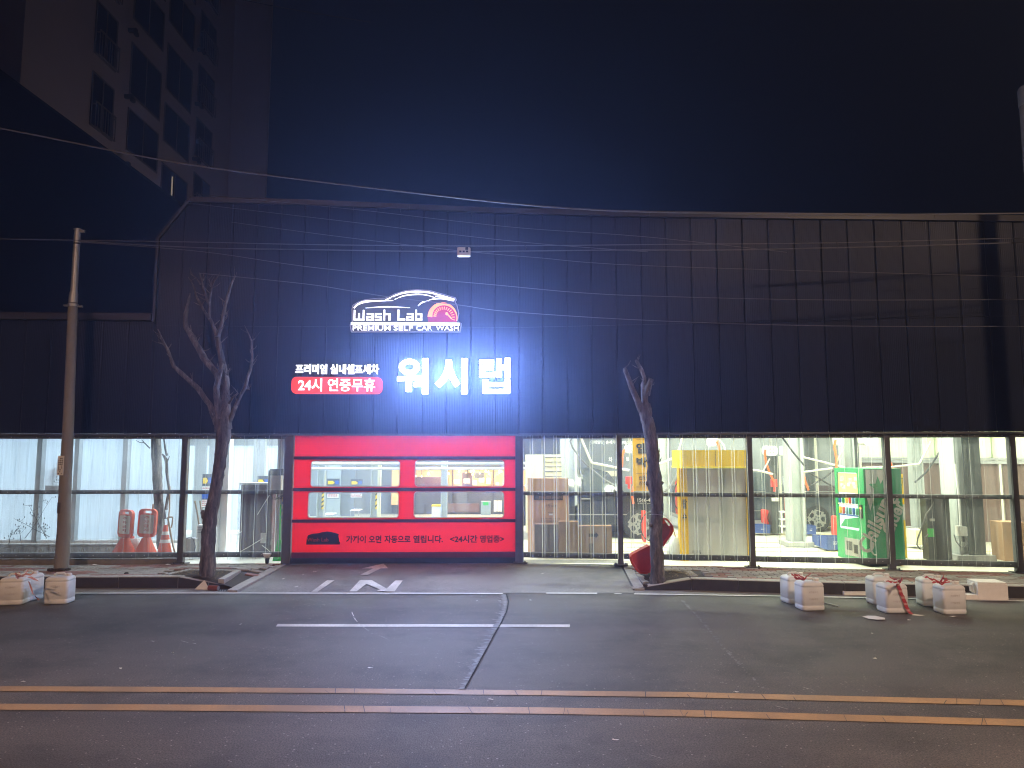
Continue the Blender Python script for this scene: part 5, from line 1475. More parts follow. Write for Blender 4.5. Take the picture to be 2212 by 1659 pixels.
mb.add(vs_, fs); mb.build('wrap', M_['wrap'], wp, True)
mb = MB(); mb.box(x0+.02, x1-.0, 14.24, 14.46, a.z-.045, a.z-.01); mb.build('white_top', M_['white_plastic'], wp)
mb = MB(); p = onY(569, 1162, 14.22); mb.box(p.x-.05, p.x+.05, 14.20, 14.205, p.z-.1, p.z+.1); mb.build('label', M_['board'], wp)
mb = MB()
for q in (((513,1195),(540,1180),(569,1162)), ((566,1178),(578,1187),(588,1196)), ((556,1112),(568,1092),(582,1070)), ((510,1155),(522,1148))):
    mb.tube([onY(x,y,14.2) for x, y in q], .006, 5)
mb.build('tape', M_['white_plastic'], wp)
# controller box hung on the door post
ct = thing('control_box', 'grey control box with dark lid hung beside the door post', 'control box', onY(594, 1060, 13.75))
mb = MB(); mb.pbox(579, 1016, 607, 1061, 13.72, .16); mb.build('case', M_['grey_box'], ct)
mb = MB(); mb.pbox(583, 1013, 614, 1027, 13.70, .03); mb.build('lid', M_['black'], ct)
mb = MB()
for k in range(4):
    x = 582+k*8; mb.tube([onY(x,1061,13.78), onY(x+3,1074+k*2,13.78), onY(x+12,1080-k*2,13.78), onY(611,1070+k*3,13.78)], .006, 5)
mb.build('cable', M_['black'], ct, True)
br = thing('broom', 'bright green broom standing beside the door post', 'broom', onY(604, 1212, 13.85))
mb = MB(); p, q = onY(604,1166,13.85), onY(601,1213,13.85); mb.add([(p.x-.03,13.83,p.z),(p.x+.03,13.83,p.z),(q.x+.09,13.80,q.z),(q.x-.10,13.80,q.z),(p.x-.03,13.87,p.z),(p.x+.03,13.87,p.z),(q.x+.09,13.90,q.z),(q.x-.10,13.90,q.z)], [(0,1,2,3),(4,7,6,5),(0,4,5,1),(1,5,6,2),(2,6,7,3),(3,7,4,0)]); mb.build('bristle', M_['green_plastic'], br)
mb = MB(); mb.tube([p, onY(606,1090,13.87)], .012, 6); mb.build('handle', M_['green_plastic'], br)
# small flood light standing on the pavement
p = onZ(577, 1217, ZS); gf = thing('ground_spotlight', 'small white spotlight on a black stake by the left door post', 'spotlight', p)
mb = MB(); mb.cyl(p.x, p.y, ZS, ZS+.10, .03, .045); mb.build('stake', M_['black'], gf)
mb = MB(); mb.lathe(p.x, p.y, [(.045,ZS+.10),(.08,ZS+.16),(.085,ZS+.19),(.06,ZS+.192)]); mb.build('head', M_['white_plastic'], gf, True)

# cartons behind the right of the door
bxs = thing('tall_carton', 'tall brown carton with dark print band beside the red door', 'carton', onY(1186, 1200, 14.4))
a, b2 = onY(1153,1033,14.4), onY(1228,1199,14.4); x0, x1 = onY(1153,1120,14.4).x, onY(1229,1120,14.4).x
mb = MB(); mb.add([(x0,14.4,ZI),(x1,14.4,ZI),(x1,14.6,ZI),(x0-.12,14.6,ZI),(x0,14.4,a.z),(x1,14.4,a.z),(x1,14.6,a.z),(x0-.12,14.6,a.z)], BF); mb.build('box', M_['carton'], bxs)
mb = MB(); p, q = onY(1190,1069,14.39), onY(1190,1080,14.39); mb.box(x0+.0, x1-.12, 14.392, 14.399, q.z, p.z); mb.build('print_band', M_['dark_ink'], bxs)
mb = MB()
ptext(mb, '스팟 6100', 1178, 1089, 1203, 1096, 14.392); ptext(mb, '배치용 4도', 1184, 1106, 1197, 1109, 14.392)
for k in range(2): ptext(mb, '주식회사 부품 포장 상자', 1168, 1119+k*5, 1210, 1122+k*5, 14.392)
ptext(mb, '취급주의', 1187, 1086.5, 1195, 1088, 14.392); mb.build('print', M_['dark_ink'], bxs)
mb = MB(); ptext(mb, '전자제품 포장제 안전취급주의', 1164, 1071.5, 1214, 1078, 14.389); mb.build('band_lettering', M_['carton'], bxs)
mb = MB(); mb.pbox(1186, 1109.5, 1194, 1113, 14.398, -.004); mb.build('sticker', M_['paper'], bxs)
def carton(label, px0, py0, px1, py1, Y, d, m, skew=0):
    t = thing('flat_carton', label, 'carton', onY((px0+px1)/2, py1, Y), 'flat cartons leaning behind the sheet')
    mb = MB(); mb.pbox(px0, py0, px1, py1, Y, d); mb.build('panel', M_[m], t); 
    mb = MB(); mb.pbox(px0+2, py0-1.2, px1-2, py0-.1, Y+.01, d-.02); mb.build('fold', M_['carton'], t); return t
carton('low dark carton leaning left of three cartons', 1155, 1133, 1207, 1199, 14.18, .09, 'carton_dark')
carton('narrow upright carton in the middle of three cartons', 1207, 1127, 1250, 1199, 14.05, .10, 'carton_dull')
c3 = carton('carton with black arrow print, right of three cartons', 1250, 1136, 1322, 1200, 14.1, .10, 'carton_dull')
mb = MB(); p = onY(1281,1156,14.09); mb.prism([(p.x-.08,p.z-.03),(p.x+.05,p.z-.03),(p.x+.05,p.z-.06),(p.x+.11,p.z),(p.x+.05,p.z+.06),(p.x+.05,p.z+.03),(p.x-.08,p.z+.03)], 14.090, 14.097); mb.build('arrow_print', M_['black_print'], c3)
mb = MB(); mb.pbox(1273, 1174, 1282, 1199, 14.096, -.004); mb.pbox(1308, 1140, 1311, 1199, 14.097, -.004); mb.build('tape', M_['carton_dark'], c3)
cb = thing('beige_cabinet', 'beige metal cabinet behind the top of the tall carton', 'cabinet', onY(1155, 1110, 17.0))
mb = MB(); mb.pbox(1136, 982, 1174, 1150, 17.0, .5); mb.build('body', M_['beige'], cb)
lv = thing('louvre_rack', 'cream slatted rack of shelves behind the tall carton', 'rack', onY(1195, 1110, 17.0))
mb = MB(); mb.pbox(1175, 982, 1213, 1150, 17.12, .3); mb.build('body', M_['beige'], lv)
for k in range(5):
    mb = MB(); mb.pbox(1177, 987+k*10.2, 1213, 988.6+k*10.2, 17.10, .02); mb.build('slat', M_['dark_grey'], lv)
mb = MB(); mb.pbox(1174, 983, 1177, 1150, 17.09, .03); mb.build('frame', M_['dark_grey'], lv)
# dark suv seen from the side behind cartons
def car(label, xf, Y, L_, h, m, facing=1, name='parked_car'):
    t = thing(name, label, 'car', (xf, Y+.9, ZI))
    k = h/1.6
    P = [(0,.32),(.05,.62),(.16,.86),(.62,.98),(1.25,1.06),(1.75,1.56),(2.2,1.66),(3.6,1.66),(4.2,1.50),(4.45,1.05),(4.6,.95),(4.62,.45),(4.5,.30)]
    pr = [(xf - facing*x*L_/4.62, ZI + z*k) for x, z in P]
    mb = MB(); n = len(pr)
    ys = [Y+.10, Y, Y, Y+.05]
    vs_ = []
    for (x, z) in pr:
        ins = .22 if z > ZI+1.2*k else .0
        vs_ += [(x, Y+ins, z), (x, Y+1.8-ins, z)]
    fs = [tuple((2*i, 2*((i+1) % n), 2*((i+1) % n)+1, 2*i+1)) for i in range(n)]
    fs += [tuple(2*i for i in range(n)), tuple(2*i+1 for i in range(n))[::-1]]
    mb.add(vs_, fs); mb.build('body', M_[m], t)
    for x0, x1 in ((1.62,2.55),(2.62,3.45),(3.52,4.2)):
        mb = MB(); q = lambda x: xf - facing*x*L_/4.62
        top = 1.58; tl = .28 if x0 < 1.7 else 0; tr_ = .12 if x1 > 4 else 0
        mb.add([(q(x0),Y+.01,ZI+1.10*k),(q(x1),Y+.01,ZI+1.10*k),(q(x1-tr_),Y+.19,ZI+top*k),(q(x0+tl),Y+.19,ZI+top*k)], [(0,1,2,3)])
        mb.build('side_window', M_['glass'], t)
    mb = MB(); mb.box(min(q(.3),q(4.4)), max(q(.3),q(4.4)), Y-.012, Y-.003, ZI+1.06*k, ZI+1.085*k); mb.box(min(q(.6),q(4.1)), max(q(.6),q(4.1)), Y-.015, Y-.003, ZI+.55*k, ZI+.575*k); mb.build('chrome_strip', M_['alloy'], t)
    mb = MB()
    for hx in (2.5, 3.3): mb.box(q(hx)-.12, q(hx)+.12, Y-.03, Y-.004, ZI+.92*k, ZI+.95*k)
    mb.build('door_handle', M_['alloy'], t)
    for wx in (.85, 3.65):
        w = bpy.data.objects.new('wheel', None); C.objects.link(w); w.parent = t
        cxw, czw, rw_ = q(wx), ZI+.34*k, .36*k
        mb = MB(); 
        ring = lambda r, y: [(cxw+r*math.cos(a*math.pi/12), y, czw+r*math.sin(a*math.pi/12)) for a in range(24)]
        A, B_, C_ = ring(rw_, Y-.03), ring(rw_*.66, Y-.045), ring(rw_, Y+.2)
        mb.add(A+B_+C_, [(i, (i+1)%24, 24+(i+1)%24, 24+i) for i in range(24)] + [(i, 48+i, 48+(i+1)%24, (i+1)%24) for i in range(24)]); mb.build('tyre', M_['tyre'], w, True)
        mb = MB(); mb.add(ring(rw_*.66, Y-.02), [tuple(range(24))]); mb.build('well', M_['black'], w)
        mb = MB()
        for s in range(5):
            a = s*2*math.pi/5; ca, sa = math.cos(a), math.sin(a)
            for dd in (-.07, .07):
                mb.add([(cxw-sa*(dd-.025)*1, Y-.04, czw+ca*(dd-.025)), (cxw+ca*rw_*.66-sa*(dd-.02)*1.4, Y-.045, czw+sa*rw_*.66+ca*(dd-.02)*1.4), (cxw+ca*rw_*.66-sa*(dd+.02)*1.4, Y-.045, czw+sa*rw_*.66+ca*(dd+.02)*1.4), (cxw-sa*(dd+.025), Y-.04, czw+ca*(dd+.025))], [(0,1,2,3)])
        mb.add(ring(rw_*.12, Y-.05), [tuple(range(24))])
        A, B_ = ring(rw_*.67, Y-.047), ring(rw_*.60, Y-.047); mb.add(A+B_, [(i,(i+1)%24,24+(i+1)%24,24+i) for i in range(24)])
        mb.build('rim', M_['alloy'], w)
    mb = MB(); mb.box(q(.12)-.1, q(.12)+.1, Y+.05, Y+.4, ZI+.74*k, ZI+.86*k); mb.build('headlight', M_['white_plastic'], t)
    return t
car('black car seen side on behind the cartons', onY(1415, 1130, 17.4).x + .25, 17.4, 3.55, 1.62, 'car_paint', 1)
car('grey car seen side on behind the wide grey column', onY(1822, 1130, 18.9).x + .1, 18.9, 4.4, 1.55, 'car_paint2', 1)
car('dark car behind the right bay in front of the brown wall', onY(2160, 1130, 16.4).x - .3, 16.6, 3.6, 1.5, 'car_paint', 1) if False else None

# wash booms, hoses, reels
def boom(label, pts, Y, r, m, name='wash_boom', cat='boom arm'):
    mb = MB(); mb.tube([onY(p[0], p[1], p[2] if len(p) > 2 else Y) for p in pts], r, 7); return tag(mb.build(name, M_[m], None, True), label, cat)
Z6 = lambda x, y: (1119.2+x*.1785, 927.1+y*.1785)
Z7 = lambda x, y: (1371.5+x*.1786, 927.1+y*.1786)
Z8 = lambda x, y: (1618.4+x*.1885, 927.1+y*.1885)
Z9 = lambda x, y: (1898+x*.1885, 927.1+y*.1885)
boom('cream bent tube arm above the black car', [Z6(740,60),Z6(800,200),Z6(880,390),Z6(900,410),Z6(1060,440),Z6(1340,500)], 16.4, .028, 'pipe_white')
boom('black hose loop hanging beside the cream tube arm', [Z6(740,85),Z6(660,90),Z6(632,150),Z6(660,220),Z6(760,360),Z6(860,460),Z6(1040,610),Z6(1180,690)], 16.45, .022, 'cable', 'hanging_hose', 'hose')
boom('cream straight tube arm left of the yellow booth', [Z7(240,440),Z7(340,405),Z7(480,345)], 16.0, .025, 'pipe_white')
boom('cream slanted tube arm rising above the yellow booth', [Z7(520,280),Z7(560,150),Z7(585,70)], 15.8, .022, 'pipe_white')
boom('black hose sagging left of the yellow booth', [Z7(290,770),Z7(380,740),Z7(470,640),Z7(540,510)], 15.6, .028, 'cable', 'hanging_hose', 'hose')
boom('cream hose arching over the yellow booth', [Z7(900,210),Z7(890,140),Z7(930,110),Z7(1020,130),Z7(1070,190),Z7(1095,260)], 16.2, .02, 'pipe_white', 'hanging_hose', 'hose')
boom('cream bent tube arm right of the wide grey column', [Z8(515,60),Z8(560,220),Z8(620,320),Z8(800,365),Z8(1095,440)], 16.6, .024, 'pipe_white')
boom('cream straight tube arm crossing behind the wide column', [Z8(450,495),Z8(640,490),Z8(950,448)], 16.9, .024, 'pipe_white')
boom('cream tube arm at the left of the fifth bay', [Z8(0,470),Z8(90,470),Z8(270,515)], 17.0, .026, 'pipe_white')
boom('thin cream brace rising left in the fifth bay', [Z8(160,480),Z8(235,340)], 17.0, .016, 'pipe_white')
boom('thin cream brace rising beside the green machine', [Z8(990,400),Z8(1080,220)], 16.8, .02, 'pipe_white')
boom('dark striped brace crossing the wide grey column', [Z8(370,80),Z8(500,260),Z8(640,425)], 15.75, .022, 'black')
boom('dark brace crossing down to the green machine', [Z8(640,470),Z8(860,600),Z8(1040,705)], 18.0, .022, 'black')
boom('dark brace crossing up behind the orange hose', [Z8(680,660),Z8(860,560),Z8(1085,380)], 18.1, .02, 'black')
boom('dark diagonal brace across the sixth bay', [Z9(415,610),Z9(540,500),Z9(655,330),Z9(790,100),Z9(785,30)], 15.6, .020, 'black')
boom('white bent pipe on the wall behind the green machine', [Z8(1300,440),Z8(1530,430)], 17.6, .02, 'pipe_white', 'wall_pipe', 'pipe')
boom('white bent pipe arm above the yellow board', [Z9(0,440),Z9(150,432),Z9(460,400),Z9(480,370),Z9(600,140)], 16.9, .022, 'pipe_white')
for lab, pts, Y in (('orange hose hanging at the left of the fifth bay', [Z8(185,235),Z8(180,300),Z8(200,400),Z8(235,500),Z8(285,600)], 17.6), ('orange hose hanging beside the green vending machine', [Z8(990,125),Z8(975,200),Z8(1000,330),Z8(1000,450),Z8(1010,560),Z8(1030,680)], 16.2),
                    ('short orange hose right of the wide grey column', [Z8(622,520),Z8(645,600),Z8(680,700)], 17.8), ('orange hose hanging left of the yellow banner', [Z6(1285,240),Z6(1262,330),Z6(1255,460)], 16.6),
                    ('orange hose below the red holder by the banner', [Z6(1395,690),Z6(1380,790),Z6(1395,900)], 16.6), ('orange hose above the yellow board', [Z9(128,370),Z9(160,450),Z9(190,515)], 17.2), ('red hose above the yellow booth', [Z7(990,150),Z7(1015,200),Z7(1020,260)], 16.4)):
    boom(lab, pts, Y, .026, 'hose_or', 'orange_hose', 'hose')
def reel(label, px0, py0, px1, py1, Y):
    t = thing('hose_reel', label, 'hose reel', onY((px0+px1)/2, py1, Y), 'white hose reels')
    a, b2 = onY(px0, py0, Y), onY(px1, py1, Y)
    mb = MB(); v, f = fill_geo([rrect(a.x, b2.x, b2.z, a.z, min(.09, (b2.x-a.x)*.3))], .28); mb.add(v, f, T(0,Y,0)); mb.build('case', M_['white_plastic'], t)
    mb = MB(); cx, cz = (a.x+b2.x)/2, (a.z+b2.z)/2
    for q in ((-.04,-.04),(.04,-.04),(-.04,.04),(.04,.04)): mb.box(cx+q[0]-.018, cx+q[0]+.018, Y-.006, Y-.001, cz+q[1]-.018, cz+q[1]+.018)
    mb.build('slot', M_['grey_box'], t)
    mb = MB(); mb.box(cx-.03, cx+.03, Y+.05, Y+.1, a.z, 4.6); mb.build('hanger', M_['galv'], t)
reel('white hose reel left in the fifth bay', *Z8(188,190), *Z8(330,305), 17.6)
reel('narrow white hose reel second in the fifth bay', *Z8(392,195), *Z8(440,305), 17.8)
reel('white hose reel above the left of the green machine', *Z8(1015,40), *Z8(1090,185), 16.3)
reel('large white hose reel right above the green machine', *Z8(1305,30), *Z8(1480,185), 16.3)
reel('white hose reel left of the yellow banner', *Z6(1310,190), *Z6(1400,290), 16.7)
reel('white hose reel above the yellow booth', *Z7(905,110), *Z7(985,205), 16.5)
def machine(label, px0, px1, py0, py1, Y, name='washer_pillar'):
    t = thing(name, label, 'washer', onY((px0+px1)/2, py1, Y)); mb = MB(); mb.pbox(px0, py0, px1, py1, Y, .35); mb.build('body', M_['col_dark'], t)
    mb = MB(); mb.pbox(px0+2, 1075, px1-1, 1083, Y-.006, .004); mb.build('panel', M_['paper'], t)
    mb = MB(); mb.pbox(px1-1, py0, px1+5, py1, Y+.1, .08); mb.build('pipe', M_['pipe_white'], t)
machine('dark washer pillar with white plate at the left of the fifth bay', 1665, 1684, 985, 1152, 18.1)
machine('dark washer pillar right of the wide column', 1748, 1762, 940, 1150, 19.4)
machine('dark pillar behind the green vending machine', 1838, 1858, 937, 1140, 17.9)
for lab, q0, q1, Y in (('red gun holder in the fifth bay', Z8(264,575), Z8(322,715), 17.9), ('red gun holder left of the yellow banner', Z6(1308,575), Z6(1380,720), 16.9)):
    t = thing('gun_holder', lab, 'holder', onY(q0[0], q1[1], Y)); mb = MB(); mb.pbox(q0[0], q0[1], q1[0], (q0[1]+q1[1])/2+3, Y, .12); mb.build('cup', M_['red'], t)
    mb = MB(); mb.pbox(q0[0]+4, (q0[1]+q1[1])/2+3.1, q1[0]-3, q1[1], Y+.03, .06); mb.build('barrel', M_['red'], t)
for lab, q0, q1, Y in (('red drum box with hose left in the fifth bay', Z8(178,925), Z8(232,1092), 18.3), ('red drum box left of the green machine', Z8(1005,1000), Z8(1075,1240), 15.6), ('red stand behind the topped street tree', Z6(1518,980), Z6(1552,1370), 16.2), ('narrow red post in the fifth bay', Z8(447,770), Z8(478,1090), 18.4), ('red panel behind the booth post', Z7(518,580), Z7(553,1035), 16.4)):
    t = thing('red_box', lab, 'machine', onY((q0[0]+q1[0])/2, q1[1], Y)); mb = MB(); a, b2 = onY(*q0, Y), onY(*q1, Y); v, f = fill_geo([rrect(a.x, b2.x, b2.z, a.z, .05)], .3); mb.add(v, f, T(0, Y, 0)); mb.build('case', M_['red'], t)
    mb = MB(); c_ = Vector(((a.x+b2.x)/2+.12, Y-.04, (a.z+b2.z)/2)); r_ = min(.42, (a.z-b2.z)*.45)
    mb.tube([c_+Vector((r_*.7*math.cos(k*.42), .02*math.sin(k*.84), r_*math.sin(k*.42))) for k in range(16)], .014, 5); mb.build('hose', M_['black'], t, True)
def crate(label, q0, q1, Y, d=.35):
    t = thing('blue_crate', label, 'crate', onY((q0[0]+q1[0])/2, q1[1], Y), 'blue plastic crates in the hall')
    pm = (q0[1]+q1[1])/2; x0, x1 = onY(q0[0], pm, Y).x, onY(q1[0], pm, Y).x; z1, z0 = onY(q0[0], q0[1], Y).z, onY(q0[0], q1[1], Y).z
    mb = MB(); w = .012
    mb.box(x0,x1,Y,Y+w,z0,z1); mb.box(x0,x1,Y+d-w,Y+d,z0,z1); mb.box(x0,x0+w,Y+w,Y+d-w,z0,z1); mb.box(x1-w,x1,Y+w,Y+d-w,z0,z1); mb.box(x0+w,x1-w,Y+w,Y+d-w,z0,z0+w)
    for z in (z1-.03, (z0+z1)/2): mb.box(x0-.01,x1+.01,Y-.012,Y-.001,z,z+.022)
    mb.build('tray', M_['blue_crate'], t)
    mb = MB(); cz = z0+(z1-z0)*.42; cx = (x0+x1)/2; v, f = text_geo('SGP', (x1-x0)*.3, (z1-z0)*.22, .002, .03); mb.add(v, f, T(cx-(x1-x0)*.15, Y-.006, cz)); mb.build('print', M_['white_ink'], t)
crate('blue crate left in the fifth bay beside the washer pillar', Z8(75,1098), Z8(240,1192), 18.0)
crate('blue crate right of the wide grey column', Z8(655,1105), Z8(765,1205), 18.0)
crate('blue crate nearest, in front of the green machine', Z8(890,1235), Z8(1085,1382), 15.1)
crate('blue crate half hidden left of the nearest crate', Z8(800,1228), Z8(880,1345), 15.55)
st = thing('step_stool', 'white metal step stool left of the wide grey column', 'step stool', onY(*Z8(420,1190), 17.6))
mb = MB()
for x in (368, 470): mb.pbox(*Z8(x,945), *Z8(x+12,1192), 17.6, .03)
mb.build('frame', M_['white_plastic'], st)
for y in (945, 1030, 1112):
    mb = MB(); mb.pbox(*Z8(380,y), *Z8(470,y+14), 17.59, .25); mb.build('step', M_['white_plastic'], st)
# dark back panels with white writing
bp_ = thing('grey_sign_wall', 'grey panel wall with white Korean lettering behind the black car', 'sign wall', onY(1310, 1060, 18.9))
mb = MB(); a = onY(1236,935,18.9); b2 = onY(1430,1150,18.9); mb.box(a.x, b2.x, 18.9, 19.0, ZI, 4.6); mb.build('panel', M_['grey_wall'], bp_)
mb = MB(); ptext(mb, '(디테일링) 손세차', *Z6(862,135), *Z6(1180,188), 18.89, bold=.03); ptext(mb, '광택/유리', *Z6(1230,140), *Z6(1395,190), 18.89, bold=.03); ptext(mb, '차', *Z6(1095,335), *Z6(1140,400), 18.89, bold=.03); ptext(mb, '동', *Z6(1305,335), *Z6(1345,385), 18.89, bold=.03); mb.build('lettering', M_['white_ink'], bp_)
mb = MB(); mb.pbox(*Z6(740,505), *Z6(1200,570), 18.88, -.02); mb.pbox(*Z6(740,610), *Z6(1150,650), 18.88, -.02); mb.build('beige_stripe', M_['beige'], bp_)
mb = MB(); mb.box(onY(1450,1000,19.6).x, onY(1830,1000,19.6).x, 19.6, 19.7, 1.35, 4.6); tag(mb.build('grey_screen', M_['grey_wall']), 'grey ribbed screen wall hanging behind the fifth bay', 'screen')
mb = MB(); mb.box(onY(1120,1000,20.6).x, onY(1240,1000,20.6).x, 20.6, 20.7, 1.9, 4.6); tag(mb.build('dark_shelf_wall', M_['dark_grey']), 'dark shelf wall above the beige cabinet', 'shelf')
# yellow banner
bn = thing('yellow_banner', 'tall yellow banner with black Korean lettering behind the topped tree', 'banner', onY(1386, 1100, 14.25))
mb = MB(); mb.pbox(1367, 930, 1413, 1061, 14.25, .008); mb.build('cloth', M_['banner'], bn)
mb = MB(); ptext(mb, '세차', *Z6(1432,60), *Z6(1520,100), 14.242, bold=.0); ptext(mb, '옐', *Z6(1428,168), *Z6(1560,296), 14.242, bold=.04); ptext(mb, '박', *Z6(1432,340), *Z6(1570,458), 14.242, bold=.04)
ptext(mb, '신용카', *Z6(1460,560), *Z6(1610,612), 14.242, bold=.015); ptext(mb, '삼성카', *Z6(1462,628), *Z6(1610,680), 14.242, bold=.015)
for y in (120, 532, 697): mb.pbox(*Z6(1430,y), *Z6(1640,y+4), 14.242, .003)
mb.build('lettering', M_['black_print'], bn)
pnl = thing('black_notice', 'black notice panel with white numbers below the yellow banner', 'notice', onY(1390, 1110, 14.25))
mb = MB(); mb.pbox(1372, 1068, 1422, 1102, 14.25, .02); mb.build('panel', M_['black'], pnl)
mb = MB(); ptext(mb, '1566-4', *Z6(1445,836), *Z6(1600,878), 14.242, bold=.02); ptext(mb, '설치문의 yes', *Z6(1445,888), *Z6(1600,908), 14.242); mb.build('lettering', M_['white_ink'], pnl)
# yellow booth
yb_ = thing('yellow_booth', 'yellow topped spin dryer booth with grey back behind the sheet', 'booth', onY(1550, 1210, 13.9))
Yb = 13.75
def bx0(q): return onY(*Z7(q, 900), Yb).x
zt1, zt0 = onY(*Z7(900,252), Yb).z, onY(*Z7(900,450), Yb).z
xa, xb = onY(*Z7(575,350), Yb).x, onY(*Z7(1367,350), Yb).x
mb = MB(); mb.box(xa, xb, Yb, Yb+.9, zt0, zt1); mb.build('canopy', M_['yellow'], yb_)
M_['yellow_lit'] = mat('yellow_trim', (.85, .70, .02), .4, var=.05)
mb = MB(); mb.box(xa-.01, xb+.01, Yb-.015, Yb+.91, zt0-.035, zt0-.003); mb.build('canopy_trim', M_['yellow_lit'], yb_)
mb = MB(); mb.box((xa+xb)/2, (xa+xb)/2+.008, Yb-.003, Yb, zt0+.01, zt1-.01); mb.build('seam', M_['dark_ink'], yb_)
xc, xd = onY(1487, 1100, Yb).x, onY(1621, 1100, Yb).x
mb = MB(); mb.box(xc, xd-.06, Yb+.06, Yb+.12, ZI, zt0-.04); mb.build('grey_back', M_['booth_grey'], yb_)
mb = MB(); mb.box(xc-.02, xc-.001, Yb+.03, Yb+.75, ZI, zt0-.04); mb.box(xc-.16, xc-.021, Yb+.03, Yb+.2, ZI, zt0-.04); mb.build('side_panel', M_['yellow'], yb_)
mb = MB(); mb.box(xd-.058, xd-.03, Yb+.03, Yb+.75, ZI, zt0-.04); mb.build('side_panel', M_['yellow'], yb_)
mb = MB()
for ch, y0, y1 in (('탈',845,960),('수',1010,1115)): ptext(mb, ch, *Z7(578,y0), *Z7(628,y1), Yb+.026, .003, .03)
mb.build('lettering', M_['dark_ink'], yb_)
mb = MB(); p, q = onY(*Z7(690,1465), Yb+.05), onY(*Z7(795,1500), Yb+.05); mb.box(p.x, q.x, Yb+.045, Yb+.058, q.z, p.z); mb.build('outlet_plate', M_['grey_box'], yb_)
mb = MB(); mb.tube([(p.x+.05,Yb+.03,q.z), (p.x+.04,Yb+.02,q.z-.06), (p.x+.12,Yb+.02,q.z-.07), (q.x,Yb+.03,q.z+.02)], .005, 5); mb.build('outlet_cable', M_['black'], yb_)
# bag and pole
b2 = onY(*Z7(512,1600), 14.0); bg = thing('rubbish_bag', 'tied grey white rubbish bag left of the yellow booth', 'bag', b2)
mb = MB(); vs_, fs = [], []
prof = [(.15,0),(.20,.06),(.205,.16),(.18,.27),(.13,.36),(.07,.41),(.03,.43)]
for r, z in prof:
    for k in range(18):
        a = 2*math.pi*k/18; rr = r*(1+.10*math.sin(3*a+z*20)+random.uniform(-.05,.05)); vs_.append((b2.x+rr*math.cos(a), b2.y+rr*math.sin(a)*.8, ZI+z))
for i in range(len(prof)-1):
    for k in range(18): fs.append((i*18+k, i*18+(k+1)%18, (i+1)*18+(k+1)%18, (i+1)*18+k))
fs.append([(len(prof)-1)*18+k for k in range(18)]); mb.add(vs_, fs); mb.build('body', M_['bag'], bg, True)
mb = MB(); mb.tube([(b2.x-.02,b2.y,ZI+.42),(b2.x-.05,b2.y,ZI+.52),(b2.x-.07,b2.y,ZI+.60)], .012, 6); mb.build('stick', M_['wood'], bg)
# ------------------------------------------------------------------ green vending machine
cx_, cy0 = onY(1873, 1120, 13.05).x, 13.05
vm = thing('vending_machine', 'green drinks vending machine with lit display and silver script, behind the sheet', 'vending machine', (0,0,0))
VW, VD, VH = .86, .74, 1.76; va = R(-80)
# place so that the front right corner stands at cx_, cy0
c_, s_ = math.cos(va), math.sin(va); lx, ly = VW/2, -VD/2
vm.location = (cx_-(lx*c_-ly*s_), cy0-(lx*s_+ly*c_), ZI); vm.rotation_euler = (0, 0, va)
def vp(name, mb, m, smooth=False, par=None): return mb.build(name, M_[m], par or vm, smooth, world=False)
mb = MB(); mb.box(-VW/2, VW/2, -VD/2+.02, VD/2, .06, VH); vp('cabinet', mb, 'green_dark')
mb = MB(); mb.box(-VW/2+.05, VW/2-.05, -VD/2+.05, VD/2-.05, 0, .06); vp('foot', mb, 'black')
v, f = fill_geo([[(-VW/2+.004,.07),(VW/2-.004,.07),(VW/2-.004,VH-.004),(-VW/2+.004,VH-.004)], rrect(-.36,.24,.62,VH-.08,.03)[::-1]], .05); mb = MB(); mb.add(v, f, T(0,-VD/2-.03,0)); vp('front_door', mb, 'green')
mb = MB(); mb.box(-.37, .25, -VD/2+.0, -VD/2+.018, .61, VH-.07); vp('display_back', mb, 'e_display')
mb = MB(); mb.box(-.35, .23, -VD/2-.006, -VD/2-.001, VH-.46, VH-.10); po = vp('poster', mb, 'e_poster')
mb = MB()
for k in range(10): 
    x, z = random.uniform(-.30, .14), random.uniform(VH-.42, VH-.2); mb.box(x, x+.09, -VD/2-.011, -VD/2-.007, z, z+.07)
vp('poster_print', mb, 'paper', par=po)
cols_ = ['blue_sign','green','hazard','red','litter_blue','green_dark']
for r, z in enumerate((1.10, .90)):
    mb = MB(); mb.box(-.36, .24, -VD/2-.025, -VD/2-.001, z-.03, z-.005); sh = vp('shelf', mb, 'blue_sign' if r else 'white_plastic')
    for k in range(6):
        mb = MB(); x = -.31+k*.098; mb.lathe(x, -VD/2-.012, [(.022,z),(.028,z+.01),(.028,z+.11),(.02,z+.125)], 10); vp('drink_can', mb, cols_[(k+r*2) % 6], True, par=sh)
mb = MB(); mb.add([(-.34,-VD/2-.006,.66),(.20,-VD/2-.006,.66),(.22,-VD/2-.006,.86),(-.20,-VD/2-.006,.80)], [(0,1,2,3)]); vp('lower_poster', mb, 'green')
mb = MB(); mb.box(-.18, .26, -VD/2-.045, -VD/2-.031, .14, .46); dl_ = vp('delivery_flap', mb, 'grey_box')
mb = MB(); mb.box(-.12, .04, -VD/2-.05, -VD/2-.046, .24, .40); mb.box(.08, .2, -VD/2-.05, -VD/2-.046, .20, .36); vp('flap_window', mb, 'black', par=dl_)
mb = MB(); mb.box(.28, .36, -VD/2-.045, -VD/2-.031, .86, 1.10); vp('coin_panel', mb, 'black')
mb = MB(); mb.box(.29, .35, -VD/2-.049, -VD/2-.046, 1.02, 1.06); vp('price_tag', mb, 'hazard')
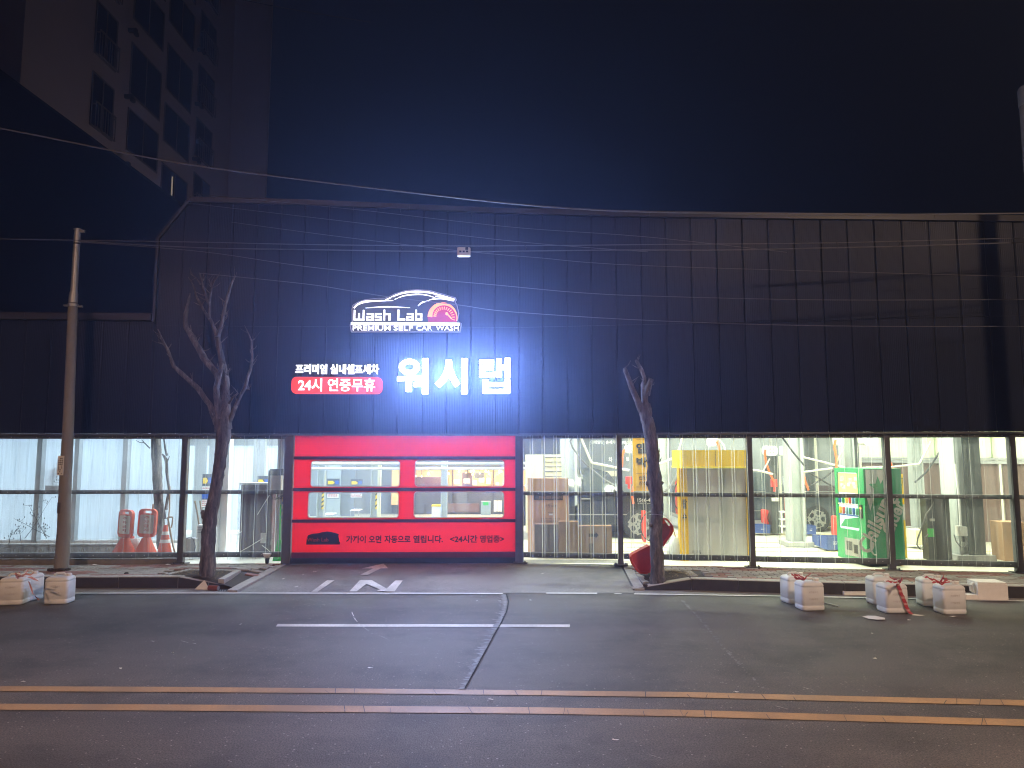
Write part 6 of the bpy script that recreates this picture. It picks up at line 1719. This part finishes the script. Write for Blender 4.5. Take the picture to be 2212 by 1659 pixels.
# side livery on the right face (local +x): y runs along the side, z up
MS = Matrix(((0,0,1,0),(1,0,0,0),(0,1,0,0),(0,0,0,1)))     # (a, b, out) -> (out, a, b)
def side(v, f, a, b, out, mb, rot=0):
    Mx = Matrix(((0,-1,0,VW/2+out),(1,0,0,a),(0,0,1,b),(0,0,0,1)))    # text x -> y, text y(depth) -> -x, z -> z
    mb.add(v, f, Mx @ Matrix.Rotation(rot, 4, 'Y'))
mb = MB(); v, f = fill_geo([[(-.36,1.74),(-.36,1.25),(-.30,1.0),(-.22,1.2),(-.02,1.55),(.10,1.74)]], .002); side(v, f, 0, 0, .004, mb); vp('silver_band', mb, 'silver')
mb = MB(); star = []
for k in range(10):
    a = math.pi/2 + k*math.pi/5; r = .20 if k % 2 == 0 else .085; star.append((r*math.cos(a), r*math.sin(a)))
v, f = fill_geo([star], .002); side(v, f, -.12, 1.42, .009, mb); vp('star', mb, 'green')
mb = MB(); v, f = text_geo('Chilsung', 1.22, .40, .003, .03); side(v, f, -.26, .16, .008, mb, R(-62)); 
v, f = text_geo('Cider', .66, .26, .003, .03); side(v, f, .12, .52, .008, mb, R(-62)); vp('script_lettering', mb, 'silver')
mb = MB(); mb.tube([(VW/2+.006, -.24+.09*math.cos(t*.35)+.0, .38+.17*math.sin(t*.35)) for t in range(3, 15)], .016, 5); vp('script_flourish', mb, 'silver')
# yellow board behind it
yb2 = thing('yellow_board', 'yellow price board standing right behind the green vending machine', 'board', onY(1935, 1206, 14.2))
mb = MB(); mb.pbox(1892, 1024, 1955, 1206, 14.2, .05); mb.build('panel', M_['yellow'], yb2)
mb = MB(); mb.pbox(*Z9(240,860), *Z9(300,930), 14.19, .005); mb.pbox(*Z9(240,930), *Z9(300,1040), 14.19, .006); mb.build('print', M_['board'], yb2)
mb = MB(); mb.pbox(*Z9(240,560), *Z9(288,566), 14.19, .005); mb.tube([onY(*Z9(290,540),14.19), onY(*Z9(240,740),14.19)], .004, 5); mb.build('line_print', M_['dark_ink'], yb2)
mb = MB(); mb.pbox(*Z9(255,1480), *Z9(290,1500), 14.2, .05); mb.build('foot', M_['black'], yb2)
# black vacuum tower
vc = thing('vacuum_tower', 'black cylindrical vacuum cleaner with hanging hose in the sixth bay', 'vacuum cleaner', onY(2036, 1212, 13.35))
a, b2 = onY(*Z9(570,900), 13.35), onY(*Z9(862,900), 13.35); cxv, rv_ = (a.x+b2.x)/2, (b2.x-a.x)/2; zt = onY(2036, 1074, 13.35).z
mb = MB(); mb.lathe(cxv+.05, 13.35+rv_, [(rv_*.86,ZI),(rv_*.9,ZI+.05),(rv_*.9,zt-.03),(rv_*.8,zt)], 24); mb.build('drum', M_['black'], vc, True)
mb = MB(); mb.pbox(*Z9(562,800), *Z9(650,1500), 13.36, .2); mb.build('side_box', M_['col_dark'], vc)
mb = MB(); mb.pbox(*Z9(568,1140), *Z9(636,1235), 13.33, .02); mb.build('green_badge', M_['green_plastic'], vc)
mb = MB(); mb.pbox(*Z9(590,1025), *Z9(645,1055), 13.33, .02); mb.build('handle', M_['galv'], vc)
mb = MB(); mb.tube([onY(*Z9(x,y), 13.28) for x, y in ((575,800),(610,795),(625,850),(590,920),(545,970),(490,1140),(445,1260),(438,1320),(470,1372),(505,1375),(525,1340),(530,1240),(570,1205))], .013, 7); mb.build('hose', M_['cable'], vc, True)
mb = MB(); mb.tube([onY(*Z9(x,y), 13.3) for x, y in ((865,1210),(890,1290),(940,1350),(990,1345),(1012,1290),(1005,1240))], .010, 6); mb.build('cable', M_['cable'], vc, True)
jb = thing('junction_box', 'white junction box on the thick right column', 'junction box', onY(2079, 1158, 13.6))
mb = MB(); mb.pbox(*Z9(915,1110), *Z9(970,1225), 13.6, .10); mb.pbox(*Z9(968,1120), *Z9(1018,1225), 13.62, .06); mb.build('case', M_['white_plastic'], jb)
mb = MB(); mb.pbox(*Z9(960,1228), *Z9(985,1290), 13.63, .04); mb.build('plug', M_['black'], jb)
mb = MB(); mb.tube([onY(*Z9(x,y), 13.68) for x, y in ((875,400),(905,640),(930,900),(938,1108))], .02, 6); mb.build('conduit', M_['white_plastic'], jb)
mb = MB(); mb.pbox(*Z9(430,1160), *Z9(568,1330), 15.4, .4); tag(mb.build('pale_block', M_['beige']), 'pale block on the floor left of the vacuum tower', 'block')
mb = MB(); mb.pbox(2168, 1128, 2215, 1212, 13.4, .35); tag(mb.build('pale_carton', M_['carton']), 'pale carton low in the far right bay', 'carton')

# ------------------------------------------------------------------ far cafe front seen through the door windows
cf = thing('cafe_front', 'warm orange lit cafe front deep inside, seen through the door windows', 'shop front', (0, YB+.4, ZI))
Zq = lambda x, y: (658.3+x*.1984, 976.5+y*.1984)
def cbox(name, x0, y0, x1, y1, m, Y=YB+.3, d=.05):
    mb = MB(); mb.pbox(*Zq(x0,y0), *Zq(x1,y1), Y, d); return mb.build(name, M_[m], cf)
cbox('upper_wall', 1100, 185, 2400, 372, 'orange_wall', YB+.45); cbox('lower_wall', 1100, 372, 2400, 690, 'dark_grey', YB+.46)
cbox('side_wall', 945, 190, 1100, 575, 'orange_wall', YB+.3); cbox('side_base', 945, 575, 1300, 660, 'dark_grey', YB+.28)
cbox('fascia', 1100, 110, 2400, 182, 'dark_grey', YB+.2); cbox('dark_window', 1195, 270, 1480, 372, 'maroon', YB+.4)
cbox('door_glass', 1715, 225, 1825, 372, 'maroon', YB+.4); cbox('picture', 1850, 225, 1950, 285, 'dark_grey', YB+.4)
for x in (1490, 1550, 1600, 1765, 2048): cbox('mullion', x, 185, x+9, 670, 'black', YB+.36)
cbox('counter', 1560, 560, 1900, 655, 'brown_wall', YB+.34); cbox('white_panel', 2058, 528, 2090, 648, 'white_plastic', YB+.3); cbox('white_panel', 2097, 528, 2145, 648, 'white_plastic', YB+.3)
for x0, y0, x1, y1 in ((1622,300,1688,345),(1828,310,1875,360),(1895,282,1955,330),(1975,282,2025,345),(2080,330,2115,360),(1730,290,1800,340)): cbox('notice', x0, y0, x1, y1, 'paper', YB+.34, .01)
for x, y, r in ((1210,262,9),(1272,262,10),(1348,235,17),(1567,235,13),(1680,208,15),(1755,225,6),(1810,210,13),(1838,205,12),(1828,243,13),(1905,232,8),(1970,210,14),(2000,215,12),(2008,240,13),(2120,215,18),(2145,212,10)):
    p = onY(*Zq(x,y), YB-.2); t = thing('pendant_bulb', 'glowing warm pendant bulb hanging in the cafe front', 'lamp', p, 'pendant bulbs in the cafe')
    mb = MB(); rr = r*.0026; mb.lathe(p.x, p.y, [(rr*.3,p.z-rr*1.3),(rr*.9,p.z-rr*.6),(rr,p.z),(rr*.6,p.z+rr*.9),(rr*.35,p.z+rr*1.4)], 10); mb.build('bulb', M_['e_bulb'], t, True)
    mb = MB(); mb.cyl(p.x, p.y, p.z+rr*1.4, 4.0, .008, n=5); mb.build('flex', M_['black'], t)
for k, (x, y) in enumerate(((1400,240),(1850,235),(2200,235))):
    p = onY(*Zq(x,y), YB-.6); l = bpy.data.lights.new('bulb_light', 'POINT'); l.energy = 110; l.color = (1.0, .60, .26); l.shadow_soft_size = .1
    o = bpy.data.objects.new('bulb_light', l); C.objects.link(o); o.parent = cf; o.location = p - Vector(cf.location)
b2 = onY(*Zq(1436,682), 22.6); ib = thing('cooler_box', 'white cooler box with orange lid seen low in the right door window', 'cooler', b2)
p = onY(*Zq(1382,615), 22.6); q = onY(*Zq(1490,682), 22.6)
mb = MB(); mb.box(p.x, q.x, 22.6, 23.0, ZI, ZI+.38); mb.build('body', M_['white_plastic'], ib)
mb = MB(); mb.box(p.x-.01, q.x+.01, 22.59, 23.01, ZI+.383, ZI+.43); mb.build('lid', M_['hazard'], ib)
bn_ = thing('grey_bin', 'grey bin with green top seen in the right door window', 'bin', onY(*Zq(1970,690), 22.0))
mb = MB(); mb.pbox(*Zq(1918,540), *Zq(2022,690), 22.0, .4); mb.build('body', M_['col'], bn_)
mb = MB(); mb.pbox(*Zq(1940,545), *Zq(2000,580), 21.99, .008); mb.build('green_mark', M_['green_plastic'], bn_)
for lab, x0, x1, y in (('white folding table low in the left door window', 188, 302, 675), ('white folding table farther right in the left door window', 492, 590, 632)):
    t = thing('folding_table', lab, 'table', onY(*Zq((x0+x1)/2,710), 21.0)); mb = MB(); mb.pbox(*Zq(x0,y), *Zq(x1,y+10), 21.0, .5); mb.build('top', M_['white_plastic'], t)
    for x in (x0+3, x1-9):
        mb = MB(); mb.pbox(*Zq(x,y+11), *Zq(x+6,y+65), 21.02, .03); mb.build('leg', M_['galv'], t)
for lab, y0 in (('upper horizontal ceiling pipe across the door windows', 125), ('lower horizontal ceiling pipe across the door windows', 180)):
    p, q = onY(*Zq(-300,y0), 18.5), onY(*Zq(2800,y0), 18.5); mb = MB(); mb.tube([p, q], .035, 8); tag(mb.build('ceiling_pipe', M_['galv'], None, True), lab, 'pipe')
for k, x0 in enumerate((60, 240, 395, 720)):
    mb = MB(); mb.pbox(*Zq(x0,80), *Zq(x0+(150 if k != 3 else 75),700), 22.4+.05*k, .05); tag(mb.build('hall_panel', M_['col' if k % 2 else 'grey_wall']), ('tall grey panel first from the left in the left door windows','tall grey panel second from the left in the left door windows','tall grey panel third from the left in the left door windows','tall pale panel at the right of the left door windows')[k], 'panel')

# ------------------------------------------------------------------ street things
# white plastic cans, tied in pairs with striped tape
CW, CD, CH = .335, .27, .415
def make_can(loc, rotz, label):
    t = thing('plastic_can', label, 'jerry can', loc, 'white plastic cans along the kerb'); t.rotation_euler = (0, 0, rotz)
    mb = MB(); rings = [(0,.90),(.02,.965),(.06,1.0),(.155,1.0),(.17,.975),(.20,.975),(.215,1.0),(.80,1.0),(.815,.975),(.845,.975),(.86,1.0),(.90,.985),(.955,.91),(.985,.80),(1.0,.62)]
    mb.rbox(0, 0, 0, CW, CD, CH*.95, .045, 5, rings=rings); mb.build('body', M_['can'], t, True, world=False, split=55)
    mb = MB(); z = CH*.95
    mb.tube([(-.09,0,z-.02),(-.085,0,z+.02),(-.06,0,z+.034),(.04,0,z+.034),(.065,0,z+.02),(.07,0,z-.02)], .017, 8); mb.build('handle', M_['can'], t, True, world=False)
    mb = MB(); mb.lathe(.115, 0, [(.034,z-.03),(.034,z+.0),(.036,z+.002),(.036,z+.03),(.030,z+.036)], 14); mb.build('cap', M_['white_plastic'], t, True, world=False)
    mb = MB()
    for z, w_, h_ in ((.245,.13,.028),(.15,.125,.028)):
        v, f = text_geo('위험물용기' if z > .2 else '구 서울화학', w_, h_, .001, 0, res=1); mb.add(v, f, T(-.07, -CD/2-.0025, z))
    mb.build('embossed_print', M_['board'], t, world=False)
    return t
def cpos(px, py): p = onZ(px, py, 0.0); return (p.x, p.y + CD*.45, .003)
can0 = make_can(cpos(117, 1306), R(6), 'white plastic can standing alone, second from the left end')
for px, py, rz, lab in ((18, 1308, R(10), 'white plastic can cut by the left picture edge, front of its pair'), (48, 1299, R(-14), 'white plastic can with striped tape, rear of the leftmost pair'),
                       (1757, 1320, R(4), 'front white plastic can of the pair left of the flat foam lid'), (1733, 1309.5, R(8), 'rear white plastic can of the pair left of the flat foam lid'),
                       (1938, 1325.5, R(5), 'front white plastic can with red tape hanging down its face'), (1924, 1312, R(2), 'rear white plastic can behind the one with hanging red tape'),
                       (2064, 1328.5, R(3), 'front white plastic can of the pair next to the foam box'), (2037, 1316, R(-6), 'rear white plastic can of the pair next to the foam box')):
    p = Vector(cpos(px, py))
    if lab.startswith('rear'): p.y += .16
    dup(can0, p, rz, lab)
def tape(label, pts, w, m, name='barrier_tape'):
    """twisted ribbon through world points"""
    mb = MB(); n = len(pts); vs_ = []
    for i, p in enumerate(pts):
        a = i*.8+random.uniform(-.3,.3); d = Vector((math.cos(a)*.7, math.sin(a)*.5, .5*math.sin(a*1.3))).normalized()*w/2
        vs_ += [p-d, p+d]
    mb.add(vs_, [(2*i, 2*i+1, 2*i+3, 2*i+2) for i in range(n-1)])
    return tag(mb.build(name, M_[m]), label, 'tape', 'barrier tapes on the cans')
def stripe_tape(label, pts, w):
    """flat striped ribbon: red with pale patches, one mesh for the band and a child for the stripes"""
    t = thing('barrier_tape', label, 'tape', pts[0], 'barrier tapes on the cans')
    red, pale = MB(), MB(); n = len(pts)
    for i in range(n-1):
        p, q = Vector(pts[i]), Vector(pts[i+1]); d = Vector((w/2, 0, .0))
        (red if i % 3 else pale).add([p-d, p+d, q+d, q-d], [(0,1,2,3)])
    red.build('red_stripe', M_['tape_red'], t); pale.build('white_stripe', M_['tape_pink'], t)
def knot(label, px, py, Y, s=1.0, m='tape_red'):
    p = onY(px, py, Y); mb = MB()
    for k in range(7):
        a = random.uniform(0, 6.28); q = [p + Vector((random.uniform(-.02,.02), random.uniform(-.02,.02), 0))]
        for j in range(5): q.append(q[-1] + Vector((math.cos(a)*.035*s, math.sin(a)*.02, random.uniform(-.015,.03)*s))); a += random.uniform(-.7,.7)
        vs_ = []
        for i_, x in enumerate(q): d = Vector((random.uniform(-.5,.5), .3, random.uniform(.3,1)))*.014; vs_ += [x-d, x+d]
        mb.add(vs_, [(2*i_, 2*i_+1, 2*i_+3, 2*i_+2) for i_ in range(len(q)-1)])
    return tag(mb.build('tape_knot', M_[m]), label, 'tape', 'barrier tapes on the cans')
knot('red tape knot on the pair of cans left of the foam lid', 1736, 1251, 9.95, 1.0)
knot('red tape knot on top of the middle right pair of cans', 1942, 1257, 9.95, .9)
knot('red tape knot on the pair of cans by the foam box', 2028, 1259, 9.9, 1.0)
knot('faded pink tape bunch on the leftmost pair of cans', 44, 1246, 10.2, 1.3, 'tape_pink')
yfc = cpos(1938, 1325.5)[1] - CD/2 - .012
pts = [onY(1938+k*1.9, 1261+k*4.6, yfc) + Vector((random.uniform(-.006,.006), random.uniform(-.006,0), 0)) for k in range(14)]
pts.append(onZ(1970, 1327, .01)); stripe_tape('red and white tape hanging down the front can', pts, .052)
yl0 = cpos(48, 1302)[1] - .18
pts = [onY(42+math.sin(k)*2, 1248+k*5, yl0) for k in range(11)]; stripe_tape('pink striped tape hanging between the leftmost cans', pts, .035)
tape('faded tape trailing from the leftmost pair to the single can', [onY(62,1256,10.3), onY(68,1272,10.3), onY(71,1282,10.25), onY(78,1290,10.6), onY(84,1296,10.6)], .022, 'tape_pink')
tape('faded tape end flying right of the leftmost pair', [onY(58,1246,10.2), onY(66,1247,10.2), onY(74,1251,10.2), onY(84,1255,10.2)], .03, 'tape_pink')
def scrap(label, px, py, sx, sy, m='paper', name='paper_scrap', group='paper scraps on the road', z=.006, cat='litter', ramp=False):
    if ramp: p = on_ramp(px, py); p.z = ramp_z(p.x, p.y)
    else: p = onZ(px, py, 0)
    mb = MB(); n = 7; vs_ = [(p.x, p.y, p.z+z+.02*min(1, sy*6))]
    for k in range(n):
        a = 2*math.pi*k/n; vs_.append((p.x+sx*.5*math.cos(a)*random.uniform(.6,1.1), p.y+sy*.5*math.sin(a)*random.uniform(.6,1.1), p.z+z+random.uniform(0,.012)))
    mb.add(vs_, [(0, 1+k, 1+(k+1) % n) for k in range(n)])
    return tag(mb.build(name, M_[m]), label, cat, group)
scrap('white folded paper on the road before the middle right cans', 1888, 1336, .34, .30)
scrap('pale stick of tape beside the single left can', 154, 1299, .22, .10)
scrap('pale scrap beside the leftmost pair of cans', 66, 1297, .16, .08)
scrap('white scrap right of the front can with tape', 1982, 1330, .2, .08); scrap('small pale scrap before the last pair of cans', 2058, 1333, .13, .06)
scrap('white scrap lying on the N road letter', 822, 1278.5, .18, .12, ramp=True, z=.02)
for px, py, lab in ((1030,1299,'pale scrap on the road beside the trench edge, nearest the gutter line'), (1080,1299,'pale scrap lying in the scuffed trench edge near the gutter line'), (1146,1298,'pale scrap just right of the trench edge top'),
        (1405,1374,'white scrap on the road right of the stop line end'), (1885,1370,'white scrap on the road below the middle right cans'), (1888,1424,'white scrap halfway from the middle right cans to the yellow lines'),
        (1964,1341,'tiny scrap on the road at the foot of the hanging tape'), (373,1412,'white scrap on the left road, right of two near the yellow lines'), (330,1387,'thin white scrap on the left road, upper of two'),
        (260,1446,'small white scrap at far left above the yellow lines'), (800,1445,'tiny white scrap on the road left of the trench'), (1590,1497,'white scrap lying on the upper yellow line, right'), (1060,1513,'white scrap lying between the two yellow lines'),
        (520,1350,'tiny white scrap left of the stop line end'), (1330,1600,'white scrap alone on the near lane below the yellow lines'), (50,1475,'pale scrap at the far left edge by the yellow line')):
    scrap(lab, px, py, random.uniform(.03,.07), random.uniform(.02,.045))
for px, py, lab in ((655,1243,'white scrap on the driveway left of the arrow, nearer of two'),(680,1236,'white scrap on the driveway left of the arrow, farther of two'),(612,1252,'white scrap by the left driveway border stone'),(640,1269,'white scrap just left of the I road letter'),(1172,1240,'pale scrap on the right half of the driveway')):
    scrap(lab, px, py, random.uniform(.04,.09), random.uniform(.03,.07), ramp=True, z=.008, group='paper scraps on the driveway')
for px, py in ((203,1221.5),(362,1221)):
    p = onZ(px, py, ZS); mb = MB(); mb.add([(p.x-.05,p.y,ZS+.006),(p.x+.05,p.y-.02,ZS+.012),(p.x+.04,p.y+.05,ZS+.006),(p.x-.03,p.y+.06,ZS+.02)], [(0,1,2,3)])
    tag(mb.build('paper_scrap', M_['paper']), 'small white scrap on the left pavement under the fence', 'litter', 'paper scraps on the pavement')
for px, py, lab in ((273,1239.5,'left'),(1394,1265,'right')):
    p = onZ(px, py, ZS); mb = MB(); mb.lathe(p.x, p.y, [(.03,ZS-.02),(.04,ZS+.01),(.02,ZS+.03)], 7); tag(mb.build('dark_lump', M_['soil']), 'small dark lump on the %s kerb stones' % lab, 'litter')
# litter by the left kerb end
p = onZ(437, 1275, .0); mb = MB(); mb.add([(p.x-.13,p.y,.012),(p.x+.13,p.y-.02,.012),(p.x+.02,p.y+.02,.16),(p.x,p.y+.1,.012)], [(0,1,2),(1,3,2),(3,0,2)]); tag(mb.build('torn_paper', M_['paper']), 'torn pale paper leaning by the left kerb end', 'litter')
p = onZ(463, 1276, .0); tc_ = thing('drink_tin', 'crushed brown drink tin lying by the left kerb end', 'drink tin', p)
mb = MB(); mb.tube([(p.x-.09,p.y,.045),(p.x+.07,p.y-.03,.045)], .042, 12); mb.build('body', M_['tin'], tc_)
mb = MB(); mb.tube([(p.x+.071,p.y-.03,.045),(p.x+.078,p.y-.031,.045)], .036, 12); mb.build('end', M_['alloy'], tc_)
# foam boxes at the right
p = onZ(1855, 1287, .0); fs_ = thing('foam_tray', 'flat white foam lid lying on the gutter', 'foam tray', p); mb = MB()
x0, x1 = onZ(1824,1287,0).x, onZ(1889,1287,0).x; y0, y1 = p.y, p.y+.33
mb.box(x0, x1, y0, y1, .008, .045); mb.build('slab', M_['foam'], fs_)
mb = MB(); w = .03; mb.box(x0,x1,y0,y0+w,.0455,.062); mb.box(x0,x1,y1-w,y1,.0455,.062); mb.box(x0,x0+w,y0+w,y1-w,.0455,.062); mb.box(x1-w,x1,y0+w,y1-w,.0455,.062); mb.build('rim', M_['foam'], fs_)
p = onZ(2146, 1297, .0); fb = thing('foam_box', 'white foam box by the kerb at the far right', 'foam box', p); fb.rotation_euler = (0,0,R(-6))
mb = MB(); W_, D_, H_ = .43, .30, .235
mb.box(-W_/2,W_/2,0,D_,.002,.03); mb.box(-W_/2,W_/2,0,.03,.0305,H_); mb.box(-W_/2,W_/2,D_-.03,D_,.0305,H_); mb.box(-W_/2,-W_/2+.03,.0305,D_-.0305,.0305,H_); mb.box(W_/2-.03,W_/2,.0305,D_-.0305,.0305,H_); mb.build('tub', M_['foam'], fb, world=False)
mb = MB(); mb.box(-W_/2+.01, W_/2-.01, .01, D_+.02, H_+.002, H_+.03); mb.build('lid', M_['foam'], fb, world=False)
mb = MB(); mb.tube([(-W_/2-.004,.1,H_),(-W_/2-.06,.08,H_-.03),(-W_/2-.05,.07,H_-.1),(-W_/2-.01,.06,H_-.15)], [.02,.035,.03,.01], 7, .3); mb.build('torn_film', M_['bag'], fb, world=False)
p = onZ(2108, 1296, .0); mb = MB(); mb.box(p.x-.17, p.x+.16, p.y, p.y+.22, .004, .075); tag(mb.build('foam_block', M_['foam']), 'low white foam block between the last cans and foam box', 'foam block')
p = onZ(1967, 1287, 0); mb = MB(); mb.add([(p.x-.07,p.y,.01),(p.x+.07,p.y,.01),(p.x+.06,p.y+.03,.2),(p.x-.05,p.y+.02,.18),(p.x,p.y+.1,.01)], [(0,1,2,3),(1,4,2),(4,0,3)]); tag(mb.build('blue_wrapper', M_['litter_blue']), 'blue wrapper standing against the right kerb', 'litter')
for k in range(5):
    p = onZ(1985+k*8, 1287+random.uniform(-2,1), 0); mb = MB(); a = random.uniform(0,3)
    mb.tube([(p.x-.05*math.cos(a),p.y,.04),(p.x+.05*math.cos(a),p.y+.04,.05+random.uniform(0,.04))], [.035,.03], 8, .25); tag(mb.build('crushed_tin', M_['col_dark' if k % 2 else 'alloy']), 'crushed dark and silver tins in a heap by the right kerb', 'litter', 'crushed tins by the right kerb')
p = onZ(1795, 1309, 0); mb = MB(); mb.tube([(p.x-.05,p.y+.12,.02),(p.x+.06,p.y-.1,.016)], .012, 6); tag(mb.build('short_rod', M_['col']), 'short grey rod on the road right of the first right pair', 'rod')
p = onZ(1800, 1283, 0); mb = MB(); mb.tube([(p.x-.1,p.y+.05,.03),(p.x+.12,p.y-.05,.012)], .010, 6); tag(mb.build('short_rod', M_['pipe_white']), 'pale short rod by the kerb left of the flat foam lid', 'rod')
# red plastic barrier sign fallen behind the topped tree, tied to it
fbz = thing('fallen_stand', 'red orange plastic stand fallen and tied behind the topped tree', 'sign stand', onZ(1395, 1236, ZS))
YF = YU + .32
def q3(x, y, Y=YF): return onY(1097.3+x*.2646, 905.2+y*.2646, Y)
def loop3(name, pts, th, m, n_off=0):
    mb = MB(); P = [q3(x, y) for x, y in pts]; n = len(P)
    vs_ = [p + Vector((0,n_off,0)) for p in P] + [p + Vector((0,n_off+th,0)) for p in P]
    mb.add(vs_, [list(range(n))[::-1], list(range(n, 2*n))] + [(i, (i+1)%n, n+(i+1)%n, n+i) for i in range(n)])
    return mb.build(name, M_[m], fbz)
o = loop3('base', [(1000,1120),(1020,1102),(1150,1035),(1185,1045),(1190,1240),(1150,1258),(1075,1255),(1050,1235),(1010,1165)], .20, 'barrier_red')
mb = MB(); mb.tube([q3(1002,1120,YF-.02), q3(1012,1170,YF-.02), q3(1050,1228,YF-.02), q3(1078,1252,YF-.02), q3(1140,1258,YF-.02)], .022, 7); mb.build('base_rim', M_['barrier_red'], fbz, True)
v, f = fill_geo([[(q3(x,y).x, q3(x,y).z) for x, y in [(1185,1060),(1262,1040),(1335,940),(1348,905),(1345,875),(1300,818),(1275,808),(1240,822),(1180,980)]], [(q3(x,y).x, q3(x,y).z) for x, y in [(1283,830),(1292,822),(1330,860),(1330,876),(1318,878)]][::-1]], .07)
mb = MB(); mb.add(v, f, T(0,YF+.04,0)); mb.build('plate', M_['barrier_red'], fbz)
mb = MB(); mb.tube([q3(1266,1038,YF+.03), q3(1300,985,YF+.03), q3(1336,938,YF+.03), q3(1347,905,YF+.03), q3(1344,876,YF+.03), q3(1300,820,YF+.03), q3(1275,810,YF+.03)], .016, 7); mb.build('plate_rim', M_['barrier_red'], fbz, True)
M_['dull_red'] = mat('worn_sign_face', (.23, .06, .055), .6, var=.3)
loop3('face', [(1262,1018),(1318,940),(1328,905),(1295,850),(1262,860)], .003, 'dull_red', .034)

# ------------------------------------------------------------------ street lamp that lights the road from behind the camera
sl = thing('street_lamp', 'street lamp with warm head on the near side of the road', 'street lamp', (9.6, -2.6, 0))
mb = MB(); mb.tube([(9.6,-2.6,0),(9.6,-2.6,8.6),(9.4,-2.2,10.0),(8.8,-1.2,10.5),(8.2,-.4,10.55)], [.10,.07,.05,.045,.04], 10); mb.build('pole', M_['galv'], sl, True)
mb = MB(); mb.box(7.85, 8.35, -.75, .05, 10.44, 10.57); mb.build('head', M_['galv'], sl)
mb = MB(); mb.box(7.9, 8.3, -.7, .0, 10.395, 10.418); mb.build('lens', M_['e_street'], sl)
l = area('lamp_light', (8.1-9.6, -.35+2.6, 10.38), 1.0, .7, 2500, (1.0, .68, .47), (R(-3), 0, 0)); l.parent = sl

sl2 = thing('street_lamp', 'street lamp with orange head on the near side, left of the viewer', 'street lamp', (-8.5, -5.2, 0))
mb = MB(); mb.tube([(-8.5,-5.2,0),(-8.5,-5.2,7.6),(-8.3,-4.8,8.5),(-7.7,-4.0,8.8),(-7.1,-3.3,8.85)], [.10,.07,.05,.045,.04], 10); mb.build('pole', M_['galv'], sl2, True)
mb = MB(); mb.box(-7.3, -6.8, -3.6, -2.8, 8.74, 8.87); mb.build('head', M_['galv'], sl2)
mb = MB(); mb.box(-7.25, -6.85, -3.55, -2.85, 8.695, 8.718); mb.build('lens', M_['e_street'], sl2)
l = area('lamp_light', (-7.05+8.5, -3.2+5.2, 8.68), .4, .7, 2500, (1.0, .58, .36), (R(8), 0, 0)); l.parent = sl2

cl_ = thing('added_globe_lamp', 'added unseen globe lamp that brightens the apartment block', 'lamp', (-9.0, 35.0, 0))  # added lamp, hidden behind the hall, to brighten the apartment walls
mb = MB(); mb.tube([(-9,35,0),(-9,35,4.2)], .06, 10); mb.build('pole', M_['galv'], cl_)
mb = MB(); mb.lathe(-9, 35, [(.06,4.2),(.18,4.28),(.22,4.42),(.18,4.56),(.05,4.64)], 16); mb.build('globe', M_['e_bulb'], cl_, True)
lp_ = bpy.data.lights.new('added_globe_light', 'POINT'); lp_.energy = 620; lp_.color = (1.0, .80, .72); lp_.shadow_soft_size = .25
lo = bpy.data.objects.new('added_globe_light', lp_); C.objects.link(lo); lo.parent = cl_; lo.location = (0, 0, 4.9)
# ------------------------------------------------------------------ added haze: thin volume standing in for lens glow round the sign
hz = MB(); hz.box(-44, 40, -14, 62, -1.2, 52)
hm = bpy.data.materials.new('glow_haze'); hm.use_nodes = True
nt = hm.node_tree; nt.nodes.remove(nt.nodes['Principled BSDF'])
pvn = nt.nodes.new('ShaderNodeVolumePrincipled'); pvn.inputs['Color'].default_value = (.42, .57, 1.0, 1); pvn.inputs['Density'].default_value = .0080; pvn.inputs['Anisotropy'].default_value = .82
nt.links.new(pvn.outputs[0], nt.nodes['Material Output'].inputs['Volume'])
ho = hz.build('haze', hm); ho['kind'] = 'stuff'
